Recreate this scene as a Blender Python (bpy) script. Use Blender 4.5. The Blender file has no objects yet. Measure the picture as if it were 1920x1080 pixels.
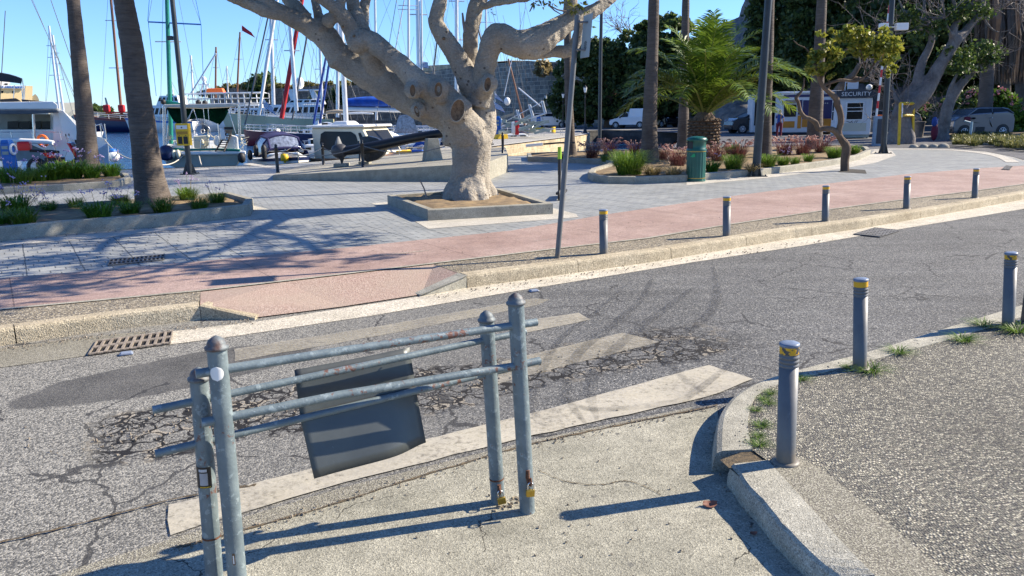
import bpy, bmesh, math, random
import numpy as np
from mathutils import Vector, Matrix, Euler
from mathutils.geometry import tessellate_polygon
R = math.radians
FPX = 1480.0; EYE = 1.85
scene = bpy.context.scene
pitch = math.atan(330 / FPX); roll = R(1.0)
_f = Vector((0, math.cos(pitch), -math.sin(pitch)))
_r0 = Vector((1, 0, 0)); _u0 = _r0.cross(_f)
_r = math.cos(roll) * _r0 - math.sin(roll) * _u0
_u = math.sin(roll) * _r0 + math.cos(roll) * _u0
CAM = Vector((0, 0, EYE))
cd = bpy.data.cameras.new('camera'); cam = bpy.data.objects.new('camera', cd)
scene.collection.objects.link(cam)
m = Matrix((_r, _u, -_f)).transposed().to_4x4(); m.translation = CAM
cam.matrix_world = m
cd.sensor_width = 36; cd.lens = FPX / 1920 * 36; cd.clip_start = 0.05; cd.clip_end = 6000
scene.camera = cam
# ------------------------------------------------------------------ sky, sun, exposure
SUN_EL = R(33); SUN_AZ = R(15)          # azimuth measured from +X towards +Y
w = bpy.data.worlds.new('World'); scene.world = w; w.use_nodes = True
nt = w.node_tree; sky = nt.nodes.new('ShaderNodeTexSky'); sky.sky_type = 'NISHITA'
sky.sun_disc = False; sky.sun_elevation = SUN_EL; sky.sun_rotation = R(90) - SUN_AZ
sky.air_density = 1.0; sky.dust_density = 0.0; sky.ozone_density = 3.0; sky.altitude = 0
bg = nt.nodes['Background']; bg.inputs['Strength'].default_value = 0.085
tint = nt.nodes.new('ShaderNodeMix'); tint.data_type = 'RGBA'; tint.blend_type = 'MULTIPLY'; tint.inputs[0].default_value = 1; tint.inputs[7].default_value = (0.60, 0.84, 1.24, 1)
nt.links.new(sky.outputs[0], tint.inputs[6]); nt.links.new(tint.outputs[2], bg.inputs[0])
sd = bpy.data.lights.new('sun', 'SUN'); sd.energy = 5.0; sd.angle = R(0.5); sd.color = (1, 0.89, 0.73)
so = bpy.data.objects.new('sun', sd); scene.collection.objects.link(so)
sv = Vector((math.cos(SUN_EL) * math.cos(SUN_AZ), math.cos(SUN_EL) * math.sin(SUN_AZ), math.sin(SUN_EL)))
so.rotation_euler = sv.to_track_quat('Z', 'Y').to_euler()
so.location = (0, 0, 40)
vs = scene.view_settings; vs.view_transform = 'Standard'; vs.look = 'None'; vs.exposure = 1.12; vs.gamma = 1
def ray(x, y):
 return _f + _r * ((x - 960) / FPX) + _u * ((540 - y) / FPX)
def G(x, y, z=0.0):
 d = ray(x, y); return CAM + d * ((z - EYE) / d.z)
def A(x, y, Y):
 d = ray(x, y); return CAM + d * (Y / d.y)
def GL(pts, z=0.0): return [G(x, y, z) for x, y in pts]
def link(o): scene.collection.objects.link(o); return o
def tag(o, label, cat, group=None, kind=None):
 o['label'] = label; o['category'] = cat
 if group: o['group'] = group
 if kind: o['kind'] = kind
 return o
def thing(name, loc, label, cat, group=None, rz=0.0):
 o = bpy.data.objects.new(name, None); o.location = loc; o.rotation_euler = (0, 0, rz)
 o.empty_display_size = 0.2
 link(o); tag(o, label, cat, group); return o
def copy_tree(o, parent=None):
 c = o.copy(); link(c); c.parent = parent
 for ch in list(o.children): copy_tree(ch, c)
 return c
class MB:
 def __init__(s): s.v = []; s.f = []; s.m = []; s.sm = []
 def add(s, vs, fs, mi=0, smooth=False):
  o = len(s.v); s.v += [tuple(p) for p in vs]
  for f in fs: s.f.append(tuple(i + o for i in f)); s.m.append(mi); s.sm.append(smooth)
  return s
 def box(s, c, d, rz=0, mi=0, taper=1.0, rot=None):
  c = Vector(c); hx, hy, hz = d[0] / 2, d[1] / 2, d[2] / 2
  M = (Euler(rot).to_matrix() if rot else Matrix.Rotation(rz, 3, 'Z'))
  vs = []
  for z, t in ((-hz, 1), (hz, taper)):
   for x, y in ((-hx, -hy), (hx, -hy), (hx, hy), (-hx, hy)): vs.append(c + M @ Vector((x * t, y * t, z)))
  s.add(vs, [(3, 2, 1, 0), (4, 5, 6, 7), (0, 1, 5, 4), (1, 2, 6, 5), (2, 3, 7, 6), (3, 0, 4, 7)], mi); return s
 def prism(s, poly, z0, z1, mi=0, base=(0, 0, 0)):
  n = len(poly); b = Vector(base)
  vs = [b + Vector((p[0], p[1], z0)) for p in poly] + [b + Vector((p[0], p[1], z1)) for p in poly]
  t = tessellate_polygon([[Vector((p[0], p[1], 0)) for p in poly]])
  fs = []
  for a, c, d in t:
   nrm = (Vector(poly[c][:2]) - Vector(poly[a][:2])).cross(Vector(poly[d][:2]) - Vector(poly[a][:2]))
   if nrm < 0: a, d = d, a
   fs.append((a + n, c + n, d + n)); fs.append((d, c, a))
  area = sum(poly[i][0] * poly[(i + 1) % n][1] - poly[(i + 1) % n][0] * poly[i][1] for i in range(n))
  for i in range(n):
   j = (i + 1) % n
   fs.append((i, j, j + n, i + n) if area > 0 else (j, i, i + n, j + n))
  s.add(vs, fs, mi); return s
 def tube(s, pts, rad, n=8, mi=0, caps=True, smooth=True, squash=None):
  pts = [Vector(p) for p in pts]; k = len(pts)
  if not hasattr(rad, '__len__'): rad = [rad] * k
  t = (pts[1] - pts[0]).normalized()
  a = t.orthogonal().normalized()
  if abs(t.z) < 0.9: a = Vector((0, 0, 1)).cross(t).normalized()
  vs = []
  for i, p in enumerate(pts):
   if i == 0: tt = pts[1] - pts[0]
   elif i == k - 1: tt = pts[-1] - pts[-2]
   else: tt = (pts[i + 1] - pts[i]).normalized() + (pts[i] - pts[i - 1]).normalized()
   if tt.length < 1e-9: tt = t
   tt.normalize(); a = (a - tt * a.dot(tt)).normalized(); b = tt.cross(a)
   for j in range(n):
    an = 2 * math.pi * j / n
    vs.append(p + (a * math.cos(an) + b * math.sin(an) * (squash or 1)) * rad[i])
  fs = [(i * n + j, i * n + (j + 1) % n, (i + 1) * n + (j + 1) % n, (i + 1) * n + j) for i in range(k - 1) for j in range(n)]
  s.add(vs, fs, mi, smooth)
  if caps: s.add(vs[:n], [tuple(range(n - 1, -1, -1))], mi); s.add(vs[-n:], [tuple(range(n))], mi)
  return s
 def lathe(s, prof, c=(0, 0, 0), n=20, mi=0, smooth=True, axis=None):
  c = Vector(c); q = Vector((0, 0, 1)).rotation_difference(Vector(axis)) if axis else None
  vs = []
  for r, z in prof:
   for j in range(n):
    an = 2 * math.pi * j / n; p = Vector((r * math.cos(an), r * math.sin(an), z))
    vs.append(c + (q @ p if q else p))
  k = len(prof)
  fs = [(i * n + j, i * n + (j + 1) % n, (i + 1) * n + (j + 1) % n, (i + 1) * n + j) for i in range(k - 1) for j in range(n)]
  s.add(vs, fs, mi, smooth)
  if prof[0][0] > 1e-5: s.add(vs[:n], [tuple(range(n - 1, -1, -1))], mi)
  if prof[-1][0] > 1e-5: s.add(vs[-n:], [tuple(range(n))], mi)
  return s
 def sphere(s, c, r, n=12, mi=0, smooth=True):
  c = Vector(c); r = Vector(r) if hasattr(r, '__len__') else Vector((r, r, r)); k = max(5, n // 2 + 1)
  vs = [];
  for i in range(k):
   ph = -math.pi / 2 + math.pi * i / (k - 1)
   for j in range(n):
    an = 2 * math.pi * j / n
    vs.append(c + Vector((r.x * math.cos(ph) * math.cos(an), r.y * math.cos(ph) * math.sin(an), r.z * math.sin(ph))))
  fs = [(i * n + j, i * n + (j + 1) % n, (i + 1) * n + (j + 1) % n, (i + 1) * n + j) for i in range(k - 1) for j in range(n)]
  s.add(vs, fs, mi, smooth); return s
 def torus(s, c, R1, r, axis=(0, 0, 1), n=20, k=8, mi=0, arc=1.0, a0=0.0):
  q = Vector((0, 0, 1)).rotation_difference(Vector(axis)); c = Vector(c)
  N = int(n * arc) + 1
  pts = [c + q @ Vector((R1 * math.cos(a0 + 2 * math.pi * arc * i / (N - 1)), R1 * math.sin(a0 + 2 * math.pi * arc * i / (N - 1)), 0)) for i in range(N)]
  return s.tube(pts, r, k, mi)
 def loft(s, secs, mi=0, smooth=True, closed=False, caps=True):
  n = len(secs[0]); vs = [p for sec in secs for p in sec]; fs = []
  e = n if closed else n - 1
  for i in range(len(secs) - 1):
   for j in range(e):
    fs.append((i * n + j, i * n + (j + 1) % n, (i + 1) * n + (j + 1) % n, (i + 1) * n + j))
  s.add(vs, fs, mi, smooth)
  if caps and closed:
   s.add(secs[0], [tuple(range(n - 1, -1, -1))], mi); s.add(secs[-1], [tuple(range(n))], mi)
  return s
 def quad(s, a, b, c, d, mi=0): return s.add([a, b, c, d], [(0, 1, 2, 3)], mi)
 def build(s, name, mat, parent=None, world=False, bevel=0, subsurf=0, fixn=False):
  me = bpy.data.meshes.new(name)
  vs = s.v
  if parent is not None and world:
   M = Matrix.Rotation(-parent.rotation_euler.z, 3, 'Z'); l = parent.location
   if parent.parent is not None: l = l + parent.parent.location
   vs = [M @ (Vector(p) - l) for p in vs]
  me.from_pydata([tuple(p) for p in vs], [], s.f)
  for mm in (mat if isinstance(mat, (list, tuple)) else [mat]): me.materials.append(mm)
  me.polygons.foreach_set('material_index', s.m); me.polygons.foreach_set('use_smooth', s.sm)
  me.validate(); me.update()
  if fixn:
   bm = bmesh.new(); bm.from_mesh(me); bmesh.ops.remove_doubles(bm, verts=bm.verts, dist=1e-5); bmesh.ops.recalc_face_normals(bm, faces=bm.faces); bm.to_mesh(me); bm.free()
  o = link(bpy.data.objects.new(name, me))
  if parent is not None: o.parent = parent
  if bevel:
   b = o.modifiers.new('b', 'BEVEL'); b.width = bevel; b.segments = 2; b.limit_method = 'ANGLE'; b.angle_limit = R(40)
  if subsurf:
   b = o.modifiers.new('s', 'SUBSURF'); b.levels = subsurf; b.render_levels = subsurf
  return o
def polymesh(name, polys, z, mat, kind='structure', zf=None, grid=None):
 """flat sheet from outer ring + holes"""
 rings = [[Vector((p[0], p[1], 0)) for p in r] for r in polys]
 flat = [p for r in rings for p in r]; t = tessellate_polygon(rings)
 mb = MB(); fs = []
 for a, b, c in t:
  if (flat[b] - flat[a]).cross(flat[c] - flat[a]).z < 0: a, c = c, a
  fs.append((a, b, c))
 mb.add([(p.x, p.y, z) for p in flat], fs); o = mb.build(name, mat)
 if kind: o['kind'] = kind
 return o
def strip(name, la, lb, mat, kind='structure'):
 """ribbon between two 3d polylines of equal length"""
 mb = MB(); n = len(la)
 mb.add(list(la) + list(lb), [(i, i + 1, n + i + 1, n + i) for i in range(n - 1)])
 me = mb.build(name, mat)
 if kind: me['kind'] = kind
 if me.data.polygons[0].normal.z < 0: me.data.flip_normals()
 return me
def resample(pts, n):
 pts = [Vector(p) for p in pts]; d = [0]
 for i in range(1, len(pts)): d.append(d[-1] + (pts[i] - pts[i - 1]).length)
 out = []
 for k in range(n):
  s = d[-1] * k / (n - 1); i = 0
  while i < len(pts) - 2 and d[i + 1] < s: i += 1
  t = (s - d[i]) / max(1e-9, d[i + 1] - d[i]); out.append(pts[i].lerp(pts[i + 1], t))
 return out
def spline(pts, k=6):
 pts = [Vector(p) for p in pts]; out = []
 for i in range(len(pts) - 1):
  p0 = pts[max(i - 1, 0)]; p1 = pts[i]; p2 = pts[i + 1]; p3 = pts[min(i + 2, len(pts) - 1)]
  for j in range(k):
   t = j / k
   out.append(0.5 * ((2 * p1) + (p2 - p0) * t + (2 * p0 - 5 * p1 + 4 * p2 - p3) * t * t + (3 * p1 - p0 - 3 * p2 + p3) * t ** 3))
 out.append(pts[-1]); return out
def spl_r(pr, k=6):
 q = spline([Vector((p[0], p[1], p[2])) for p in pr], k); r = []
 for i in range(len(pr) - 1):
  for j in range(k): r.append(pr[i][3] + (pr[i + 1][3] - pr[i][3]) * j / k)
 r.append(pr[-1][3]); return q, r
def extend(pts, a, b):
 pts = [Vector(p) for p in pts]
 return [pts[0] + (pts[0] - pts[1]).normalized() * a] + pts + [pts[-1] + (pts[-1] - pts[-2]).normalized() * b]
class N:
 """tiny node builder"""
 def __init__(s, name, rough=0.8, metallic=0.0, spec=0.5):
  s.m = bpy.data.materials.new(name); s.m.use_nodes = True; s.t = s.m.node_tree
  s.b = s.t.nodes['Principled BSDF']; s.b.inputs['Roughness'].default_value = rough
  s.b.inputs['Metallic'].default_value = metallic; s.b.inputs['Specular IOR Level'].default_value = spec
  s.co = s.t.nodes.new('ShaderNodeTexCoord').outputs['Object']
 def n(s, typ, **kw):
  x = s.t.nodes.new(typ)
  for k, v in kw.items():
   if k.startswith('i_'):
    x.inputs[k[2:].replace('_', ' ')].default_value = v
   else: setattr(x, k, v)
  return x
 def l(s, a, b): s.t.links.new(a, b)
 def map(s, scale=(1, 1, 1), rot=(0, 0, 0), loc=(0, 0, 0), co=None):
  x = s.n('ShaderNodeMapping'); x.inputs['Scale'].default_value = scale; x.inputs['Rotation'].default_value = rot
  x.inputs['Location'].default_value = loc; s.l(co or s.co, x.inputs[0]); return x.outputs[0]
 def noise(s, scale, detail=3, rough=0.55, co=None, dist=0.0):
  x = s.n('ShaderNodeTexNoise'); x.inputs['Scale'].default_value = scale; x.inputs['Detail'].default_value = detail
  x.inputs['Roughness'].default_value = rough; x.inputs['Distortion'].default_value = dist
  s.l(co or s.co, x.inputs['Vector']); return x.outputs['Fac']
 def voro(s, scale, feat='F1', out='Distance', co=None, rnd=1.0):
  x = s.n('ShaderNodeTexVoronoi', feature=feat); x.inputs['Scale'].default_value = scale; x.inputs['Randomness'].default_value = rnd
  s.l(co or s.co, x.inputs['Vector']); return x.outputs[out]
 def ramp(s, fac, stops):
  x = s.n('ShaderNodeValToRGB'); e = x.color_ramp.elements
  while len(e) < len(stops): e.new(0.5)
  for i, (p, c) in enumerate(stops):
   e[i].position = p; c = (c, c, c) if not hasattr(c, '__len__') else c; e[i].color = (*c[:3], 1)
  s.l(fac, x.inputs[0]); return x.outputs[0]
 def mix(s, fac, a, b, mode='MIX'):
  x = s.n('ShaderNodeMix', data_type='RGBA', blend_type=mode)
  for sock, v in ((x.inputs[0], fac), (x.inputs[6], a), (x.inputs[7], b)):
   if isinstance(v, (int, float)): sock.default_value = v
   elif isinstance(v, (tuple, list)): sock.default_value = (*v[:3], 1)
   else: s.l(v, sock)
  return x.outputs[2]
 def math(s, op, a, b=0.0, c=None):
  x = s.n('ShaderNodeMath', operation=op)
  for i, v in enumerate((a, b, c)):
   if v is None: continue
   if isinstance(v, (int, float)): x.inputs[i].default_value = v
   else: s.l(v, x.inputs[i])
  return x.outputs[0]
 def color(s, c):
  if isinstance(c, (tuple, list)): s.b.inputs['Base Color'].default_value = (*c[:3], 1)
  else: s.l(c, s.b.inputs['Base Color'])
  return s
 def rough(s, f): s.l(f, s.b.inputs['Roughness']); return s
 def bump(s, h, strength=0.5, dist=0.01, prev=None):
  x = s.n('ShaderNodeBump'); x.inputs['Strength'].default_value = strength; x.inputs['Distance'].default_value = dist
  s.l(h, x.inputs['Height'])
  if prev: s.l(prev, x.inputs['Normal'])
  s.l(x.outputs[0], s.b.inputs['Normal']); return x.outputs[0]
def simple(name, c, rough=0.6, var=0.15, scale=4, metallic=0, spec=0.5, bump=0.0, bscale=60, c2=None, coat=0):
 n = N(name, rough, metallic, spec)
 dark = c2 or tuple(x * (1 - var) for x in c); lite = c if c2 else tuple(min(1, x * (1 + var)) for x in c)
 n.color(n.ramp(n.noise(scale, 5), [(0.3, dark), (0.7, lite)]))
 if bump: n.bump(n.noise(bscale, 4), bump, 0.01)
 if coat: n.b.inputs['Coat Weight'].default_value = coat
 return n.m
MAT = {}
MAT['white'] = simple('white_gelcoat', (0.76, 0.76, 0.73), 0.3, 0.05, 2)
MAT['cream'] = simple('cream_gelcoat', (0.62, 0.58, 0.44), 0.35, 0.06, 2)
MAT['greyhull'] = simple('grey_green_hull', (0.30, 0.34, 0.30), 0.35, 0.1, 2)
MAT['olive'] = simple('olive_cream_hull', (0.47, 0.43, 0.27), 0.4, 0.2, .3)
MAT['navy'] = simple('navy_paint', (0.012, 0.02, 0.07), 0.3, 0.2, 3)
MAT['navycloth'] = simple('navy_canvas', (0.02, 0.02, 0.085), 0.8, 0.25, 5)
MAT['bluecloth'] = simple('blue_canvas', (0.006, 0.07, 0.36), 0.8, 0.3, 3)
MAT['greencloth'] = simple('green_canvas', (0.001, 0.011, 0.009), 1.0, 0.3, 3, spec=0)
MAT['teal'] = simple('teal_paint', (0.0, 0.17, 0.13), 0.5, 0.15, 6)
MAT['maroon'] = simple('maroon_paint', (0.17, 0.012, 0.02), 0.4, 0.2, 3)
MAT['redcloth'] = simple('red_canvas', (0.42, 0.015, 0.02), 0.7, 0.2, 3)
MAT['wood'] = simple('varnished_wood', (0.22, 0.095, 0.05), 0.45, 0.3, 6)
MAT['teak'] = simple('weathered_teak', (0.30, 0.17, 0.09), 0.6, 0.25, 9)
MAT['alu'] = simple('mast_aluminium', (0.62, 0.64, 0.66), 0.35, 0.08, 2, metallic=0.3)
MAT['chrome'] = simple('stainless_steel', (0.6, 0.6, 0.6), 0.25, 0.1, 3, metallic=0.9)
MAT['stay'] = simple('rigging_wire', (0.10, 0.11, 0.12), 0.5, 0.1, 3)
MAT['bluestay'] = simple('blue_furled_sail', (0.02, 0.06, 0.28), 0.7, 0.1, 3)
MAT['glass'] = simple('tinted_glass', (0.012, 0.014, 0.016), 0.25, 0.3, 2, spec=0.2)
MAT['clearglass'] = simple('grey_vinyl_window', (0.20, 0.23, 0.30), 0.12, 0.5, 9, spec=0.8)
MAT['black'] = simple('black_rubber', (0.015, 0.015, 0.017), 0.6, 0.2, 5)
MAT['blackpaint'] = simple('black_painted_iron', (0.012, 0.013, 0.015), 0.35, 0.3, 8, bump=0.2, bscale=30)
def postmat():
 n = N('grey_painted_steel', 0.42); c = n.ramp(n.noise(5, 6), [(0.3, (0.10, 0.105, 0.108)), (0.7, (0.135, 0.14, 0.143))])
 c = n.mix(n.ramp(n.noise(30, 6, 0.8, co=n.map((1, 1, .25))), [(0.60, 0), (0.70, .5)]), c, (0.24, 0.25, 0.26)); c = n.mix(n.ramp(n.noise(12, 6, 0.8), [(0.66, 0), (0.72, .8)]), c, (0.07, 0.055, 0.045))
 q = n.n('ShaderNodeSeparateXYZ'); n.l(n.co, q.inputs[0]); z = n.math('SUBTRACT', q.outputs[2], n.math('MULTIPLY', n.noise(14, 5), .09)); c = n.mix(n.ramp(z, [(0.0, .75), (0.05, 0)]), c, (0.16, 0.135, 0.10))
 n.color(c); n.rough(n.ramp(n.noise(9, 5), [(.3, .35), (.7, .6)])); n.bump(n.noise(40, 3), .15, .002); return n.m
MAT['post'] = postmat()
MAT['dkpost'] = simple('anthracite_painted_steel', (0.028, 0.036, 0.042), 0.45, 0.2, 4)
MAT['yellow'] = simple('yellow_paint', (0.72, 0.45, 0.015), 0.5, 0.15, 12)
MAT['red'] = simple('red_plastic', (0.55, 0.008, 0.012), 0.3, 0.15, 5)
MAT['orange'] = simple('orange_plastic', (0.85, 0.16, 0.02), 0.45, 0.1, 5)
MAT['blue'] = simple('blue_painted_metal', (0.01, 0.12, 0.42), 0.45, 0.12, 6)
MAT['beige'] = simple('beige_canvas', (0.38, 0.31, 0.22), 0.8, 0.15, 8)
MAT['rope'] = simple('mooring_rope', (0.45, 0.42, 0.36), 0.9, 0.2, 40)
MAT['brass'] = simple('brass', (0.48, 0.32, 0.06), 0.35, 0.15, 60, metallic=0.8)
MAT['rust'] = simple('rusty_steel', (0.11, 0.045, 0.022), 0.85, 0.5, 60, bump=0.4, bscale=150)
MAT['greenbin'] = simple('green_painted_bin', (0.004, 0.085, 0.065), 0.38, 0.15, 3)
MAT['skin'] = simple('skin', (0.45, 0.24, 0.16), 0.6, 0.1, 5)
MAT['lampglass'] = simple('frosted_glass', (0.75, 0.76, 0.72), 0.3, 0.05, 5)
def agg_mat(name, stops, scale, base=None, rough=0.9, bump=0.8, var=0.25, bd=0.006):
 """exposed aggregate / asphalt: per-pebble colour from voronoi cells"""
 n = N(name, rough, 0, 0.3)
 v = n.n('ShaderNodeTexVoronoi'); v.inputs['Scale'].default_value = scale; n.l(n.co, v.inputs['Vector'])
 sep = n.n('ShaderNodeSeparateColor'); n.l(v.outputs['Color'], sep.inputs[0])
 c = n.ramp(sep.outputs[0], stops)
 big = n.ramp(n.noise(0.7, 6, 0.6), [(0.3, 1 - var), (0.7, 1 + var * 0.4)])
 c = n.mix(1.0, c, big, 'MULTIPLY')
 return n, c, v, bump, bd
# --- asphalt road with patch and alligator cracks (all laid out in world metres)
RD = R(31)                                  # direction of the road
def road_asphalt():
 n = N('asphalt', 0.85, 0, 0.35)
 v = n.n('ShaderNodeTexVoronoi'); v.inputs['Scale'].default_value = 120; n.l(n.co, v.inputs['Vector'])
 sep = n.n('ShaderNodeSeparateColor'); n.l(v.outputs['Color'], sep.inputs[0])
 c = n.ramp(sep.outputs[0], [(0.0, (0.028, 0.029, 0.03)), (0.5, (0.095, 0.097, 0.097)), (0.85, (0.18, 0.18, 0.17)), (1.0, (0.40, 0.385, 0.34))])
 c = n.mix(1.0, c, n.ramp(n.noise(0.5, 6, 0.6), [(0.3, 0.8), (0.7, 1.15)]), 'MULTIPLY')
 # lane-wise tyre polish, dirt streaks along the road
 st = n.noise(1.0, 5, 0.6, co=n.map((0.35, 3.5, 1), (0, 0, -RD)))
 c = n.mix(1.0, c, n.ramp(st, [(0.35, 0.86), (0.65, 1.1)]), 'MULTIPLY')
 sx = n.n('ShaderNodeSeparateXYZ'); n.l(n.map((1, 1, 1), (0, 0, -RD)), sx.inputs[0])
 # left part (x<~ -2) worn lighter and coarser
 X = n.n('ShaderNodeSeparateXYZ'); n.l(n.co, X.inputs[0])
 wear = n.n('ShaderNodeMapRange'); n.l(X.outputs[0], wear.inputs[0]); wear.inputs[1].default_value = 0.6; wear.inputs[2].default_value = -2.2
 worn = n.ramp(sep.outputs[1], [(0.0, (0.035, 0.034, 0.032)), (0.45, (0.15, 0.147, 0.13)), (0.9, (0.42, 0.40, 0.34))])
 c = n.mix(n.math('MULTIPLY', wear.outputs[0], 0.8), c, worn)
 # smooth dark repair patch
 pc = Vector((-2.5, 5.62, 0))
 mp = n.map((1 / 1.35, 1 / 0.50, 1), (0, 0, 0), (0, 0, 0))
 mpn = mp.node; mpn.vector_type = 'TEXTURE'; mpn.inputs['Location'].default_value = (pc.x, pc.y, 0)
 mpn.inputs['Rotation'].default_value = (0, 0, R(37)); mpn.inputs['Scale'].default_value = (1.08, 0.44, 1)
 ln = n.n('ShaderNodeVectorMath', operation='LENGTH'); n.l(mp, ln.inputs[0])
 pd = n.math('ADD', ln.outputs['Value'], n.math('MULTIPLY', n.math('SUBTRACT', n.noise(2.5, 4), 0.5), 0.35))
 pmask = n.ramp(pd, [(0.93, 1), (0.98, 0)])
 patchc = n.mix(0.25, n.ramp(n.noise(3, 5), [(0.3, (0.035, 0.035, 0.035)), (0.7, (0.085, 0.083, 0.078))]), c)
 c = n.mix(pmask, c, patchc)
 # alligator cracks
 jit = n.n('ShaderNodeTexNoise'); jit.inputs['Scale'].default_value = 7; jit.inputs['Detail'].default_value = 4; n.l(n.co, jit.inputs['Vector'])
 jv = n.n('ShaderNodeVectorMath', operation='SCALE'); n.l(jit.outputs['Color'], jv.inputs[0]); jv.inputs[3].default_value = 0.16
 ja = n.n('ShaderNodeVectorMath', operation='ADD'); n.l(n.co, ja.inputs[0]); n.l(jv.outputs[0], ja.inputs[1])
 e1 = n.voro(7.5, 'DISTANCE_TO_EDGE', co=ja.outputs[0]); e2 = n.voro(15.0, 'DISTANCE_TO_EDGE', co=ja.outputs[0])
 a = G(150, 850, 0); b = G(1380, 635, 0)
 ang = math.atan2(b.y - a.y, b.x - a.x)
 mq = n.map((1, 1, 1)); mqn = mq.node; mqn.vector_type = 'TEXTURE'; mqn.inputs['Location'].default_value = (a.x, a.y, 0); mqn.inputs['Rotation'].default_value = (0, 0, ang)
 q = n.n('ShaderNodeSeparateXYZ'); n.l(mq, q.inputs[0])
 dn = n.math('ADD', n.math('ABSOLUTE', n.math('SUBTRACT', q.outputs[1], 0.10)), n.math('MULTIPLY', n.math('SUBTRACT', n.noise(1.6, 3), 0.5), 0.9))
 band = n.ramp(dn, [(0.34, 1), (0.46, 0)])
 L = (b - a).length
 band = n.math('MULTIPLY', band, n.ramp(q.outputs[0], [(0.0, 0), (0.12, 1)]))
 fade = n.n('ShaderNodeMapRange'); n.l(q.outputs[0], fade.inputs[0]); fade.inputs[1].default_value = L + 0.2; fade.inputs[2].default_value = L - 0.4
 band = n.math('MULTIPLY', band, fade.outputs[0])
 wid = n.math('MULTIPLY', n.noise(3.0, 3), 0.20)
 ck = n.math('LESS_THAN', e1, n.math('MAXIMUM', n.math('SUBTRACT', wid, 0.035), 0.02))
 ck2 = n.math('MULTIPLY', n.math('LESS_THAN', e2, n.math('MAXIMUM', n.math('SUBTRACT', n.math('MULTIPLY', n.noise(2.2, 2), 0.30), 0.11), 0.0)), 1.0)
 crack = n.math('MULTIPLY', n.math('MAXIMUM', ck, ck2), band)
 # a lighter lip beside some cracks, dark within
 lip = n.math('MULTIPLY', n.math('LESS_THAN', e1, 0.17), n.math('MULTIPLY', band, n.math('GREATER_THAN', n.noise(5, 2), 0.56)))
 c = n.mix(n.math('MULTIPLY', band, 0.25), c, (0.10, 0.098, 0.095))
 c = n.mix(n.math('MULTIPLY', lip, 0.6), c, (0.36, 0.31, 0.23))
 c = n.mix(crack, c, (0.012, 0.011, 0.010))
 # long fine cracks on the rest of the road
 e3 = n.voro(0.9, 'DISTANCE_TO_EDGE', co=ja.outputs[0])
 f3 = n.math('MULTIPLY', n.math('LESS_THAN', e3, 0.009), n.math('GREATER_THAN', n.noise(0.8, 2), 0.5))
 c = n.mix(n.math('MULTIPLY', f3, 0.8), c, (0.03, 0.03, 0.03))
 # tar / oil stains
 stn = n.ramp(n.noise(2.3, 6, 0.7), [(0.62, 0), (0.72, 1)])
 c = n.mix(n.math('MULTIPLY', stn, 0.35), c, (0.06, 0.06, 0.062))
 n.color(c)
 h = n.math('SUBTRACT', n.math('MULTIPLY', v.outputs['Distance'], -0.4), n.math('MULTIPLY', crack, 3.0))
 n.bump(h, 0.9, 0.008)
 return n.m
MAT['asphalt'] = road_asphalt()
def concrete(name, a, b, speck=110, stain=0.5, bump=0.5, cracks=False, rough=0.88):
 n = N(name, rough, 0, 0.3)
 c = n.ramp(n.noise(1.3, 8, 0.65), [(0.3, a), (0.7, b)])
 v = n.n('ShaderNodeTexVoronoi'); v.inputs['Scale'].default_value = speck; n.l(n.co, v.inputs['Vector'])
 sep = n.n('ShaderNodeSeparateColor'); n.l(v.outputs['Color'], sep.inputs[0])
 c = n.mix(1.0, c, n.ramp(sep.outputs[0], [(0.0, 0.45), (0.25, 0.88), (0.8, 1.08), (1.0, 1.5)]), 'MULTIPLY')
 c = n.mix(1.0, c, n.ramp(n.noise(6, 6, 0.7), [(0.3, 1 - stain * 0.35), (0.65, 1.05)]), 'MULTIPLY')
 sp = n.math('LESS_THAN', n.voro(5.5), 0.09)      # old chewing-gum spots
 c = n.mix(n.math('MULTIPLY', sp, 0.6 * stain), c, (0.06, 0.06, 0.062))
 h = v.outputs['Distance']
 if cracks:
  jit = n.n('ShaderNodeTexNoise'); jit.inputs['Scale'].default_value = 5; jit.inputs['Detail'].default_value = 5; n.l(n.co, jit.inputs['Vector'])
  jv = n.n('ShaderNodeVectorMath', operation='SCALE'); n.l(jit.outputs['Color'], jv.inputs[0]); jv.inputs[3].default_value = 0.35
  ja = n.n('ShaderNodeVectorMath', operation='ADD'); n.l(n.co, ja.inputs[0]); n.l(jv.outputs[0], ja.inputs[1])
  e = n.voro(0.75, 'DISTANCE_TO_EDGE', co=ja.outputs[0])
  ck = n.math('MULTIPLY', n.math('LESS_THAN', e, 0.003), n.math('GREATER_THAN', n.noise(1.1, 2), 0.53))
  c = n.mix(n.math('MULTIPLY', ck, 0.85), c, (0.03, 0.027, 0.022))
 n.color(c); n.bump(n.math('ADD', h, n.noise(30, 4)), bump, 0.004)
 return n.m
MAT['apron'] = concrete('apron_concrete', (0.25, 0.24, 0.185), (0.39, 0.37, 0.29), 165, 0.8, 0.5, True)
MAT['kerbc'] = concrete('kerb_concrete', (0.36, 0.30, 0.20), (0.52, 0.455, 0.33), 110, 0.6, 0.9)
MAT['kerbgrey'] = concrete('grey_kerb_concrete', (0.31, 0.295, 0.235), (0.45, 0.43, 0.35), 200, 1.0, 0.5)
MAT['gutter'] = concrete('pale_gutter_concrete', (0.44, 0.40, 0.31), (0.60, 0.55, 0.45), 100, 0.6, 0.5)
MAT['wallc'] = concrete('planter_concrete', (0.28, 0.265, 0.215), (0.40, 0.38, 0.31), 260, 0.8, 0.3)
MAT['palec'] = concrete('pale_border_concrete', (0.40, 0.375, 0.32), (0.55, 0.52, 0.45), 240, 0.5, 0.3)
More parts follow.
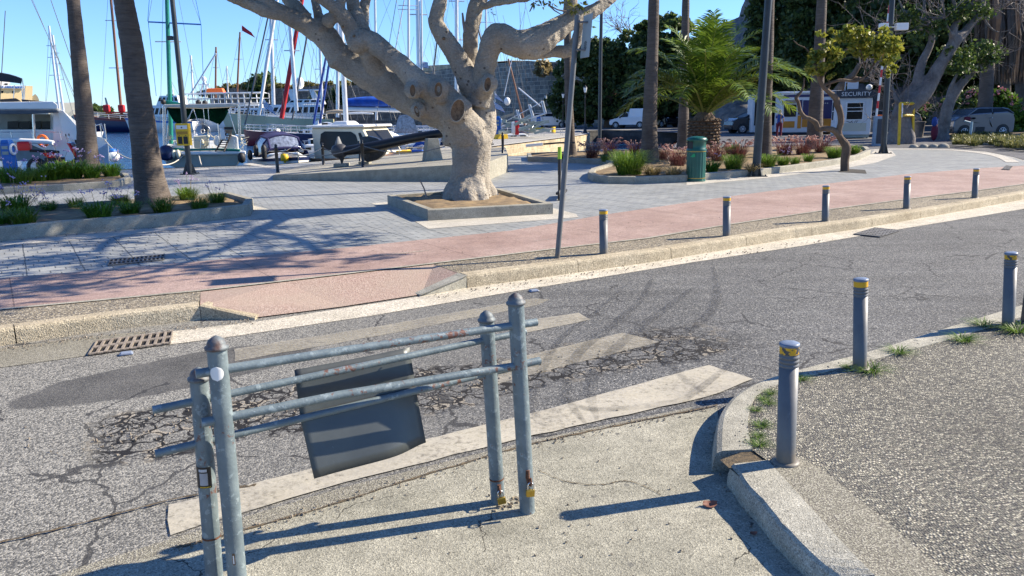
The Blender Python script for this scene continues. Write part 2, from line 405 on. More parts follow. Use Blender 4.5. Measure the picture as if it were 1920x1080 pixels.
MAT['pier'] = concrete('pier_paving', (0.30, 0.29, 0.26), (0.42, 0.405, 0.36), 160, 0.5, 0.3)
def aggregate(name, stops, scale, bump, var=0.2):
 n = N(name, 0.85, 0, 0.35)
 v = n.n('ShaderNodeTexVoronoi'); v.inputs['Scale'].default_value = scale; n.l(n.co, v.inputs['Vector'])
 sep = n.n('ShaderNodeSeparateColor'); n.l(v.outputs['Color'], sep.inputs[0])
 c = n.ramp(sep.outputs[0], stops)
 c = n.mix(n.ramp(v.outputs['Distance'], [(0.35, 0), (0.75, 1)]), c, (0.10, 0.09, 0.075))
 c = n.mix(1.0, c, n.ramp(n.noise(0.9, 7, 0.65), [(0.3, 1 - var), (0.7, 1 + var)]), 'MULTIPLY')
 pale = n.ramp(n.noise(1.7, 6, 0.7), [(0.60, 0), (0.74, 1)])
 c = n.mix(n.math('MULTIPLY', pale, 0.45), c, (0.36, 0.32, 0.25))
 n.color(c); n.bump(n.math('MULTIPLY', v.outputs['Distance'], -1.0), bump, 0.008)
 return n.m
MAT['pebble'] = aggregate('pebble_pavement', [(0, (0.022, 0.023, 0.024)), (0.35, (0.10, 0.10, 0.088)), (0.72, (0.26, 0.245, 0.18)), (1, (0.60, 0.56, 0.43))], 92, 1.0)
MAT['pebble2'] = aggregate('tan_pebble_strip', [(0, (0.10, 0.085, 0.06)), (0.4, (0.27, 0.225, 0.15)), (0.8, (0.42, 0.36, 0.25)), (1, (0.6, 0.54, 0.42))], 60, 0.8)
MAT['apronedge'] = aggregate('grey_concrete_strip', [(0, (0.17, 0.16, 0.12)), (0.5, (0.29, 0.275, 0.205)), (1, (0.44, 0.415, 0.33))], 130, 0.4, 0.1)
def redpath():
 n = N('red_path', 0.85, 0, 0.3)
 c = n.ramp(n.noise(0.8, 8, 0.6), [(0.3, (0.27, 0.185, 0.155)), (0.7, (0.385, 0.285, 0.245))])
 v = n.n('ShaderNodeTexVoronoi'); v.inputs['Scale'].default_value = 90; n.l(n.co, v.inputs['Vector'])
 sep = n.n('ShaderNodeSeparateColor'); n.l(v.outputs['Color'], sep.inputs[0])
 c = n.mix(1.0, c, n.ramp(sep.outputs[0], [(0, 0.72), (0.5, 1.0), (1, 1.25)]), 'MULTIPLY')
 c = n.mix(1.0, c, n.ramp(n.noise(5, 6, 0.7), [(0.3, 0.82), (0.6, 1.05)]), 'MULTIPLY')
 c = n.mix(n.ramp(n.noise(1.1, 7, 0.75, dist=1.0), [(0.50, 0), (0.72, 0.6)]), c, (0.23, 0.155, 0.135)); c = n.mix(n.ramp(n.noise(2.4, 6, 0.8), [(0.58, 0), (0.8, 0.7)]), c, (0.46, 0.38, 0.33))
 m2 = n.n('ShaderNodeSeparateXYZ'); n.l(n.map((1, 1, 1), (0, 0, -R(33))), m2.inputs[0])
 fr = n.math('FRACT', n.math('MULTIPLY', m2.outputs[0], 0.42))
 c = n.mix(n.math('MULTIPLY', n.math('LESS_THAN', fr, 0.006), 0.55), c, (0.08, 0.05, 0.045))
 n.color(c); n.bump(v.outputs['Distance'], 0.4, 0.004); return n.m
MAT['red_path'] = redpath()
def rampred():
 n = N('red_ramp_concrete', 0.88, 0, 0.3)
 v = n.n('ShaderNodeTexVoronoi'); v.inputs['Scale'].default_value = 90; n.l(n.co, v.inputs['Vector'])
 sep = n.n('ShaderNodeSeparateColor'); n.l(v.outputs['Color'], sep.inputs[0])
 c = n.ramp(sep.outputs[0], [(0, (0.18, 0.11, 0.09)), (0.5, (0.33, 0.205, 0.17)), (1, (0.50, 0.38, 0.32))])
 c = n.mix(n.ramp(n.noise(1.5, 6), [(0.3, 0.25), (0.7, 0.85)]), c, (0.34, 0.275, 0.215))
 n.color(c); n.bump(v.outputs['Distance'], 0.6, 0.005); return n.m
MAT['rampred'] = rampred()
def paver():
 n = N('stamped_pavers', 0.6, 0, 0.4)
 mp = n.map((1, 1, 1), (0, 0, -R(32))); jit = n.n('ShaderNodeTexNoise'); jit.inputs['Scale'].default_value = 3; n.l(n.co, jit.inputs['Vector'])
 js = n.n('ShaderNodeVectorMath', operation='SCALE'); n.l(jit.outputs['Color'], js.inputs[0]); js.inputs[3].default_value = 0.02
 ja = n.n('ShaderNodeVectorMath', operation='ADD'); n.l(mp, ja.inputs[0]); n.l(js.outputs[0], ja.inputs[1])
 q = n.n('ShaderNodeSeparateXYZ'); n.l(ja.outputs[0], q.inputs[0]); u, v = q.outputs[0], q.outputs[1]
 row = n.math('FLOOR', n.math('DIVIDE', v, 0.155)); off = n.math('FRACT', n.math('MULTIPLY', row, 0.39))
 cu = n.math('ADD', n.math('DIVIDE', u, 0.27), off)
 def line(x, w): f = n.math('FRACT', x); return n.math('LESS_THAN', f, w)
 sj = line(cu, 0.05); rj = n.math('MULTIPLY', line(n.math('DIVIDE', v, 0.155), 0.06), 0.35); lj = line(n.math('DIVIDE', u, 0.58), 0.026)
 jt = n.math('MAXIMUM', n.math('MAXIMUM', sj, rj), lj)
 wn = n.n('ShaderNodeTexWhiteNoise', noise_dimensions='2D'); cb = n.n('ShaderNodeCombineXYZ'); n.l(n.math('FLOOR', cu), cb.inputs[0]); n.l(row, cb.inputs[1]); n.l(cb.outputs[0], wn.inputs['Vector'])
 c = n.ramp(wn.outputs['Value'], [(0, (0.255, 0.265, 0.255)), (1, (0.315, 0.32, 0.30))])
 c = n.mix(1.0, c, n.ramp(n.noise(1.2, 8, 0.65), [(0.3, 0.78), (0.7, 1.15)]), 'MULTIPLY')
 c = n.mix(1.0, c, n.ramp(n.noise(14, 6, 0.7, co=n.map((1, 2.5, 1), (0, 0, R(58)))), [(0.3, 0.82), (0.7, 1.14)]), 'MULTIPLY')
 c = n.mix(n.math('MULTIPLY', jt, 0.85), c, (0.05, 0.055, 0.055)); n.color(c)
 n.bump(n.math('SUBTRACT', n.math('MULTIPLY', n.noise(16, 5), 0.35), jt), 0.8, 0.012); return n.m
MAT['paver'] = paver()
def marking():
 n = N('worn_road_paint', 0.7, 0, 0.3)
 c = n.ramp(n.noise(4, 6), [(0.3, (0.40, 0.365, 0.28)), (0.7, (0.54, 0.50, 0.40))])
 c = n.mix(1.0, c, n.ramp(n.noise(70, 4, 0.7, co=n.map((1, 2, 1), (0, 0, -R(60)))), [(0.3, 0.75), (0.6, 1.05)]), 'MULTIPLY')
 dirt = n.ramp(n.noise(2.0, 8, 0.78), [(0.44, 0), (0.68, 1)])
 c = n.mix(n.math('MULTIPLY', dirt, 0.75), c, (0.20, 0.185, 0.155))
 n.color(c)
 tr = n.n('ShaderNodeBsdfTransparent'); mx = n.n('ShaderNodeMixShader')
 hole = n.ramp(n.math('ADD', n.noise(26, 6, 0.8), n.math('MULTIPLY', n.noise(1.7, 4), 0.55)), [(0.80, 0), (1.0, 0.6)])
 n.l(hole, mx.inputs[0]); n.l(n.b.outputs[0], mx.inputs[1]); n.l(tr.outputs[0], mx.inputs[2])
 n.l(mx.outputs[0], n.t.nodes['Material Output'].inputs['Surface'])
 n.bump(n.noise(60, 4), 0.4, 0.003)
 return n.m
def marking_faded(name, lo, hi):
 m = marking(); m.name = name
 for x in m.node_tree.nodes:
  if x.type == 'VALTORGB' and abs(x.color_ramp.elements[1].color[0] - 0.6) < 1e-3 and abs(x.color_ramp.elements[0].position - 0.80) < 1e-3:
   x.color_ramp.elements[0].position = lo; x.color_ramp.elements[1].position = hi
 return m
MAT['marking'] = marking(); MAT['marking_faded'] = marking_faded('faded_road_paint', 0.62, 0.95)
MAT['marking_old'] = marking_faded('very_faded_road_paint', 0.52, 0.84)
def water():
 n = N('sea_water', 0.06, 0, 0.5); n.b.inputs['IOR'].default_value = 1.33
 n.color(n.ramp(n.noise(0.05, 3), [(0.3, (0.004, 0.045, 0.13)), (0.7, (0.008, 0.075, 0.19))]))
 h = n.math('ADD', n.noise(1.4, 4, 0.6, co=n.map((1, 1.6, 1))), n.math('MULTIPLY', n.noise(6, 3), 0.25))
 n.bump(h, 0.55, 0.22); return n.m
MAT['water'] = water()
def galv():
 n = N('peeling_grey_green_paint', 0.5, 0.15, 0.4)
 c = n.ramp(n.noise(9, 6, 0.6), [(0.35, (0.115, 0.15, 0.165)), (0.7, (0.19, 0.235, 0.245))])
 pe = n.ramp(n.noise(22, 5, 0.65), [(0.57, 0), (0.60, 1)])
 c = n.mix(n.math('MULTIPLY', pe, 0.55), c, (0.30, 0.36, 0.37))
 rs = n.ramp(n.math('MULTIPLY', n.noise(3.0, 4), n.noise(30, 5, 0.7)), [(0.325, 0), (0.365, 1)])
 c = n.mix(n.math('MULTIPLY', rs, 0.85), c, (0.15, 0.055, 0.03))
 n.color(c); n.bump(n.math('ADD', n.noise(22, 5, 0.65), n.math('MULTIPLY', n.noise(90, 3), 0.4)), 0.55, 0.005); return n.m
MAT['galv'] = galv()
def bark(name, a, b, ringscale=9, bump=0.8, rs=(1, 1, 5), bd=0.03, holes=False):
 n = N(name, 0.85, 0, 0.25)
 rn = n.noise(ringscale, 5, 0.6, co=n.map(rs), dist=0.6)
 c = n.ramp(n.noise(1.6, 7, 0.6), [(0.3, a), (0.7, b)])
 c = n.mix(1.0, c, n.ramp(rn, [(0.3, 0.72), (0.65, 1.12)]), 'MULTIPLY')
 if holes:
  sp = n.math('MULTIPLY', n.math('LESS_THAN', n.voro(7), 0.16), n.math('GREATER_THAN', n.noise(1.5, 2), 0.52))
  c = n.mix(n.math('MULTIPLY', sp, 0.7), c, (0.05, 0.035, 0.025))
  st = n.ramp(n.noise(4, 6, 0.7), [(0.60, 0), (0.72, 1)])
  c = n.mix(n.math('MULTIPLY', st, 0.3), c, (0.20, 0.14, 0.09))
 n.color(c); n.bump(n.math('ADD', rn, n.math('MULTIPLY', n.noise(30, 5), 0.3)), bump, bd); return n.m
MAT['ficus'] = bark('ficus_bark', (0.26, 0.225, 0.18), (0.42, 0.38, 0.315), 12, 1.0, (2.4, .8, 3.2), 0.035, True)
MAT['deckshade'] = None
MAT['palmbark'] = bark('palm_bark', (0.08, 0.065, 0.055), (0.15, 0.125, 0.105), 6, 0.9, (0.6, 0.6, 4.5), 0.03)
MAT['greybark'] = bark('grey_bark', (0.13, 0.115, 0.105), (0.26, 0.235, 0.215), 6, 0.8, (1.5, 1.5, 1.0), 0.04)
MAT['brownbark'] = bark('brown_bark', (0.09, 0.06, 0.042), (0.20, 0.145, 0.10), 9, 0.9, (2, 2, 0.7), 0.03)
MAT['cutwood'] = simple('cut_wood', (0.16, 0.10, 0.055), 0.9, 0.5, 20, bump=0.6, bscale=60)
def leaf(name, a, b, scale=1.2, trans=0.35, rough=0.5):
 n = N(name, rough, 0, 0.4)
 g = n.n('ShaderNodeNewGeometry')
 c = n.ramp(n.math('ADD', n.math('MULTIPLY', n.noise(scale, 3), 0.6), n.math('MULTIPLY', g.outputs['Random Per Island'], 0.4)), [(0.3, a), (0.7, b)])
 n.color(c)
 tl = n.n('ShaderNodeBsdfTranslucent'); n.l(c, tl.inputs[0]); mx = n.n('ShaderNodeMixShader'); mx.inputs[0].default_value = trans
 n.l(n.b.outputs[0], mx.inputs[1]); n.l(tl.outputs[0], mx.inputs[2]); n.l(mx.outputs[0], n.t.nodes['Material Output'].inputs['Surface'])
 return n.m
MAT['leafdark'] = leaf('dark_foliage', (0.025, 0.052, 0.018), (0.12, 0.165, 0.045), 0.6, 0.45)
MAT['leafmid'] = leaf('mid_foliage', (0.035, 0.07, 0.018), (0.11, 0.16, 0.035), 0.8, 0.4)
MAT['leafyellow'] = leaf('yellow_green_leaves', (0.08, 0.13, 0.02), (0.36, 0.34, 0.045), 4, 0.4)
MAT['leafficus'] = leaf('glossy_ficus_leaves', (0.03, 0.06, 0.015), (0.10, 0.14, 0.03), 3, 0.3, 0.3)
MAT['grass'] = leaf('lime_grass', (0.06, 0.13, 0.015), (0.17, 0.27, 0.035), 3, 0.4)
MAT['grassdark'] = leaf('deep_green_grass', (0.05, 0.14, 0.015), (0.16, 0.31, 0.03), 3, 0.35)
MAT['reedred'] = leaf('purple_fountain_grass', (0.08, 0.028, 0.028), (0.24, 0.10, 0.085), 3, 0.3)
MAT['plume'] = leaf('pink_plumes', (0.45, 0.27, 0.23), (0.68, 0.48, 0.42), 3, 0.5)
MAT['straw'] = leaf('dry_straw', (0.18, 0.14, 0.06), (0.36, 0.29, 0.14), 2, 0.4)
MAT['frond'] = leaf('palm_frond', (0.035, 0.085, 0.01), (0.18, 0.26, 0.03), 1.5, 0.35, 0.4)
MAT['deadfrond'] = leaf('dead_palm_frond', (0.06, 0.045, 0.035), (0.15, 0.11, 0.08), 1.5, 0.2)
MAT['petal'] = leaf('lilac_petals', (0.38, 0.24, 0.5), (0.7, 0.62, 0.78), 5, 0.4)
MAT['petalpink'] = leaf('pink_petals', (0.6, 0.25, 0.25), (0.75, 0.4, 0.38), 5, 0.4)
MAT['twig'] = simple('grey_twig', (0.20, 0.17, 0.15), 0.85, 0.3, 5)
MAT['soil'] = simple('dry_soil', (0.30, 0.21, 0.105), 0.95, 0.4, 5, bump=0.9, bscale=25, c2=(0.12, 0.085, 0.05))
MAT['rock'] = bark('grey_rock', (0.10, 0.10, 0.10), (0.27, 0.25, 0.22), 1.2, 1.0, (1, 1, 0.5), 0.3)
MAT['scrub'] = simple('dry_hillside', (0.24, 0.18, 0.09), 0.95, 0.5, 0.6, bump=0.9, bscale=3, c2=(0.07, 0.08, 0.03))
def stone(name, a, b, mortar, bw=0.9, rh=0.42, ms=0.035, scale=1.0, rz=0.0, patch=True):
 n = N(name, 0.9, 0, 0.25)
 co = n.n('ShaderNodeTexCoord').outputs['UV']
 br = n.n('ShaderNodeTexBrick'); jit = n.n('ShaderNodeTexNoise'); jit.inputs['Scale'].default_value = 1.3; n.l(co, jit.inputs['Vector'])
 js = n.n('ShaderNodeVectorMath', operation='SCALE'); n.l(jit.outputs['Color'], js.inputs[0]); js.inputs[3].default_value = 0.12
 ja = n.n('ShaderNodeVectorMath', operation='ADD'); n.l(co, ja.inputs[0]); n.l(js.outputs[0], ja.inputs[1])
 n.l(ja.outputs[0], br.inputs['Vector']); br.squash = 0.7; br.squash_frequency = 3
 br.inputs['Scale'].default_value = scale; br.inputs['Brick Width'].default_value = bw; br.inputs['Row Height'].default_value = rh
 br.inputs['Mortar Size'].default_value = ms; br.inputs['Color1'].default_value = (*a, 1); br.inputs['Color2'].default_value = (*b, 1); br.inputs['Mortar'].default_value = (*mortar, 1)
 c = n.mix(1.0, br.outputs['Color'], n.ramp(n.noise(0.6, 8, 0.65, co=co), [(0.3, 0.6), (0.7, 1.25)]), 'MULTIPLY')
 c = n.mix(1.0, c, n.ramp(n.noise(3, 6, 0.7, co=co), [(0.3, 0.8), (0.7, 1.15)]), 'MULTIPLY')
 n.color(c); n.bump(n.math('SUBTRACT', n.math('MULTIPLY', n.noise(5, 4, co=co), 0.5), br.outputs['Fac']), 0.8, 0.05); return n.m
MAT['fort'] = stone('fort_masonry', (0.15, 0.145, 0.135), (0.30, 0.275, 0.23), (0.44, 0.41, 0.34), 1.0, 0.5, 0.035)
MAT['oldwall'] = stone('old_rough_masonry', (0.12, 0.10, 0.085), (0.22, 0.19, 0.155), (0.09, 0.075, 0.06), 1.3, 0.6, 0.05)
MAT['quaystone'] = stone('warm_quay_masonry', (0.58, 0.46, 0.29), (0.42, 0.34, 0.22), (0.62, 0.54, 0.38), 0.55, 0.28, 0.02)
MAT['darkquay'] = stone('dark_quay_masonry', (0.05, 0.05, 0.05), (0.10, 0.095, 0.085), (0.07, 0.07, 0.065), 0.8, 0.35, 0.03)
def wallmesh(name, line, zb, zt, mat, top=None, thick=None, parent=None):
 """upright wall along a 2d line with metric UVs; zb, zt scalars or lists; gives a solid wall when thick is set"""
 n = len(line); zt = zt if hasattr(zt, '__len__') else [zt] * n; zb = zb if hasattr(zb, '__len__') else [zb] * n
 mb = MB(); uv = []; s = 0
 P = [Vector((p[0], p[1], 0)) for p in line]
 offs = []
 for i in range(n):
  t = (P[min(i + 1, n - 1)] - P[max(i - 1, 0)]).normalized(); offs.append(Vector((-t.y, t.x, 0)) * (thick or 0))
 for i in range(n - 1):
  L = (P[i + 1] - P[i]).length
  mb.add([(P[i].x, P[i].y, zb[i]), (P[i + 1].x, P[i + 1].y, zb[i + 1]), (P[i + 1].x, P[i + 1].y, zt[i + 1]), (P[i].x, P[i].y, zt[i])], [(0, 1, 2, 3)])
  uv += [(s, zb[i]), (s + L, zb[i + 1]), (s + L, zt[i + 1]), (s, zt[i])]
  if thick:
   a, b = P[i] + offs[i], P[i + 1] + offs[i + 1]
   mb.add([(P[i].x, P[i].y, zt[i]), (P[i + 1].x, P[i + 1].y, zt[i + 1]), (b.x, b.y, zt[i + 1]), (a.x, a.y, zt[i])], [(0, 1, 2, 3)])
   uv += [(s, 0), (s + L, 0), (s + L, thick), (s, thick)]
   mb.add([(b.x, b.y, zb[i + 1]), (a.x, a.y, zb[i]), (a.x, a.y, zt[i]), (b.x, b.y, zt[i + 1])], [(0, 1, 2, 3)])
   uv += [(s, zb[i]), (s + L, zb[i]), (s + L, zt[i]), (s, zt[i])]
  s += L
 if thick:
  for i in (0, n - 1):
   a = P[i] + offs[i]
   mb.add([(P[i].x, P[i].y, zb[i]), (a.x, a.y, zb[i]), (a.x, a.y, zt[i]), (P[i].x, P[i].y, zt[i])], [(0, 1, 2, 3)])
   uv += [(0, zb[i]), (thick, zb[i]), (thick, zt[i]), (0, zt[i])]
 o = mb.build(name, mat, parent); l = o.data.uv_layers.new(name='UVMap'); l.data.foreach_set('uv', [c for p in uv for c in p])
 return o
# ------------------------------------------------------------------ ground, roads, water
ZP = 0.13
water_o = polymesh('water', [[(-4000, -300), (4000, -300), (4000, 5500), (-4000, 5500)]], -0.9, MAT['water'])
# kerb line on the far side of the road (top front edge)
KL = [(0, 620), (175, 596), (375, 574)]
KR = [(875, 518), (1061, 494), (1225, 472), (1365, 450), (1490, 430), (1610, 414), (1775, 387), (1920, 362)]
kl = GL(KL, ZP); kr = GL(KR, ZP)
kfull = kl + kr
kfull = extend(kfull, 40, 60)
kline = [Vector((p.x, p.y, 0)) for p in kfull]
def offs(line, d):
 out = []
 n = len(line)
 for i in range(n):
  t = (line[min(i + 1, n - 1)] - line[max(i - 1, 0)]).normalized()
  out.append(line[i] + Vector((-t.y, t.x, 0)) * d)
 return out
# asphalt: from behind the camera to the far kerb
asph = [Vector((-60, -60, 0)), Vector((120, -60, 0))] + [p + Vector((0, 0, 0)) for p in reversed(offs(kline, 0.05))]
polymesh('road', [asph], 0.0, MAT['asphalt'])
# land slab with the inlet as a hole
quay_left = [Vector((-80, 9.8, 0)), G(210, 318, ZP), G(520, 308, ZP), G(640, 298, ZP), G(735, 291.5, ZP)]
pier_left = [G(762, 283, ZP), G(865, 266, ZP), G(940, 252, ZP), G(1000, 238, ZP)]
prom = [G(985, 233, ZP), G(840, 233, ZP), G(700, 230, ZP), G(450, 228, ZP), Vector((-150, 500, 0))]
right_far = [Vector((-150, 900, 0)), Vector((900, 900, 0)), Vector((900, 80, 0))]
inlet = [G(800, 292, ZP), G(915, 277, ZP), G(1001, 266, ZP), G(1057, 259, ZP), G(1090, 254.5, ZP), G(1106, 251, ZP), G(1100, 247.5, ZP), G(1082, 245.5, ZP), G(1130, 243.5, ZP),
   G(1290, 246, ZP), G(1275, 258, ZP), G(1250, 279, ZP), G(1180, 284, ZP), G(1060, 288, ZP), G(990, 291, ZP), G(900, 294, ZP)]
kin2 = offs(kline, 0.2); e3 = [Vector((p.x, p.y, 0)) for p in GL([(375, 541), (530, 523), (810, 490)], ZP)]
outer = quay_left + pier_left + prom + right_far + [Vector((p.x, p.y, 0)) for p in list(reversed(kin2[4:])) + list(reversed(e3)) + list(reversed(kin2[:4]))]
polymesh('pavement', [outer, inlet], ZP - 0.004, MAT['pier'])
def skirt(name, line, mat, lab, zt=ZP - 0.004):
 o = wallmesh(name, line, -2.0, zt, mat, thick=0.3); return tag(o, lab, 'quay wall')
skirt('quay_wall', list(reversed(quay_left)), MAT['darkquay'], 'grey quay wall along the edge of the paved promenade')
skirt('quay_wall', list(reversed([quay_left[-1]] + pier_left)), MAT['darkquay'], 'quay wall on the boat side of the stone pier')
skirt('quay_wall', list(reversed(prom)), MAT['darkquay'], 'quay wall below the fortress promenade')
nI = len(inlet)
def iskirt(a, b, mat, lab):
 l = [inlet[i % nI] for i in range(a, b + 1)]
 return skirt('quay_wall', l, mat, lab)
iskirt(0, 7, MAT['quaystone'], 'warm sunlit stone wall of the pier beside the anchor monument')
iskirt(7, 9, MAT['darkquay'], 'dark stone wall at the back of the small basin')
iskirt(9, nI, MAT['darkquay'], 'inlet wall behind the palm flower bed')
# pier cap stones, slightly proud
cap = [inlet[i] for i in range(0, 8)]
strip('pavement', [Vector((p.x, p.y, ZP + 0.05)) for p in offs(cap, -0.02)], [Vector((p.x, p.y, ZP + 0.05)) for p in offs(cap, 0.45)], MAT['palec'])
# asphalt yard at the right
lot = GL([(1255, 281), (1276, 261), (1292, 250), (1230, 247), (1230, 243), (1100, 242), (1030, 240), (1010, 234), (1010, 231)], ZP) + [Vector((5, 160, 0)), Vector((250, 160, 0)), Vector((250, 60, 0))] + \
  GL([(1920, 300), (1900, 294), (1850, 284), (1782, 279), (1669, 277), (1632, 280), (1500, 283)], ZP)
MAT['asphalt2'] = concrete('yard_asphalt', (0.085, 0.085, 0.09), (0.145, 0.145, 0.15), 40, 0.6, 0.3)
polymesh('road', [lot], ZP + 0.004, MAT['asphalt2'])
# pavers
RF = [(0, 523), (215, 505), (375, 491), (480, 481), (652, 465), (824, 447), (960, 433), (1135, 403), (1360, 370), (1550, 345), (1700, 327), (1835, 316), (1920, 311)]
RN = [(0, 580), (185, 563), (375, 545), (530, 527), (810, 494), (1044, 466), (1210, 447), (1360, 422), (1560, 392), (1710, 372), (1810, 360), (1920, 345)]
rf = extend(GL(RF, ZP), 40, 45); rn = extend(GL(RN, ZP), 40, 45)
pav = [Vector((p.x, p.y, 0)) for p in rf] + GL([(2300, 262), (1920, 303), (1890, 293), (1782, 280.5), (1669, 278.5), (1632, 282), (1450, 286)], ZP) + \
  GL([(1250, 281), (1180, 285), (1060, 289), (990, 292), (900, 295), (735, 293.5), (640, 300), (520, 310), (210, 320)], ZP) + [Vector((-80, 9.0, 0))]
polymesh('plaza', [pav], ZP + 0.004, MAT['paver'])
# pale curved edging of the plaza at the right
e = spline(GL([(1632, 283), (1669, 280.5), (1782, 281.5), (1850, 287), (1890, 295), (1912, 305)], ZP), 5)
strip('pavement', [Vector((p.x, p.y, ZP + 0.012)) for p in e], [Vector((p.x, p.y, ZP + 0.012)) for p in offs(e, -0.35)], MAT['palec'])
# red path and aggregate strip
nn = 60
rfr = resample(rf, nn); rnr = resample(rn, nn)
def zset(l, z): return [Vector((p.x, p.y, z)) for p in l]
red_all = [Vector((p.x, p.y, 0)) for p in rn] + [Vector((p.x, p.y, 0)) for p in reversed(rf)]
polymesh('path', [red_all], ZP + 0.008, MAT['red_path'])
edge = offs([Vector((p.x, p.y, 0)) for p in rn], -0.06)
polymesh('path', [[Vector((p.x, p.y, 0)) for p in edge] + [Vector((p.x, p.y, 0)) for p in reversed(rn)]], ZP + 0.010, MAT['kerbgrey'])
# left aggregate strip and kerb
def inner(line, d): return offs([Vector((p.x, p.y, 0)) for p in line], d)
klx = [kfull[0]] + kl; krx = kr + [kfull[-1]]
agL = inner(klx, 0.10) + [Vector((p.x, p.y, 0)) for p in reversed([edge[0], edge[1], edge[2], edge[3]])]
polymesh('pavement', [agL], ZP + 0.002, MAT['pebble2'])
rs = G(735, 548, ZP);
agR = inner(krx, 0.12) + [Vector((p.x, p.y, 0)) for p in reversed(edge[5:])]
polymesh('pavement', [agR], ZP + 0.002, MAT['pebble2'])
# dropped kerb ramp between the two kerbs (slopes from path level to the road)
r0 = [edge[3], edge[4], edge[5]]
ra = [kl[-1].copy(), G(475, 598, 0.0), G(640, 577, 0), G(790, 554, 0.0), kr[0].copy()]
tp = [Vector((edge[3].x, edge[3].y, ZP)), Vector((edge[4].x, edge[4].y, ZP)), Vector((edge[5].x, edge[5].y, ZP))]
mb = MB()
vs = [tp[0], tp[1], tp[2], Vector((kr[0].x, kr[0].y, ZP)), Vector((ra[3].x, ra[3].y, .012)), Vector((ra[2].x, ra[2].y, .012)), Vector((ra[1].x, ra[1].y, .012)), Vector((kl[-1].x, kl[-1].y, ZP))]
mb.add(vs, [(0, 7, 6, 5, 1), (1, 5, 4, 2), (2, 4, 3)])
o = mb.build('path', MAT['rampred']); o['kind'] = 'structure'
# kerb stones: each about 1.6 m, with small joints
def kerb_run(line, z_top, w, length, mat, lab=None, zb=-0.05, z1=None, jit=0.004, chip=0.012, seed=1):
 rnd = random.Random(seed); tot = sum((line[i + 1] - line[i]).length for i in range(len(line) - 1))
 n = max(1, int(round(tot / length))); pts = resample(line, n * 4 + 1); mb = MB()
 for k in range(n):
  seg = [Vector((p.x, p.y, 0)) for p in pts[k * 4:k * 4 + 5]]
  a = seg[0].lerp(seg[1], 0.012); b = seg[-1].lerp(seg[-2], 0.012); seg = [a] + seg[1:-1] + [b]
  ins = offs(seg, w); dz = rnd.uniform(-jit, jit); secs = []
  for p, q in zip(seg, ins):
   t = (q - p).normalized()
   secs.append([Vector((p.x, p.y, zb)) - t * 0.012, Vector((p.x, p.y, z_top + dz - 0.03)), p + t * 0.008 + Vector((0, 0, z_top + dz - 0.01)), p + t * 0.028 + Vector((0, 0, z_top + dz)), Vector((q.x, q.y, z_top + dz)), Vector((q.x, q.y, zb))])
  mb.loft(secs, closed=True, smooth=False)
 return mb
def struct(o): o['kind'] = 'structure'; return o
struct(kerb_run([Vector((p.x, p.y, 0)) for p in klx], ZP + 0.012, 0.15, 1.5, MAT['kerbc'], seed=3).build('kerb', MAT['kerbc'], fixn=True))
struct(kerb_run([Vector((p.x, p.y, 0)) for p in krx], ZP + 0.012, 0.17, 1.45, MAT['kerbc'], seed=5).build('kerb', MAT['kerbc'], fixn=True))
# sloping end stones
def ramp_stone(p0, p1, w, za, zb):
 p0 = Vector((p0.x, p0.y, 0)); p1 = Vector((p1.x, p1.y, 0)); t = (p1 - p0).normalized(); nrm = Vector((-t.y, t.x, 0)); secs = []
 for k in range(5):
  f = k / 4; p = p0.lerp(p1, f); z = za + (zb - za) * f; ww = w * (1 - 0.35 * f)
  q = p + nrm * ww
  secs.append([Vector((p.x, p.y, -0.05)), Vector((p.x, p.y, z - 0.012)), p + nrm * 0.02 + Vector((0, 0, z)), Vector((q.x, q.y, z)), Vector((q.x, q.y, -0.05))])
 return MB().loft(secs, closed=True, smooth=False)
struct(ramp_stone(kl[-1], G(478, 600, 0), 0.15, ZP + 0.012, 0.03).build('kerb', MAT['kerbc'], fixn=True))
mbx = ramp_stone(kr[0], G(788, 556, 0), -0.17, ZP + 0.012, 0.02)
struct(mbx.build('kerb', MAT['kerbgrey'], fixn=True))
# pale gutter band
gk = [G(270, 628, 0), G(500, 601, 0), G(790, 556, 0)] + [Vector((p.x, p.y, 0)) for p in offs(kline, 0)[4:]]
gb = [G(275, 652, 0), G(420, 634, 0), G(700, 592, 0), G(1000, 541, 0), G(1300, 492, 0), G(1500, 462, 0), G(1700, 428, 0), G(1920, 392, 0)]
gb = gb + [gb[-1] + (gb[-1] - gb[-2]).normalized() * 60]
gutter = [Vector((p.x, p.y, 0)) for p in gb] + [Vector((p.x, p.y, 0)) for p in reversed(gk)]
polymesh('road', [gutter], 0.004, MAT['gutter'])
# gutter dust left
gl = GL([(-150, 672), (0, 654), (150, 634), (272, 622), (272, 650), (160, 668), (0, 690), (-150, 705)], 0)
polymesh('road', [gl], 0.004, MAT['apronedge'])
# crosswalk bars
def bar(pts, mat, z=0.004, seed=0):
 rnd = random.Random(seed); P = GL(pts, 0); out = []
 for i in range(len(P)):
  a, b = P[i], P[(i + 1) % len(P)]; n = max(1, int((b - a).length / 0.12))
  for k in range(n):
   q = a.lerp(b, k / n); out.append(q + Vector((rnd.uniform(-.008, .008), rnd.uniform(-.008, .008), 0)))
 polymesh('road_marking', [out], z, mat)
bar([(318, 950), (700, 850), (1000, 776), (1328, 686), (1412, 712), (1330, 745), (1000, 818), (640, 908), (320, 1005)], MAT['marking'], 0.008, 1)
bar([(940, 679), (1000, 664), (1168, 624), (1236, 642), (1000, 702), (930, 722)], MAT['marking_old'], 0.004, 2)
bar([(440, 655), (700, 614), (1000, 560), (1030, 562), (1010, 572), (700, 632), (440, 678)], MAT['marking_old'], 0.004, 3)
bar([(960, 606), (1085, 587), (1108, 600), (1020, 618), (960, 628)], MAT['marking_faded'], 0.004, 4)
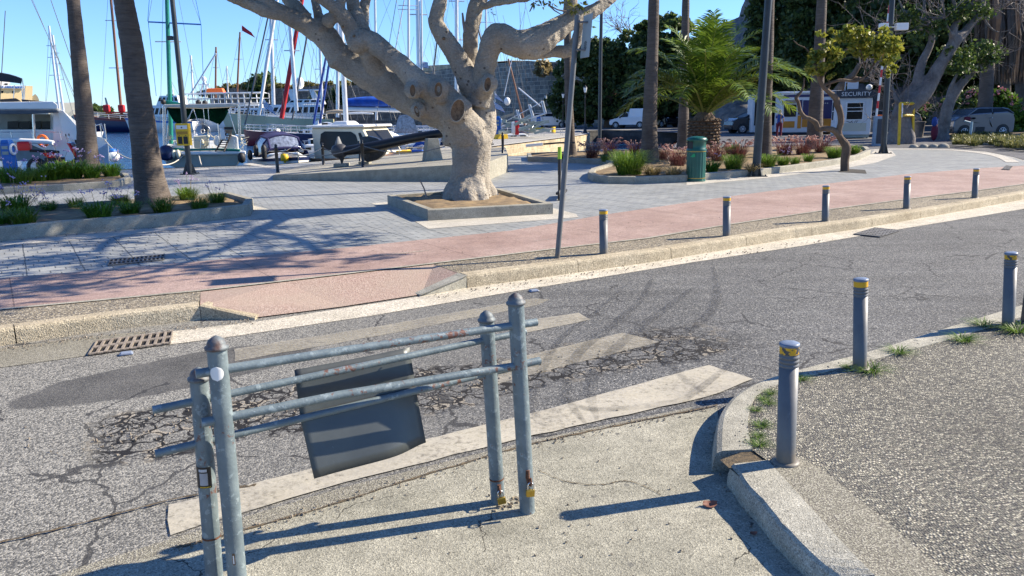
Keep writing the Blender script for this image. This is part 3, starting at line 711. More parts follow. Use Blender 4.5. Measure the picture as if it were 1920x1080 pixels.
# concrete apron near the camera
P = [(1348, 800), (1345, 764), (1280, 778), (1130, 806), (970, 842), (760, 905), (560, 968), (300, 1042), (150, 1085), (-200, 1250)]
ap = GL(P, 0) + [Vector((-3, 0.5, 0)), Vector((-3, -8, 0)), Vector((4, -8, 0)), Vector((4, 1.5, 0))] + GL([(1640, 1090), (1480, 1000), (1380, 900)], 0)
polymesh('pavement', [ap], 0.006, MAT['apron'])
mid = GL([(1300, 764), (1000, 826), (640, 916), (320, 1012), (150, 1065), (-200, 1200), (-200, 1250), (150, 1085), (300, 1042), (560, 968), (970, 842), (1280, 778)], 0)
polymesh('road', [mid], 0.0045, MAT['apronedge'])
# dirt seam lines along the joint
def seam(pts, w, name, mat, z):
 P = spline(GL(pts, 0), 14); rnd = random.Random(len(pts)); la, lb = [], []
 for i, p in enumerate(P):
  j = rnd.uniform(-0.006, 0.006); ww = w * rnd.uniform(0.3, 1.2)
  la.append(p + Vector((0, j - ww, z))); lb.append(p + Vector((0, j + ww, z)))
 return strip(name, la, lb, mat)
MAT['dirt'] = simple('joint_dirt', (0.16, 0.115, 0.06), 0.95, 0.5, 40, bump=0.8, bscale=120, c2=(0.035, 0.03, 0.022))
seam([(1345, 762), (1130, 806), (970, 842), (760, 905), (560, 968), (330, 1030)], 0.011, 'road', MAT['dirt'], 0.010)
seam([(-20, 1025), (150, 985), (330, 938), (480, 912)], 0.012, 'road', MAT['dirt'], 0.010)
seam([(1010, 885), (1060, 905), (1120, 912), (1180, 905), (1240, 930)], 0.004, 'pavement', MAT['dirt'], 0.010)
ZI = 0.12
ko = [(1340, 846), (1341, 806), (1350, 770), (1378, 737), (1430, 709), (1513, 685), (1636, 653), (1780, 610), (1920, 569)]
kin = [(1411, 842), (1403, 806), (1406, 768), (1424, 737), (1470, 717), (1535, 700), (1660, 668), (1800, 630), (1920, 592)]
KO = spline(GL(ko, ZI), 4); KI = spline(GL(kin, ZI), 4)
KO.append(KO[-1] + (KO[-1] - KO[-2]).normalized() * 30); KI.append(KI[-1] + (KI[-1] - KI[-2]).normalized() * 30)
mb = MB(); secs = []
for p, q in zip(KO, KI):
 t = (Vector((q.x, q.y, 0)) - Vector((p.x, p.y, 0))).normalized()
 p = Vector((p.x, p.y, 0)); q = Vector((q.x, q.y, 0))
 secs.append([p - t * 0.02 + Vector((0, 0, -0.05)), p + Vector((0, 0, ZI - 0.035)), p + t * 0.012 + Vector((0, 0, ZI - 0.012)), p + t * 0.04 + Vector((0, 0, ZI)), q + Vector((0, 0, ZI)), q + Vector((0, 0, -0.05))])
mb.loft(secs, closed=True, smooth=False)
struct(mb.build('kerb', MAT['kerbgrey'], fixn=True))
ko2 = [(1370, 870, .118), (1401, 912, .115), (1445, 966, .11), (1502, 1024, .105), (1568, 1085, .09)]
ki2 = [(1440, 862, .12), (1478, 905, .12), (1530, 962, .12), (1585, 1022, .12), (1640, 1078, .12)]
KO2 = spline([G(*p) for p in ko2], 4); KI2 = spline([G(*p) for p in ki2], 4); secs = []
rnd = random.Random(4)
for i, (p, q) in enumerate(zip(KO2, KI2)):
 z = p.z; P0 = Vector((p.x, p.y, 0)); t = (Vector((q.x, q.y, 0)) - P0).normalized(); P0 = P0 + t * rnd.uniform(-.008, .008)
 secs.append([P0 - t * 0.015 + Vector((0, 0, -0.05)), P0 - t * .008 + Vector((0, 0, z * 0.55)), P0 + t * 0.006 + Vector((0, 0, z - 0.012)), P0 + t * 0.022 + Vector((0, 0, z)), Vector((q.x, q.y, q.z)), Vector((q.x, q.y, -0.05))])
mb = MB().loft(secs, closed=True, smooth=False)
struct(mb.build('kerb', MAT['kerbgrey'], fixn=True))
polymesh('pavement', [GL([(1350, 862), (1420, 838), (1480, 850), (1470, 890), (1400, 905), (1370, 880)], .107)], .107, MAT['dirt'])
isl = [Vector((p.x, p.y, 0)) for p in KI] + [Vector((60, -20, 0)), Vector((3, -20, 0)), G(2000, 1500, ZI), G(1640, 1078, ZI), G(1585, 1022, ZI), G(1530, 962, ZI), G(1478, 905, ZI), G(1440, 862, ZI)]
polymesh('pavement', [isl], ZI - 0.006, MAT['pebble'])
polymesh('pavement', [GL([(1442, 862), (1478, 905), (1530, 962), (1585, 1022), (1640, 1078), (1700, 1150), (1880, 1160), (1780, 1080), (1660, 975), (1540, 878), (1500, 858)], ZI)], ZI - 0.002, MAT['apronedge'])
def planter(name, foot, h, w, label, closed=True, mound=0.03, border=None, cat='planter', ex=None):
 P = [Vector((p.x, p.y, 0)) for p in GL(foot, ZP)]
 area = sum(P[i].x * P[(i + 1) % len(P)].y - P[(i + 1) % len(P)].x * P[i].y for i in range(len(P)))
 if area < 0: P.reverse()
 n = len(P); c = sum(P, Vector()) / n; ins = []
 for i in range(n):
  a = (P[i] - P[i - 1]).normalized(); b = (P[(i + 1) % n] - P[i]).normalized(); na = Vector((-a.y, a.x, 0)); nb = Vector((-b.y, b.x, 0))
  mit = (na + nb); mit = mit / max(0.6, mit.dot(na)); ins.append(P[i] + mit * w)
 root = thing(name, Vector((c.x, c.y, ZP)), label, cat)
 mb = MB(); z1 = ZP + h
 for i in range(n):
  j = (i + 1) % n
  a, b, c2, d = P[i], P[j], ins[j], ins[i]
  V = lambda p, z: Vector((p.x, p.y, z))
  ch = 0.012
  ai = a + (d - a).normalized() * ch; bi = b + (c2 - b).normalized() * ch
  mb.add([V(a, ZP - .02), V(b, ZP - .02), V(b, z1 - ch), V(a, z1 - ch)], [(0, 1, 2, 3)])
  mb.add([V(a, z1 - ch), V(b, z1 - ch), V(bi, z1), V(ai, z1)], [(0, 1, 2, 3)])
  mb.add([V(ai, z1), V(bi, z1), V(c2, z1), V(d, z1)], [(0, 1, 2, 3)])
  mb.add([V(d, z1), V(c2, z1), V(c2, ZP - .02), V(d, ZP - .02)], [(0, 1, 2, 3)])
 mb.build('edging', MAT['wallc'], root, world=True)
 # soil: grid clipped by tessellation of the inner ring, subdivided
 bm = bmesh.new(); vs = [bm.verts.new((p.x, p.y, ZP + h * 0.55)) for p in ins]
 tri = tessellate_polygon([[Vector((p.x, p.y, 0)) for p in ins]])
 for t in tri:
  try: bm.faces.new([vs[k] for k in t])
  except Exception: pass
 bmesh.ops.recalc_face_normals(bm, faces=bm.faces)
 for it in range(4):
  bmesh.ops.subdivide_edges(bm, edges=[e for e in bm.edges if e.calc_length() > 0.35], cuts=1)
  bmesh.ops.triangulate(bm, faces=bm.faces)
 r2 = random.Random(7)
 for v in bm.verts:
  if not v.is_boundary: v.co.z += r2.uniform(-0.01, 0.035) + mound
 me = bpy.data.meshes.new('soil');
 for f in bm.faces:
  if f.normal.z < 0: f.normal_flip()
  f.smooth = True
 for v in bm.verts: v.co -= root.location
 bm.to_mesh(me); bm.free(); me.materials.append(MAT['soil']); s = link(bpy.data.objects.new('soil', me)); s.parent = root
 return root, P, ins
planter('planter', [(-350, 500), (0, 453), (120, 440), (300, 426), (470, 405), (476, 392), (432, 379), (300, 389), (130, 402), (0, 412), (-350, 436)], 0.21, 0.13,
  'long concrete planter with palm and grass tufts, nearest at the left')
planter('planter', [(-300, 392), (0, 364), (120, 358), (225, 350), (246, 342), (240, 334), (200, 330), (100, 336), (0, 342), (-300, 360)], 0.16, 0.14,
  'low pale planter with green grass beside the red motorbike')
planter('planter', [(803, 415), (1037, 402), (934, 369), (727, 384)], 0.19, 0.12, 'square concrete planter round the grey gnarled tree', mound=0.05)
planter('planter', [(1102, 335), (1112, 341), (1140, 344.5), (1190, 345), (1287, 341), (1430, 329), (1492, 321), (1571, 309), (1612, 300), (1632, 290), (1626, 283), (1595, 279), (1500, 280), (1350, 283), (1250, 285), (1180, 288), (1060, 292), (988, 295), (990, 303),
     (1060, 305), (1130, 309), (1146, 313), (1138, 318), (1108, 327)], 0.17, 0.15, 'curved concrete flower bed with palms and purple grass')
# pale ground borders
sq = GL([(803, 430), (1085, 408), (1080, 402), (930, 363), (695, 382), (735, 392)], ZP)
polymesh('plaza', [sq], ZP + 0.008, MAT['palec'])
bl = GL([(0, 462), (200, 446), (400, 424), (500, 409), (512, 395), (470, 385), (476, 395), (470, 406), (300, 428), (0, 455)], ZP)
polymesh('plaza', [bl], ZP + 0.008, MAT['palec'])
br_ = GL([(1287, 348), (1430, 335), (1571, 318), (1640, 306), (1680, 292), (1672, 283), (1640, 281), (1632, 290), (1612, 300), (1571, 309), (1430, 329), (1287, 341)], ZP)
polymesh('plaza', [br_], ZP + 0.008, MAT['palec'])
for k, pts in enumerate([[(330, 333), (520, 328), (522, 325), (330, 330)], [(350, 318), (390, 316), (392, 319), (352, 321)], [(455, 308), (520, 318), (532, 316), (470, 306)]]):
 polymesh('plaza', [GL(pts, ZP)], ZP + 0.0085, MAT['palec'])
# thin white line worn on the red path
MAT['whiteline'] = marking_faded('worn_white_line', 0.62, 0.85)
def pline(pts, w):
 P = GL(pts, ZP); strip('path_marking', [p + Vector((0, -w, 0.013)) for p in P], [p + Vector((0, w, 0.013)) for p in P], MAT['whiteline'])
pline([(0, 556), (80, 546)], .02); pline([(345, 519), (480, 503)], .015); pline([(680, 484), (805, 471)], .02); pline([(1000, 454), (1060, 446)], .012); pline([(1640, 360), (1700, 352)], .012)
def tyre():
 n = N('tyre_marks', 0.6); n.color((0.02, 0.02, 0.022)); tr = n.n('ShaderNodeBsdfTransparent'); mx = n.n('ShaderNodeMixShader')
 n.l(n.ramp(n.noise(7, 6, .75), [(0.36, .98), (0.68, .66)]), mx.inputs[0]); n.l(n.b.outputs[0], mx.inputs[1]); n.l(tr.outputs[0], mx.inputs[2]); n.l(mx.outputs[0], n.t.nodes['Material Output'].inputs['Surface']); return n.m
MAT['tyre_mark'] = tyre()
for k, (pts, w_) in enumerate((([(1335, 495), (1345, 545), (1330, 590), (1285, 625), (1240, 690)], .05), ([(1225, 515), (1205, 560), (1150, 610), (1085, 665), (1062, 735), (1100, 800)], .045), ([(1300, 540), (1255, 575), (1160, 650), (1110, 720), (1120, 790)], .05), ([(1180, 530), (1120, 585), (1050, 640), (1010, 720), (1000, 780)], .03), ([(1400, 660), (1300, 740), (1240, 760), (1110, 770), (1050, 745)], .04), ([(1330, 745), (1270, 700), (1220, 640), (1190, 600)], .03))):
 P = spline(GL(pts, 0), 8); P = [Vector((p.x, p.y, 0)) for p in P]; n_ = len(P) - 1
 ws = [w_ * math.sin(math.pi * min(.98, max(.02, i / n_))) ** .5 for i in range(n_ + 1)]; a_ = offs(P, 1)
 strip('road_marking', [p + (q - p) * w + Vector((0, 0, .0105 + k * .0006)) for p, q, w in zip(P, a_, ws)], [p - (q - p) * w + Vector((0, 0, .0105 + k * .0006)) for p, q, w in zip(P, a_, ws)], MAT['tyre_mark'])
def text_mesh(s, size, mat, name, parent, M, ext=0.002, cx='CENTER', sx=1.0):
 c = bpy.data.curves.new(name, 'FONT'); c.body = s; c.size = size; c.extrude = ext; c.align_x = cx; c.align_y = 'CENTER'; c.resolution_u = 2
 t = bpy.data.objects.new(name, c); link(t); bpy.context.view_layer.update()
 me = bpy.data.meshes.new_from_object(t.evaluated_get(bpy.context.evaluated_depsgraph_get()))
 bpy.data.objects.remove(t); me.name = name; me.transform(Matrix.Diagonal((sx, 1, 1, 1))); me.transform(M); me.materials.clear(); me.materials.append(mat)
 o = link(bpy.data.objects.new(name, me)); o.parent = parent; return o
def face_M(origin, right, up):
 right = Vector(right).normalized(); up = Vector(up).normalized(); nrm = right.cross(up)
 M = Matrix((right, up, nrm)).transposed().to_4x4(); M.translation = Vector(origin); return M
MAT['signwhite'] = simple('white_lettering', (0.75, 0.75, 0.75), 0.5, 0.03)
MAT['signdark'] = simple('dark_sign_panel', (0.035, 0.04, 0.055), 0.5, 0.1, 3)
MAT['sticker'] = simple('black_sticker', (0.012, 0.012, 0.013), 0.35, 0.2, 30)
MAT['stickergrey'] = simple('faded_grey_print', (0.33, 0.33, 0.34), 0.5, 0.1, 40)
MAT['panelwhite'] = simple('white_wall_panel', (0.62, 0.64, 0.66), 0.5, 0.06, 2)
# ------------------------------------------------------------------ barrier frames in front
def depth_at(p): return p.y
def on_plane(x, y, p0, d):          # pixel ray with the vertical plane through p0 along direction d
 nrm = Vector((-d.y, d.x, 0)); r = ray(x, y); t = (p0 - CAM).dot(nrm) / r.dot(nrm); return CAM + r * t
def barrier(postL, postR, rails, label, radp, radr, zL=None, stickers=None):
 """posts: ((xb,yb),(xt,yt)); rails: list of pixel polylines"""
 bL = G(*postL[0]); bR = G(*postR[0]); d = (bR - bL).normalized()
 root = thing('safety_barrier', bR, label, 'barrier', 'metal barrier frames at the kerb')
 out = []
 for (b, t), bp in ((postL, bL), (postR, bR)):
  tpt = on_plane(t[0], t[1], bp, d); ax = (tpt - bp); L = ax.length; axn = ax.normalized()
  o = MB().tube([bp - axn * 0.1, bp + axn * (L - 0.055)], radp, 24).build('post', MAT['galv'], root, world=True)
  o.data.name = 'post'
  cp = bp + axn * (L - 0.058)
  prof = [(radp * .98, 0), (radp * 1.2, 0.002), (radp * 1.22, 0.012), (radp * 0.98, 0.018), (radp * 0.95, 0.026), (radp * 0.78, 0.038), (radp * 0.40, 0.048), (radp * .15, 0.053), (0, 0.055)]
  c = MB().lathe(prof, cp, 24, 0, True, axn).build('post_cap', MAT['capm'], root, world=True)
  out.append((o, bp, axn, L))
 for rl in rails:
  P = [on_plane(x, y, bL, d) for x, y in rl]
  MB().tube(P, radr, 16).build('rail', MAT['galv'], root, world=True)
 return root, out, d
MAT['capm'] = (lambda n: (n.color(n.mix(n.ramp(n.noise(14, 5), [(0.48, 0), (0.68, .9)]), (0.13, 0.15, 0.16), (0.10, 0.05, 0.035))), n.bump(n.noise(60, 4), 0.5, 0.004), n.m)[-1])(N('weathered_post_cap', 0.6, 0.2))
backB, bposts, bd = barrier(((404, 1105), (371, 686)), ((934, 943), (911, 580)), [[(286, 769), (600, 703), (912, 637), (985, 622)], [(291, 851), (600, 776), (912, 701), (985, 684)]],
  'rear metal barrier frame with a dark sheet hanging on its rails', 0.034, 0.0155)
frontB, fposts, fd = barrier(((448, 1115), (404, 627)), ((989, 961), (966, 547)), [[(367, 701), (640, 658), (966, 610), (1006, 604)], [(378, 793), (640, 740), (966, 686), (1012, 676)]],
  'front metal barrier frame with round white sticker on its post', 0.036, 0.0175)
# stickers
def patch_on_post(post, frac, ang0, ang1, h, rad, mat, name, parent, lift=0.0012, round_=False, zoff=0):
 o, bp, ax, L = post; c = bp + ax * (L * frac + zoff); mb = MB(); rows = []
 K = 14
 for i in range(9 if round_ else 3):
  R_ = 9 if round_ else 3; v = -1 + 2 * i / (R_ - 1); row = []
  for k in range(K + 1):
   u = -1 + 2 * k / K
   if round_: u = u * math.sqrt(max(0, 1 - v * v))
   a = (ang0 + ang1) / 2 + u * (ang1 - ang0) / 2
   dirv = Vector((math.cos(a), math.sin(a), 0)); dirv = (dirv - ax * dirv.dot(ax)).normalized()
   row.append(c + ax * (v * h / 2) + dirv * (rad + lift))
  rows.append(row)
 mb.loft(rows, smooth=True, closed=False, caps=False)
 return mb.build(name, mat, parent, world=True)
A0 = fposts[0]
patch_on_post(A0, 0.868, R(-122), R(-42), 0.056, 0.036, MAT['white'], 'round_sticker', frontB, round_=True)
B0 = bposts[0]
st = patch_on_post(B0, 0.53, R(-190), R(-38), 0.086, 0.034, MAT['sticker'], 'sticker', backB)
patch_on_post(B0, 0.53, R(-112), R(-62), 0.050, 0.0348, MAT['stickergrey'], 'sticker_print', backB, zoff=-0.006)
for k in range(8):
 patch_on_post(B0, 0.53, R(-114 + k * 6.3), R(-110 + k * 6.3), 0.011, 0.0352, MAT['signwhite'], 'sticker_print', backB, zoff=0.030)
 patch_on_post(B0, 0.53, R(-112 + k * 8.3), R(-107 + k * 8.3), 0.005, 0.0352, MAT['yellow'], 'sticker_print', backB, zoff=-0.0385)
# rust rings / collars
for post, fr, rr in ((bposts[0], 0.25, .0355), (bposts[1], 0.135, .0355)):
 o, bp, ax, L = post; c = bp + ax * L * fr
 MB().tube([c - ax * .004, c + ax * .004], rr, 24).build('collar', MAT['rust'], backB, world=True)
# slot hole + rust at base of the front-left post
o_, bp, ax, L = fposts[0];
patch_on_post(fposts[0], 0.165, R(-88), R(-72), 0.05, 0.036, MAT['cutwood'], 'slot', frontB)
patch_on_post(fposts[0], 0.163, R(-84), R(-78), 0.035, 0.0366, MAT['white'], 'slot', frontB)
# padlocks
def padlock(pos, sz, label, tilt, hasp_up):
 root = thing('padlock', pos, label, 'padlock', None)
 tr = Vector((1, 0.25, 0)).normalized(); back = Vector((-0.25, 1, 0))
 b = MB().box((0, 0, -sz * .42), (sz, sz * .42, sz * .84), rz=R(12)); b.build('lock_body', MAT['brass'], root, bevel=0.003)
 pts = [(-sz * .32, 0, 0), (-sz * .33, 0, sz * .5), (-sz * .2, 0, sz * .78), (0, 0, sz * .88), (sz * .2, 0, sz * .78), (sz * .33, 0, sz * .5), (sz * .32, 0, 0)]
 MB().tube([(x * .97, x * .2, z) for x, y, z in spline(pts, 4)], sz * .085, 8).build('shackle', MAT['chrome'], root)
 MB().torus((0, -.002, sz * .95), sz * .42, sz * .10, (1, .1, 0), 16, 8).build('chain_link', MAT['rust'], root)
 root.rotation_euler = (0, tilt, 0); return root
pD = bposts[1]; pC = fposts[1]
padlock(pD[1] + pD[2] * 0.055 + Vector((0.018, -0.050, 0)), 0.040, 'brass padlock hanging low on the shorter right barrier post', R(-8), 0)
padlock(pC[1] + pC[2] * 0.145 + Vector((0.020, -0.052, 0)), 0.040, 'square brass padlock higher up on the taller right barrier post', R(3), 0)
MB().tube([pC[1] + pC[2] * .16 + Vector((.018, -.034, 0)), pC[1] + pC[2] * .20 + Vector((.01, -.036, 0)), pC[1] + pC[2] * .235 + Vector((.012, -.033, 0))], 0.010, 8).build('hasp', MAT['rust'], frontB, world=True)
MB().tube([pD[1] + pD[2] * .075 + Vector((.012, -.034, 0)), pD[1] + pD[2] * .115 + Vector((.012, -.036, 0))], 0.009, 8).build('hasp', MAT['rust'], backB, world=True)
# broken concrete collar at the foot of the shorter post
mb = MB(); rnd = random.Random(3)
for k in range(16):
 a = rnd.uniform(-1.9, 0.6); r = rnd.uniform(.055, .10); s = rnd.uniform(.008, .02)
 mb.box(pD[1] + Vector((r * math.cos(a), r * math.sin(a), .004)), (s * 1.5, s, s * .8), rnd.uniform(0, 3), rot=(rnd.uniform(-.4, .4), rnd.uniform(-.4, .4), rnd.uniform(0, 3)))
tag(mb.build('rubble', MAT['dirt2'] if 'dirt2' in MAT else MAT['pebble2']), 'crumbled concrete bits around the foot of the shorter barrier post', 'rubble', kind='stuff')
# dark sheet: two panels with a bend over the lower rail
bL = bposts[0][1]
def bp_(x, y, dz=0.0):
 p = on_plane(x, y, bL, bd); return p + Vector((bd.y, -bd.x, 0)) * -dz
MAT['sheet'] = (lambda n: (n.color(n.mix(n.ramp(n.noise(26, 4, .7), [(0.70, 0), (0.74, .35)]), n.ramp(n.noise(3, 6), [(0.3, (0.058, 0.066, 0.066)), (0.7, (0.088, 0.098, 0.096))]), (0.28, 0.34, 0.34))),
    n.bump(n.noise(4, 3), 0.25, 0.02), n.m)[-1])(N('dark_grey_sheet_metal', 0.42, 0.25))
rows = []
tl, tr2, ml, mr, bl2, br2 = (559, 700), (777, 657), (566, 790), (783, 736), (581, 888), (794, 826)
for v in range(13):
 row = []
 for u in range(17):
  f = u / 16
  if v <= 6:
   g = v / 6; a = Vector(tl).lerp(Vector(ml), g); b = Vector(tr2).lerp(Vector(mr), g)
   off = 0.055 - 0.035 * g + 0.008 * math.sin(f * 5) * g
  else:
   g = (v - 6) / 6; a = Vector(ml).lerp(Vector(bl2), g); b = Vector(mr).lerp(Vector(br2), g)
   off = 0.020 - 0.085 * g + 0.010 * math.sin(f * 4 + 1) * g + 0.05 * math.exp(-((1 - f) ** 2) / .04) * g
  px = a.lerp(b, f); row.append(bp_(px.x, px.y + 1.2 * math.sin(f * math.pi), off))
 rows.append(row)
root = thing('hanging_sheet', bp_(670, 720), 'dark grey metal sheet hanging behind the rails of the rear barrier', 'metal sheet')
s = MB().loft(rows, smooth=True, closed=False, caps=False).build('panel', MAT['sheet'], root, world=True)
sm = s.modifiers.new('t', 'SOLIDIFY'); sm.thickness = 0.0025
for px in ((572, 716), (735, 682), (742, 752)):
 MB().sphere(bp_(px[0], px[1], 0.028), .004, 8).build('rivet', MAT['white'], root, world=True)
def bollard(H, r, band_w, worn, wear_seed):
 root = thing('bollard', (0, 0, 0), 'x', 'bollard')
 k = 0.60
 prof = [(r * 1.03, 0), (r * 1.0, .01), (r * 1.0, H - .118)]
 for i in range(3):
  z = H - .118 + i * .021
  prof += [(r * 1.0, z), (r * 1.05, z + .005), (r * 1.05, z + .012), (r * .95, z + .016), (r * .95, z + .019)]
 prof += [(r * .98, H - .052)]
 body = MB().lathe(prof, (0, 0, 0), 28).build('shaft', MAT['post'], root)
 MB().lathe([(r * .99, H - .052), (r * .99, H - .016)], (0, 0, 0), 28).build('reflective_band', MAT['band' + worn], root)
 MB().lathe([(r * .98, H - .016), (r * 1.05, H - .012), (r * 1.05, H - .002), (r * .9, H + .002), (r * .3, H + .004), (0, H + .004)], (0, 0, 0), 28).build('cap', MAT['posttop'], root)
 MB().lathe([(r * 1.45, -.005), (r * 1.45, .006), (r * 1.02, .010)], (0, 0, 0), 24).build('base_ring', MAT['post'], root)
 return root
MAT['posttop'] = simple('worn_cap_paint', (0.16, 0.20, 0.27), 0.4, 0.3, 14)
def band(nm, lo, hi):
 n = N(nm, 0.45); msk = n.ramp(n.noise(28, 5, .7), [(lo, 0), (hi, 1)])
 n.color(n.mix(msk, (0.66, 0.36, 0.012), (0.05, 0.055, 0.06))); return n.m
MAT['bandworn'] = band('peeling_amber_band', 0.50, 0.53); MAT['bandok'] = band('amber_band', 0.66, 0.70)
grp = 'grey bollards with amber bands'
near = [((1473, 866), 648, .12, 'worn', 'thick grey bollard with peeling amber band, nearest at the kerb corner', (.028, .0)),
  ((1612, 692), 530, .12, 'ok', 'grey bollard standing in a green weed tuft, second on the near pavement', (.01, .01)),
  ((1890, 614), 478, .12, 'worn', 'grey bollard at the right edge of the near pavement, with peeling band', (.02, .0))]
far = [((1132, 476), 397, 'small grey bollard right of the leaning sign pole, first on the far kerb'), ((1362, 443), 371, 'small grey bollard second along the far kerb'),
  ((1547, 415), 349, 'small grey bollard in the middle of the far kerb row'), ((1699, 391), 330, 'small grey bollard fourth along the far kerb'),
  ((1827, 371), 315, 'small grey bollard farthest right on the far kerb')]
pw = bollard(.62, .0460, 1, 'worn', 1); po = bollard(.62, .0450, 1, 'ok', 1); pf = bollard(.545, .052, 1, 'ok', 2)
used = set()
def put(proto, loc, label, rot=(0, 0, 0), group=None, sc=1.0):
 o = proto if proto.name not in used else copy_tree(proto)
 used.add(proto.name); o.location = loc; o.rotation_euler = rot; o['label'] = label
 if group: o['group'] = group
 if sc != 1.0: o.scale = (sc, sc, sc)
 return o
put(pw, G(1473, 866, .12), near[0][4], (0, R(-1.6), 0), grp)
put(po, G(1612, 690, .12), near[1][4], (0, R(-3.8), 0), grp)
put(pw, G(1890, 613, .12), near[2][4], (0, R(-4.5), 0), grp, 0.97)
for i, (b, yt, lab) in enumerate(far):
 put(pf, G(b[0], b[1], ZP), lab, (0, R((-.9, -1.6, -2.2, -2.6, -2.2)[i]), 0), grp)
# dark post behind the third near bollard
q = G(1922, 604, .12)
root = thing('dark_post', q, 'narrow dark post just behind the bollard at the right edge', 'post')
MB().box((0, 0, .26), (.05, .05, .52)).box((0, 0, .53), (.06, .06, .02)).build('shaft', MAT['dkpost'], root, bevel=.004)
MB().box((0, 0, .003), (.1, .1, .008)).build('base_plate', MAT['dkpost'], root)
# ------------------------------------------------------------------ leaning sign pole
b = G(1045, 484, ZP); t = A(1083, 30, b.y + 0.05)
root = thing('road_sign', b, 'leaning grey sign pole with its sign plate seen edge-on', 'sign')
ax = (t - b).normalized(); L = (t - b).length
MB().tube([b - ax * .05, t], .031, 20).lathe([(.031, 0), (.034, .004), (.02, .012), (0, .014)], t, 20, 0, True, ax).build('pole', MAT['post'], root, world=True)
s0 = A(1103, 27, b.y - .03); s1 = A(1096, 108, b.y - .03)
u = (s0 - s1).normalized(); rt = Vector((-.20, 1, 0)).normalized(); rt = (rt - u * rt.dot(u)).normalized(); hh = (s0 - s1).length
c = (s0 + s1) / 2
mb = MB(); nr = rt.cross(u); W2 = .17
vs = []
for sz in (-.0025, .0025):
 for a_, b_ in ((-1, -1), (1, -1), (1, 1), (-1, 1)): vs.append(c + rt * (a_ * W2) + u * (b_ * hh / 2) + nr * sz)
mb.add(vs, [(3, 2, 1, 0), (4, 5, 6, 7), (0, 1, 5, 4), (1, 2, 6, 5), (2, 3, 7, 6), (3, 0, 4, 7)])
mb.build('sign_plate', MAT['alu2'] if 'alu2' in MAT else MAT['signback'] if 'signback' in MAT else simple('sign_back_grey', (0.30, 0.34, 0.33), 0.5, .08), root, world=True)
for f in (-.32, .32):
 MB().tube([c + u * (hh * f) - rt * .02, c + u * hh * f - rt * .02 + (b + ax * ((c + u * hh * f - b).dot(ax)) - (c + u * hh * f)) * .9], .012, 8).build('bracket', MAT['post'], root, world=True)
lab = MB()
for k in range(7): lab.box(c - u * (hh * .22) + nr * .0045 * (1 if nr.x > 0 or True else -1) + u * (.012 * k), (.001, .001, .001))
M0 = face_M(c - root.location - u * hh * .20 - nr * (-.004), rt, u)
for k, wd in enumerate((.10, .12, .08, .11, .09, .12, .07)):
 mb = MB().quad(c - u * (hh * (.30 - .028 * k)) - rt * wd / 2 - nr * .0035, c - u * (hh * (.30 - .028 * k)) + rt * wd / 2 - nr * .0035, c - u * (hh * (.30 - .028 * k) - .008) + rt * wd / 2 - nr * .0035, c - u * (hh * (.30 - .028 * k) - .008) - rt * wd / 2 - nr * .0035)
 mb.build('label_print', MAT['black'], root, world=True)
# ------------------------------------------------------------------ drain grates
MAT['iron'] = simple('rusted_cast_iron', (0.24, 0.20, 0.155), 0.8, 0.4, 30, bump=0.5, bscale=90)
MAT['irong'] = simple('grey_cast_iron', (0.13, 0.13, 0.13), 0.7, 0.4, 30, bump=0.5, bscale=90)
MAT['hole'] = simple('drain_shadow', (0.006, 0.006, 0.006), 0.9, 0.1)
def grate(c4, z, nx, ny, mat, label):
 P = GL(c4, z); c = sum(P, Vector()) / 4
 root = thing('drain_grate', c, label, 'drain grate')
 a, b_, c_, d = P     # near-left, near-right, far-right, far-left
 def uv(u, v, dz=0): return (a.lerp(b_, u)).lerp(d.lerp(c_, u), v) + Vector((0, 0, dz))
 MB().quad(uv(0, 0, .003), uv(1, 0, .003), uv(1, 1, .003), uv(0, 1, .003)).build('pit', MAT['hole'], root, world=True)
 mb = MB(); t = 0.35 / nx
 def slab(u0, u1, v0, v1, z0=.004, z1=.016):
  vs = [uv(u0, v0, z0), uv(u1, v0, z0), uv(u1, v1, z0), uv(u0, v1, z0), uv(u0, v0, z1), uv(u1, v0, z1), uv(u1, v1, z1), uv(u0, v1, z1)]
  mb.add(vs, [(3, 2, 1, 0), (4, 5, 6, 7), (0, 1, 5, 4), (1, 2, 6, 5), (2, 3, 7, 6), (3, 0, 4, 7)])
 for i in range(nx + 1):
  u = i / nx; slab(max(0, u - t / 2), min(1, u + t / 2), 0, 1)
 tv = 0.30 / ny
 for j in range(ny + 1):
  v = j / ny; slab(0, 1, max(0, v - tv / 2), min(1, v + tv / 2), .004, .0145)
 mb.build('grid', mat, root, world=True)
grate([(165, 667), (320, 645), (325, 622), (182, 641)], 0.006, 10, 2, MAT['iron'], 'rusty drain grate in the left gutter with two rows of holes')
grate([(202, 499), (307, 488), (310, 478), (206, 488)], ZP + .006, 13, 2, MAT['irong'], 'grey drain grate in the blue-grey pavers under the tree shadows')
grate([(1600, 440), (1650, 445), (1688, 433), (1640, 428)], 0.006, 9, 5, MAT['irong'], 'square drain grate in the gutter near the middle bollard of the far kerb')
grate([(1878, 318), (1893, 319), (1899, 312), (1886, 311)], ZP + .012, 5, 3, MAT['irong'], 'small drain grate at the far right end of the red path')
# road studs
def stud(px, label):
 c = G(px[0], px[1], 0.004); root = thing('road_stud', c, label, 'road stud', None, R(25))
 MB().box((0, 0, .010), (.105, .075, .018), taper=.72).build('housing', simple('grey_stud', (0.22, 0.26, 0.33), 0.4), root, bevel=.003)
 MB().box((0, -.036, .010), (.07, .004, .010)).build('reflector', MAT['clearglass'], root)
stud((237, 664), 'grey road stud just below the rusty drain grate'); stud((1001, 546), 'grey road stud behind the barrier near the pale gutter')
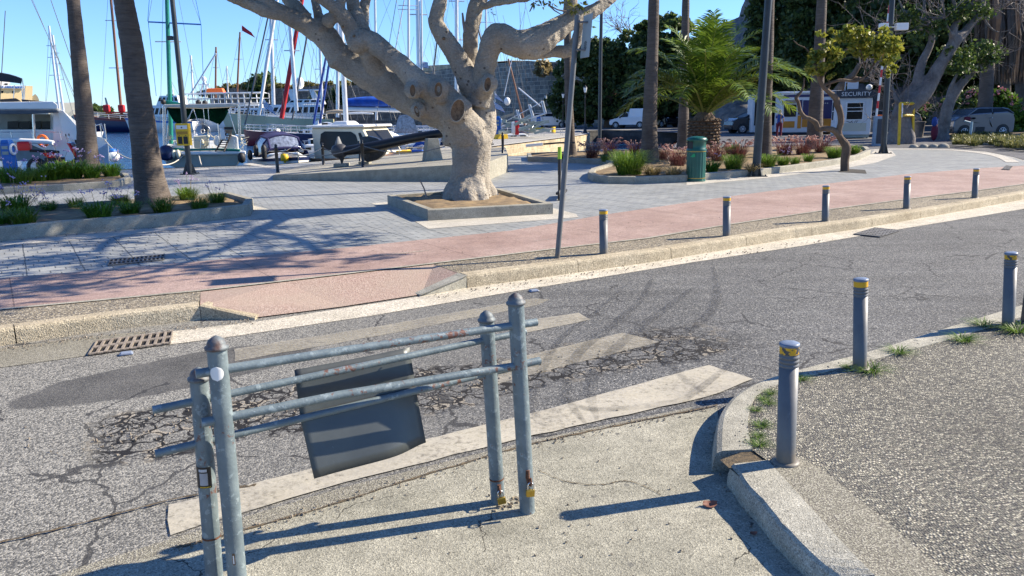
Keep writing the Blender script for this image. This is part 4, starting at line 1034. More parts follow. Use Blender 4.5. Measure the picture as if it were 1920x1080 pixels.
# ------------------------------------------------------------------ lamp posts and poles
def lamp_post(base, topx, r0, r1, label, H=9.0, name='lamp_post', flange=True, mat='dkpost', arms=(), head=True):
 b = G(base[0], base[1], ZP); root = thing(name, b, label, 'lamp post')
 t = A(topx[0], topx[1], b.y); d = (t - b); d = d / d.z
 P = [b + d * z for z in (0, H * .35, H * .36, H)]
 MB().tube(P, [r0, r0 * .93, r0 * .86, r1], 18).build('pole', MAT[mat], root, world=True)
 if flange:
  MB().box(b + Vector((0, 0, .012)), (.46, .46, .024)).build('base_plate', MAT[mat], root, world=True)
  mb = MB()
  for k in range(4):
   a = k * math.pi / 2 + .5; dx, dy = math.cos(a), math.sin(a)
   p0 = b + Vector((dx * r0 * .8, dy * r0 * .8, .02)); p1 = b + Vector((dx * .21, dy * .21, .02)); p2 = b + Vector((dx * r0 * .8, dy * r0 * .8, .42)); n_ = Vector((-dy, dx, 0)) * .008
   mb.add([p0 - n_, p1 - n_, p2 - n_, p0 + n_, p1 + n_, p2 + n_], [(0, 1, 2), (5, 4, 3), (0, 3, 4, 1), (1, 4, 5, 2), (2, 5, 3, 0)])
  mb.build('gusset', MAT[mat], root, world=True)
  mb = MB()
  for sx in (-.19, .19):
   for sy in (-.19, .19): mb.lathe([(.022, 0), (.022, .03), (.01, .04), (0, .04)], b + Vector((sx, sy, .024)), 6)
  mb.build('anchor_bolt', MAT['dkpost'], root, world=True)
 if head:
  tt = P[-1]
  MB().tube([tt, tt + Vector((-.5, -.2, .12)), tt + Vector((-1.3, -.5, .15))], .035, 8).build('arm', MAT[mat], root, world=True)
  MB().box(tt + Vector((-1.6, -.62, .13)), (.6, .26, .09), rz=R(21)).build('lamp_head', MAT[mat], root, world=True, bevel=.02)
 return root, d, b
lpA, dA, bA = lamp_post((356, 327), (323, 0), .085, .065, 'dark lamp post carrying the yellow box, left of the anchor', 8)
lpB, dB, bB = lamp_post((1417, 331), (1441, 0), .105, .085, 'dark lamp post at the edge of the palm flower bed', 9)
lpC, dC, bC = lamp_post((1656, 288), (1673, 0), .105, .09, 'dark lamp post beside the parking barrier, with two white cameras', 9)
# flood light on the first post
p = bA + dA * 4.05
MB().box(p + Vector((-.17, -.02, .0)), (.16, .12, .12)).build('floodlight', MAT['dkpost'], lpA, world=True, bevel=.01)
# white camera boxes on the third post
p = bC + dC * 4.42
MB().box(p + Vector((-.30, -.1, .02)), (.28, .2, .22)).box(p + Vector((.32, -.12, 0)), (.42, .22, .24)).box(p + Vector((0, -.08, 0)), (.8, .04, .04)).build('camera_box', MAT['white'], lpC, world=True, bevel=.015)
# yellow box on the first post
p = bA + dA * 1.22 + Vector((0, -.16, 0))
root = thing('waste_dispenser', p, 'yellow two-slot box mounted on the left lamp post', 'box')
MB().box((0, 0, 0), (.40, .20, .66)).build('housing', MAT['yellow'], root, bevel=.012)
MB().box((0, -.103, .22), (.33, .01, .11)).build('label_panel', MAT['signwhite'], root)
for sx in (-.085, .085): MB().box((sx, -.103, -.17), (.13, .012, .22)).build('slot', MAT['black'], root)
MB().box((0, -.101, .05), (.33, .012, .09)).build('recess', simple('dark_yellow_print', (0.36, 0.19, 0.01), .5), root)
MB().sphere((0, -.112, .21), .022, 10).build('knob', MAT['black'], root)
for sx in (-.1, .1): MB().sphere((sx, -.104, -.03), .016, 8).build('knob', MAT['black'], root)
# flagpole at the far basin
b = G(1124, 281, ZP); root = thing('pole', b, 'tall slim grey pole behind the flower bed', 'pole')
MB().tube([b, b + Vector((.02, 0, 4)), b + Vector((.1, 0, 10))], [.085, .075, .05], 14).build('shaft', MAT['dkpost'], root, world=True)
MB().lathe([(.16, 0), (.16, .02), (.09, .04)], b, 14).build('base_plate', MAT['dkpost'], root, world=True)
# classic lamps
def classic(base, ytop, label, D=None):
 b = G(base[0], base[1], ZP) if not D else A(base[0], base[1], D); h = A(base[0], ytop, b.y).z - b.z
 root = thing('street_lamp', b, label, 'street lamp', 'old style black street lamps')
 k = h / 3.4; s = k
 MB().lathe([(.20 * s, 0), (.20 * s, .08 * s), (.12 * s, .2 * s), (.11 * s, .45 * s), (.07 * s, .5 * s), (.05 * s, .9 * s), (.04 * s, 2.5 * s), (.06 * s, 2.55 * s), (.04 * s, 2.6 * s), (.035 * s, 2.85 * s), (.08 * s, 2.9 * s)], (0, 0, 0), 12).build('post', MAT['blackpaint'], root)
 MB().lathe([(.07 * s, 2.9 * s), (.13 * s, 3.22 * s), (.13 * s, 3.24 * s)], (0, 0, 0), 10).build('lantern_glass', MAT['lampglass'], root)
 MB().lathe([(.15 * s, 3.24 * s), (.10 * s, 3.33 * s), (.02 * s, 3.37 * s), (.015 * s, 3.42 * s), (0, 3.43 * s)], (0, 0, 0), 10).build('lantern_roof', MAT['blackpaint'], root)
 return root
classic((1097, 251), 160, 'black street lamp with glass lantern at the tip of the stone pier')
classic((1056, 243), 173, 'black street lamp standing just left of a slim palm trunk')
classic((1024, 238), 176, 'thin black street lamp in front of the white car')
classic((919, 273), 150, 'black street lamp half hidden behind the gnarled tree trunk')
b = G(1304, 340, ZP); root = thing('litter_bin', b, 'dark green cylindrical litter bin with gold bands at the flower bed', 'litter bin')
r = .245; H = 1.08
mb = MB(); prof = [(r * .94, 0), (r * .96, .03), (r * .93, .07)]
nS = 48; secs = []
for z in [0, .035, .04, .08, .085, .70, .705, .735]:
 sec = []
 for j in range(nS):
  a = 2 * math.pi * j / nS; rr = r * (.96 if z < .04 else .93)
  if .084 < z < .702 and j % 3 == 0: rr *= .955
  sec.append(Vector((rr * math.cos(a), rr * math.sin(a), z)))
 secs.append(sec)
mb.loft(secs, closed=True, smooth=False); mb.build('body', MAT['greenbin'], root)
MB().lathe([(r * .955, .082), (r * .955, .094)], (0, 0, 0), 40).lathe([(r * .955, .715), (r * .955, .727)], (0, 0, 0), 40).build('gold_band', MAT['brass'], root)
mb = MB(); hood = []
n_ = 40
def hoodring(z, rr): return [Vector((rr * math.cos(2 * math.pi * j / n_), rr * math.sin(2 * math.pi * j / n_), z)) for j in range(n_)]
rings = [hoodring(.735, r * .97), hoodring(.76, r * 1.0), hoodring(.79, r * .9), hoodring(.96, r * .9), hoodring(.97, r * 1.0), hoodring(1.0, r * 1.02), hoodring(1.045, r * .9), hoodring(1.07, r * .5), hoodring(1.078, r * .1)]
vs = [p for q in rings for p in q]; fs = []
for i in range(len(rings) - 1):
 for j in range(n_):
  a = 360 * (j + .5) / n_
  if i == 2 and any(abs((a - c0 + 180) % 360 - 180) < 28 for c0 in (205, 25, )): continue
  fs.append((i * n_ + j, i * n_ + (j + 1) % n_, (i + 1) * n_ + (j + 1) % n_, (i + 1) * n_ + j))
mb.add(vs, fs, 0, True); mb.add(rings[-1], [tuple(range(n_))]); mb.build('hood', MAT['greenbin'], root)
MB().lathe([(r * .84, .74), (r * .84, .96)], (0, 0, 0), 24).build('liner', MAT['black'], root)
MAT['brightgreen'] = simple('green_paint_mark', (0.0, 0.30, 0.11), .5)
mb = MB(); pts = [(-.08, 0), (-.03, .03), (0, .07), (.04, .075), (.055, .05), (.05, .0), (.0, -.01)]
mb.add([Vector((r * .962 * math.sin(x / r - .55), -r * .962 * math.cos(x / r - .55), .60 + y)) for x, y in pts], [tuple(range(len(pts)))]); mb.build('paint_mark', MAT['brightgreen'], root)
# ------------------------------------------------------------------ anchor monument platform
fl = G(512, 338, ZP); fr = G(912, 340, ZP)
lip = .0
def zpix(x, y, Y): return A(x, y, Y).z
Pl = [Vector((fl.x, fl.y, 0)), Vector((G(700, 340, ZP).x, G(700, 340, ZP).y, 0)), Vector((fr.x, fr.y, 0)), Vector((G(953, 322, ZP).x, G(953, 322, ZP).y, 0))]
back = [Vector((p.x, p.y, 0)) for p in (G(530, 322, ZP), G(640, 312, ZP), G(850, 300, ZP), G(948, 302, ZP))]
zl = zpix(512, 325, fl.y); zr = zpix(860, 308, fr.y)
root = thing('ramp_platform', Vector((fl.x, fl.y, ZP)), 'low wedge-shaped concrete platform under the big anchor', 'platform')
pts = [Pl[0], Pl[1], Pl[2], Pl[3], back[3], back[2], back[1], back[0]]
zt = [ZP + .13, ZP + .30, ZP + .47, ZP + .50, ZP + .50, ZP + .42, ZP + .2, ZP + .1]
mb = MB(); n_ = 8
mb.add([Vector((p.x, p.y, ZP - .03)) for p in pts] + [Vector((p.x, p.y, z)) for p, z in zip(pts, zt)], [(i, (i + 1) % n_, (i + 1) % n_ + n_, i + n_) for i in range(n_)] + [(8, 9, 15), (9, 14, 15), (9, 10, 14), (10, 13, 14), (10, 11, 13), (11, 12, 13)])
mb.build('slab', MAT['wallc'], root, world=True)
# slatted bench-like end face
e0, e1 = Pl[2], Pl[3]
# black bollards with chains
def chain_post(x, y, yt, D=None, z0=None):
 p = A(x, y, D) if D else G(x, y, ZP)
 h = A(x, yt, p.y).z - p.z
 r_ = thing('chain_post', p, 'x', 'post', 'black chain posts round the anchor')
 s = h / 1.0
 MB().lathe([(.075 * s, 0), (.075 * s, .02), (.06 * s, .04 * s), (.058 * s, .84 * s), (.07 * s, .85 * s), (.07 * s, .88 * s), (.045 * s, .9 * s), (.055 * s, .95 * s), (.035 * s, .99 * s), (0, 1.0 * s)], (0, 0, 0), 14).build('shaft', MAT['blackpaint'], r_)
 return r_, p + Vector((0, 0, h * .8))
cps = []
for (x, y, yt, D, lab) in ((521, 324, 270, fl.y + .05, 'black chain post at the low left end of the anchor platform'), (607, 314, 267, fl.y + 3.6, 'black chain post on the far side, left of the anchor tip'),
       (681, 316, 262, fl.y + .7, 'black chain post in front of the anchor blade'), (675.5, 305, 264, fl.y + 3.2, 'black chain post hidden behind the anchor blade'),
       (855, 308, 256, fl.y + .35, 'black chain post just left of the gnarled trunk'), (943, 290, 248, fl.y + 2.6, 'black chain post at the right end of the anchor platform')):
 r_, tp_ = chain_post(x, y, yt, D); r_['label'] = lab; cps.append(tp_)
def rope(a, b, sag, r=.012, mat='stay', name='chain', lab='thin chain hanging between the black posts', cat='chain', n=10, gr=None):
 P = [a.lerp(b, k / n) - Vector((0, 0, sag * 4 * (k / n) * (1 - k / n))) for k in range(n + 1)]
 o = MB().tube(P, r, 5).build(name, MAT[mat]); return tag(o, lab, cat, gr)
rope(cps[0], cps[2], .22, .014, lab='chain between the left end post and the post before the anchor blade'); rope(cps[2], cps[4], .25, .014, lab='chain in front of the anchor shaft'); rope(cps[1], cps[3], .2, .014, lab='chain on the far side of the anchor'); rope(cps[0], cps[1], .2, .014, lab='chain at the low left end of the platform')
# anchor (shaft, curved arm seen end-on, two flukes)
Ya = fl.y + 1.6
a0 = A(632, 285, Ya); a1 = A(700, 275, Ya); a2 = A(780, 258, Ya); a3 = A(862, 245, Ya)
root = thing('anchor', a0, 'huge black ship anchor lying with its shaft raised', 'anchor')
P, Rr = spl_r([(a0.x, a0.y, a0.z, .17), (a1.x, a1.y, a1.z, .20), (a2.x, a2.y, a2.z, .18), (a3.x, a3.y, a3.z, .15)], 6)
MB().tube(P, Rr, 10, squash=.8).build('shaft', MAT['blackpaint'], root, world=True)
MB().sphere(A(637, 283, Ya), (.26, .2, .22), 14).build('crown', MAT['blackpaint2'] if 'blackpaint2' in MAT else simple('dark_grey_iron', (0.045, 0.045, 0.05), .5, .3, 6, bump=.5, bscale=20), root, world=True)
MAT['pitted'] = simple('pitted_black_iron', (0.02, 0.022, 0.026), 0.3, 0.4, 12, bump=0.9, bscale=14)
# lower spike
v0 = A(641, 286, Ya); v1 = A(641, 307, Ya)
MB().tube([v0, v0.lerp(v1, .5), v1], [.13, .09, .02], 8, squash=.5).build('arm', MAT['dkpost'], root, world=True)
v0 = A(635, 281, Ya); v1 = A(634, 256, Ya)
MB().tube([v0, v0.lerp(v1, .5), v1], [.17, .12, .03], 8, squash=.6).build('arm', MAT['rustg'] if 'rustg' in MAT else simple('grey_iron', (0.16, 0.165, 0.17), .6, .3, 6), root, world=True)
# broad blade
bc = [(676, 257), (690, 255), (706, 259), (718, 267), (724, 278), (718, 291), (706, 300), (690, 304), (680, 300), (675, 275)]
mb = MB(); f1 = [A(x, y, Ya + .16) for x, y in bc]; f2 = [p + Vector((.05, .12, .0)) for p in f1]; nn_ = len(bc)
cc = sum(f1, Vector()) / nn_ + Vector((-.02, -.05, 0)); cc2 = sum(f2, Vector()) / nn_
mb.add(f1 + f2 + [cc, cc2], [(i, (i + 1) % nn_, 2 * nn_) for i in range(nn_)] + [((i + 1) % nn_ + nn_, i + nn_, 2 * nn_ + 1) for i in range(nn_)] + [((i + 1) % nn_, i, i + nn_, (i + 1) % nn_ + nn_) for i in range(nn_)])
mb.build('fluke', MAT['pitted'], root, world=True)
# supports
def block(x0, x1, yb, yt, D, w, lab, taper=1.0):
 a = A(x0, yb, D); b2 = A(x1, yb, D); t = A(x0, yt, D); h = t.z - a.z
 r_ = thing('concrete_block', (a + b2) / 2, lab, 'concrete block')
 MB().box((0, w / 2, h / 2), ((b2 - a).length, w, h), taper=taper).build('block', MAT['wallc'], r_, bevel=.01)
block(625, 650, 313, 307, Ya - .2, .5, 'flat concrete block under the anchor tip'); block(672, 692, 309, 303, Ya + .3, .5, 'flat concrete block under the anchor blade')
a = A(811, 304, Ya - .2); t = A(811, 259, Ya - .2); h = t.z - a.z;
r_ = thing('pedestal', a, 'tapering concrete pedestal carrying the anchor shaft', 'pedestal')
MB().box((0, 0, h / 2), (.52, .50, h), rz=R(20), taper=.62).build('block', MAT['wallc'], r_, bevel=.015)
# yellow painted kerb blocks
def yb(p0, p1, h, w, lab, z=ZP):
 a, b2 = G(*p0, z), G(*p1, z); d = b2 - a; c = (a + b2) / 2
 r_ = thing('kerb_block', c, lab, 'kerb block', 'yellow painted kerb blocks', math.atan2(d.y, d.x))
 MB().box((0, 0, h / 2), (d.length, w, h), taper=.95).build('block', MAT['yellow'], r_, bevel=.01)
yb((742, 294), (798, 293), .24, .25, 'long yellow kerb block behind the anchor pedestal'); yb((824, 292), (840, 291.5), .2, .25, 'short yellow kerb block right of the anchor pedestal')
yb((752, 288), (764, 284), .12, .3, 'yellow painted edge stone near the cabin boat bow'); yb((922, 261), (951, 260), .3, .3, 'yellow kerb block at the blue service pedestal')
yb((1003, 244), (1020, 244), .25, .35, 'yellow kerb block beside the small blue pedestal'); yb((1036, 250), (1040, 250), .5, .35, 'upright yellow mooring block on the stone pier')
# stick in square planter
a = G(802, 378, ZP + .12); o = MB().tube([a, a + Vector((-.06, 0, .25)), a + Vector((-.13, 0, .40))], [.018, .014, .012], 6).build('stake', MAT['twig']); tag(o, 'thin stick standing in the square planter', 'stick')
# ------------------------------------------------------------------ e-scooter behind the sign
b = G(1049, 376, ZP); root = thing('kick_scooter', b, 'black electric kick scooter with lime green stem behind the sign pole', 'scooter', None, R(-10))
MAT['lime'] = simple('lime_plastic', (0.25, 0.45, 0.02), .5)
hs = A(1047, 268, b.y).z - b.z
dr = Vector((-.35, .93, 0))
MB().box((0, .40, .13), (.16, .70, .05), rz=0).build('deck', MAT['black'], root, bevel=.01)
MB().tube([(0, 0, .12), (0, .03, .5)], .03, 8).tube([(0, .03, .5), (0, .06, hs * .78)], .035, 8).build('stem', MAT['black'], root)
MB().tube([(0, .05, hs * .72), (0, .06, hs * .93)], .038, 8).build('stem_sleeve', MAT['lime'], root)
MB().tube([(-.32, .06, hs * .98), (0, .08, hs), (.30, .06, hs * 1.0)], .017, 8).build('handlebar', MAT['black'], root)
MB().tube([(-.66, .02, hs * .955), (-.33, .06, hs * .98)], .03, 8).build('grip', MAT['alu'], root)
for y in (-.02, .80): MB().torus((0, y, .105), .085, .024, (1, 0, 0), 18, 8).lathe([(.07, -.02), (.07, .02)], (0, y, .105), 12, 0, True, (1, 0, 0)).build('wheel', MAT['black'], root)
# ------------------------------------------------------------------ vegetation tools
def np_mesh(name, V, F, mats, mi=None, parent=None, smooth=False):
 """V (n,3), F (m,k) quads or tris, all the same k"""
 me = bpy.data.meshes.new(name); n, k = F.shape
 me.vertices.add(len(V)); me.vertices.foreach_set('co', V.astype(np.float32).ravel())
 me.loops.add(n * k); me.loops.foreach_set('vertex_index', F.astype(np.int32).ravel())
 me.polygons.add(n); me.polygons.foreach_set('loop_start', np.arange(0, n * k, k, dtype=np.int32)); me.polygons.foreach_set('loop_total', np.full(n, k, dtype=np.int32))
 for m_ in (mats if isinstance(mats, (list, tuple)) else [mats]): me.materials.append(m_)
 if mi is not None: me.polygons.foreach_set('material_index', mi.astype(np.int32))
 me.update(calc_edges=True)
 o = link(bpy.data.objects.new(name, me))
 if parent is not None: o.parent = parent
 return o
def leaves(blobs, n, size, seed=0, clumps=40, tight=0.22, aspect=2.0, shell=0.55, droop=0.0):
 """leaf quads (bent diamonds) clustered in ellipsoid blobs; local coordinates"""
 g = np.random.default_rng(seed); vols = np.array([b[1][0] * b[1][1] * b[1][2] for b in blobs]) ** 0.67; pr = vols / vols.sum()
 bi = g.choice(len(blobs), clumps, p=pr)
 d = g.normal(size=(clumps, 3)); d /= np.linalg.norm(d, axis=1)[:, None]; rr = shell + (1 - shell) * g.random(clumps) ** .5
 cen = np.array([b[0] for b in blobs])[bi]; rad = np.array([b[1] for b in blobs])[bi]
 cc = cen + d * rad * rr[:, None]; mr = rad.mean(axis=1) * tight
 w_ = g.random(clumps) ** 1.5 + .15; ci = g.choice(clumps, n, p=w_ / w_.sum())
 P = cc[ci] + g.normal(size=(n, 3)) * mr[ci][:, None] * np.array([1, 1, .75])
 u = g.normal(size=(n, 3)); u[:, 2] -= droop; u /= np.linalg.norm(u, axis=1)[:, None]
 v = np.cross(u, g.normal(size=(n, 3))); v /= np.linalg.norm(v, axis=1)[:, None] + 1e-9
 s = size * (.6 + .8 * g.random(n)); u *= s[:, None]; v *= (s / aspect)[:, None]
 V = np.stack([P - u, P + v, P + u, P - v], axis=1).reshape(-1, 3)
 F = np.arange(4 * n).reshape(n, 4); return V, F
def limb_obj(name, limbs, mat, parent, root, n=8):
 mb = MB()
 for pr in limbs:
  P, Rr = spl_r(pr, 4); mb.tube(P, Rr, n)
 return mb.build(name, mat, parent, world=True)
def twigs(starts, n, L, r, seed, spread=.9, depth=2, up=.2):
 g = random.Random(seed); out = []
 def grow(p, d, L, r, k):
  pts = [p]; q = p; dd = d
  for i in range(3):
   dd = (dd + Vector((g.gauss(0, .3), g.gauss(0, .3), g.gauss(0, .3) + up * .3))).normalized(); q = q + dd * L / 3; pts.append(q)
  out.append((pts, [r, r * .8, r * .6, r * .35]))
  if k > 0:
   for _ in range(3):
    i = g.randint(1, 3); grow(pts[i], (dd + Vector((g.gauss(0, spread), g.gauss(0, spread), g.gauss(0, spread)))).normalized(), L * .62, r * .55, k - 1)
 for p, d in starts:
  for _ in range(n): grow(p, (d + Vector((g.gauss(0, spread), g.gauss(0, spread), g.gauss(0, spread)))).normalized(), L * g.uniform(.6, 1.1), r, depth)
 return out
def twig_mesh(tw, n=4):
 mb = MB()
 for P, Rr in tw: mb.tube(P, Rr, n, caps=False)
 return mb
# ------------------------------------------------------------------ the gnarled ficus
YT = 15.1
def px_limb(pts, Y):      # (x, y, r_px, dY)
 out = []
 for t in pts:
  x, y, r = t[:3]; dy = t[3] if len(t) > 3 else 0
  p = A(x, y, Y + dy); out.append((p.x, p.y, p.z, r * (Y + dy) / FPX))
 return out
FL = [
 [(880, 398, 47), (880, 372, 43), (881, 345, 38), (882, 318, 35.5), (884, 292, 36), (886, 268, 36, .0), (880, 248, 34, -.05)],
 # big left limb
 [(884, 268, 36, 0), (862, 243, 33, .05), (838, 221, 27, .1), (805, 203, 29, .15), (766, 181, 31, .2), (730, 160, 32, .25), (695, 138, 31, .25), (660, 120, 27, .25), (636, 104, 24, .2), (615, 78, 19, .15), (592, 59, 18.5, .1), (563, 42, 16.5, 0), (527, 23, 14, -.1), (505, 9, 12, -.15), (478, -8, 11, -.2), (440, -35, 10, -.3)],
 [(527, 24, 13, -.1), (508, 25, 11, -.2), (471, 10, 10, -.4), (438, -4, 9, -.6), (380, -30, 7, -.9)],
 [(572, 36, 13, 0), (560, 18, 12, .2), (545, 5, 11, .4), (525, -20, 10, .6)],
 [(632, 86, 15, .15), (616, 60, 13, .2), (603, 45, 10.5, .3), (594, 18, 8, .5), (588, -20, 7.5, .7)],
 # middle limb
 [(880, 250, 36, -.1), (862, 226, 32, -.25), (838, 190, 27, -.35), (812, 167, 26, -.4), (782, 152, 22, -.45), (757, 127, 18.5, -.45), (728, 103, 18, -.4), (700, 80, 18, -.3), (683, 72, 18, -.25), (668, 72, 18.5, -.25), (659, 56, 15.5, -.25), (646, 34, 13.5, -.3), (633, 18, 12.5, -.35), (614, 6, 10.5, -.4), (590, -12, 9, -.5)],
 [(640, 26, 10, -.3), (639, 8, 8.5, -.3), (640, -30, 8, -.2)],
 [(688, 76, 15, -.2), (672, 38, 13, .0), (662, 6, 12, .2), (655, -30, 11, .3)],
 [(686, 72, 11, -.1), (682, 38, 9, .2), (684, 10, 9.5, .4), (692, -25, 9, .6)],
 [(712, 142, 24, .2), (700, 118, 20, .0), (688, 92, 18, -.15)],
 [(862, 235, 27, -.15), (835, 214, 22, -.2), (806, 206, 18, -.25), (786, 207, 14, -.35)],
 # right hand group
 [(884, 270, 34, .05), (900, 240, 30, .1), (906, 212, 24, .1), (898, 186, 24, .1), (882, 158, 22, .05), (868, 128, 19.5, 0), (850, 96, 17, -.05), (828, 64, 15.5, -.1), (818, 38, 14.5, -.1), (823, 12, 12.5, -.1), (832, -25, 11.5, -.05)],
 [(893, 150, 17, .25), (884, 118, 13.5, .3), (882, 84, 13.5, .3), (886, 44, 14, .3), (893, 12, 14.5, .3), (905, -12, 14, .3), (925, -40, 12, .3)],
 [(897, 5, 9, .3), (912, 12, 7, .2), (925, 6, 7, .1), (953, 2, 6, 0), (985, -3, 6, -.1), (1020, -16, 5, -.2)],
 [(900, 196, 24, .0), (906, 160, 21, -.1), (909, 128, 20, -.2), (916, 98, 19.5, -.3), (925, 73, 21, -.35), (941, 68, 23, -.35), (962, 80, 24, -.35), (988, 83, 26, -.3), (1015, 74, 26, -.25), (1040, 58, 21, -.1), (1062, 43, 18, 0), (1078, 32, 17, .1), (1098, 28, 13.5, .2), (1120, 16, 11.5, .3), (1141, 1, 9.5, .4), (1175, -25, 8, .6)],
 [(1070, 38, 14, .1), (1069, 14, 12, .1), (1074, -15, 11, .1)],
 [(975, 98, 12, -.1), (1000, 101, 10, .1), (1035, 97, 10.5, .3), (1068, 95, 12, .4), (1082, 72, 10, .4), (1088, 45, 9, .3)],
 [(902, 180, 16, -.1), (912, 162, 16, -.35), (919, 156, 14, -.45)],
 [(906, 210, 14, .2), (917, 224, 11, .1), (918, 248, 10, .1), (912, 268, 9, .1), (903, 285, 10, .1)],
 # roots
 [(882, 312, 12, 0), (872, 350, 26, -.1), (852, 372, 24, -.25), (838, 388, 14, -.4), (826, 396, 5, -.5)],
 [(882, 312, 12, 0), (876, 345, 19, -.25), (868, 370, 20, -.5), (860, 392, 15, -.75), (852, 402, 5, -1.0)], [(882, 312, 12, 0), (892, 345, 17, -.3), (900, 372, 17, -.55), (908, 392, 12, -.75), (916, 401, 5, -.9)], [(882, 312, 12, 0), (884, 352, 15, -.38), (883, 372, 15, -.65), (884, 396, 10, -.85)],
 [(882, 312, 12, 0), (896, 345, 26, .1), (918, 370, 20, .2), (935, 386, 9, .2)], [(882, 312, 12, 0), (866, 345, 26, .4), (850, 372, 24, .7), (838, 382, 12, 1.0)],
 [(882, 312, 12, 0), (895, 345, 26, .5), (910, 368, 20, .8), (920, 376, 10, 1.1)]]
base = A(880, 385, YT); base.z = ZP + .08
ficus = thing('ficus_tree', base, 'big gnarled pale ficus tree with pruned stubs in the square planter', 'tree')
mb = MB()
for l in FL:
 P, Rr = spl_r(px_limb(l, YT), 3); mb.tube(P, Rr, 16)
def knob(x, y, r, dy, sq=(1, 1, 1)):
 p = A(x, y, YT + dy); r_ = r * YT / FPX; mb.sphere(p, (r_ * sq[0], r_ * sq[1], r_ * sq[2]), 14)
for k in [(628, 114, 15, .15), (671, 80, 19, -.3), (776, 168, 17, -.6), (822, 168, 19, -.65), (826, 180, 15, -.6), (857, 205, 27, -.45), (785, 206, 15, -.45), (917, 156, 16, -.45), (931, 66, 20, -.35), (618, 38, 13, -.3), (890, 262, 26, -.15), (840, 262, 12, .0), (893, 235, 16, -.1), (1000, 92, 16, -.35), (597, 56, 20, .1), (868, 244, 26, -.2)]:
 knob(*k)
tr = mb.build('trunk', MAT['ficus'], ficus, world=True)
rm = tr.modifiers.new('r', 'REMESH'); rm.mode = 'VOXEL'; rm.voxel_size = 0.018; rm.use_smooth_shade = True
smo = tr.modifiers.new('s', 'SMOOTH'); smo.factor = .6; smo.iterations = 5
tx = bpy.data.textures.new('lump', 'CLOUDS'); tx.noise_scale = .22; tx.noise_depth = 3
dm = tr.modifiers.new('d', 'DISPLACE'); dm.texture = tx; dm.strength = .06; dm.mid_level = .5
# cut faces: rim + hollow
def scar(x, y, w, h, dy, nrm, tilt=0):
 c = A(x, y, YT + dy); k = YT / FPX; nr = Vector(nrm).normalized(); up_ = Vector((math.sin(tilt), 0, math.cos(tilt))); up_ = (up_ - nr * up_.dot(nr)).normalized(); rt = up_.cross(nr)
 ring = lambda s, o: [c + nr * o + rt * (math.cos(a) * w * k * s) + up_ * (math.sin(a) * h * k * s) for a in [2 * math.pi * j / 20 for j in range(20)]]
 MB().loft([ring(1.16, -.03), ring(1.12, .0), ring(1.04, .008), ring(.96, .003)], closed=True, caps=False).build('scar_rim', MAT['ficus'], ficus, world=True)
 m2 = MB().loft([ring(.98, .006), ring(.8, -.02), ring(.3, -.03)], closed=True, caps=False); m2.add(ring(.3, -.03), [tuple(range(20))]); m2.build('scar', MAT['cutwood'], ficus, world=True)
scar(774, 170, 5.0, 10, -.6 - .20, (-.25, -1, .05)); scar(822, 168, 6.5, 12, -.65 - .21, (.0, -1, .1), .1); scar(858, 207, 11.5, 19, -.45 - .31, (.25, -1, .0), .3); scar(782, 209, 4.5, 10, -.62, (-.5, -1, -.1), -.3)
scar(914, 158, 6, 12, -.45 - .20, (.45, -1, .1), .25)
for (x, y, s, dy) in ((664, 68, 3.2, -.45), (643, 50, 2.5, -.48), (832, 72, 3, -.27), (940, 92, 2, -.63)):
 c = A(x, y, YT + dy); MB().sphere(c, s * YT / FPX, 8).build('knot', MAT['cutwood'], ficus, world=True)
# twigs and crown above the frame
tips = []
for l in FL[:18]:
 p = px_limb([l[-1]], YT)[0]; q = px_limb([l[-2]], YT)[0]
 if l[-1][1] < 0: tips.append((Vector(p[:3]), (Vector(p[:3]) - Vector(q[:3])).normalized(), p[3]))
g = random.Random(5); upper = []
crown_b = []
for p, d, r in tips:
 q = p; dd = d; pts = [(p.x, p.y, p.z, r)]
 for i in range(4):
  dd = (dd + Vector((g.gauss(0, .25), g.gauss(0, .3), .35))).normalized(); q = q + dd * .55; pts.append((q.x, q.y, q.z, r * (1 - .2 * (i + 1))))
 upper.append(pts); crown_b.append(((q.x, q.y, q.z + .2), (1.05, 1.1, .7)))
 for i in range(2):
  s = Vector(pts[g.randint(1, 3)][:3]); e2 = s + Vector((g.uniform(-1, 1), g.uniform(-1, 1), g.uniform(.5, 1.1))) * 1.1
  m_ = s.lerp(e2, .5) + Vector((0, 0, .15)); upper.append([(s.x, s.y, s.z, r * .5), (m_.x, m_.y, m_.z, r * .35), (e2.x, e2.y, e2.z, r * .2)])
  crown_b.append(((e2.x, e2.y, e2.z), (.8, .8, .55)))
for pts, rr in (([(2.3, 15.5, 4.3), (3.2, 14, 4.9), (3.7, 12.4, 5.2), (3.5, 10.8, 5.3), (2.6, 9.6, 5.4)], .10), ([(3.2, 14, 4.9), (4.6, 13, 5.2), (5.4, 11.9, 5.4)], .07), ([(3.7, 12.4, 5.2), (2.3, 11.7, 5.0), (1.2, 10.9, 5.2)], .06), ([(0.9, 15, 4.6), (1.4, 13.5, 5), (1.9, 12.3, 5.1)], .08), ([(-.6, 15, 4.7), (-.4, 13.2, 5.0), (.2, 11.9, 5.0)], .08)):  # limbs and leaf clumps out of view, added to cast shadows on the left
 upper.append([(x, y, z, rr * (1 - .2 * i)) for i, (x, y, z) in enumerate(pts)])
 for i, (x, y, z) in enumerate(pts[1:]): crown_b.append(((x, y, z + .1), (.95, .85, .30)))
limb_obj('upper_branches', upper, MAT['ficus'], ficus, ficus, 8)
bl_ = [((c[0] - base.x, c[1] - base.y, c[2] - base.z), r) for c, r in crown_b]
V, F = leaves(bl_, 26000, .085, 11, 620, .24, 2.4)
np_mesh('crown', V, F, MAT['leafficus'], None, ficus)
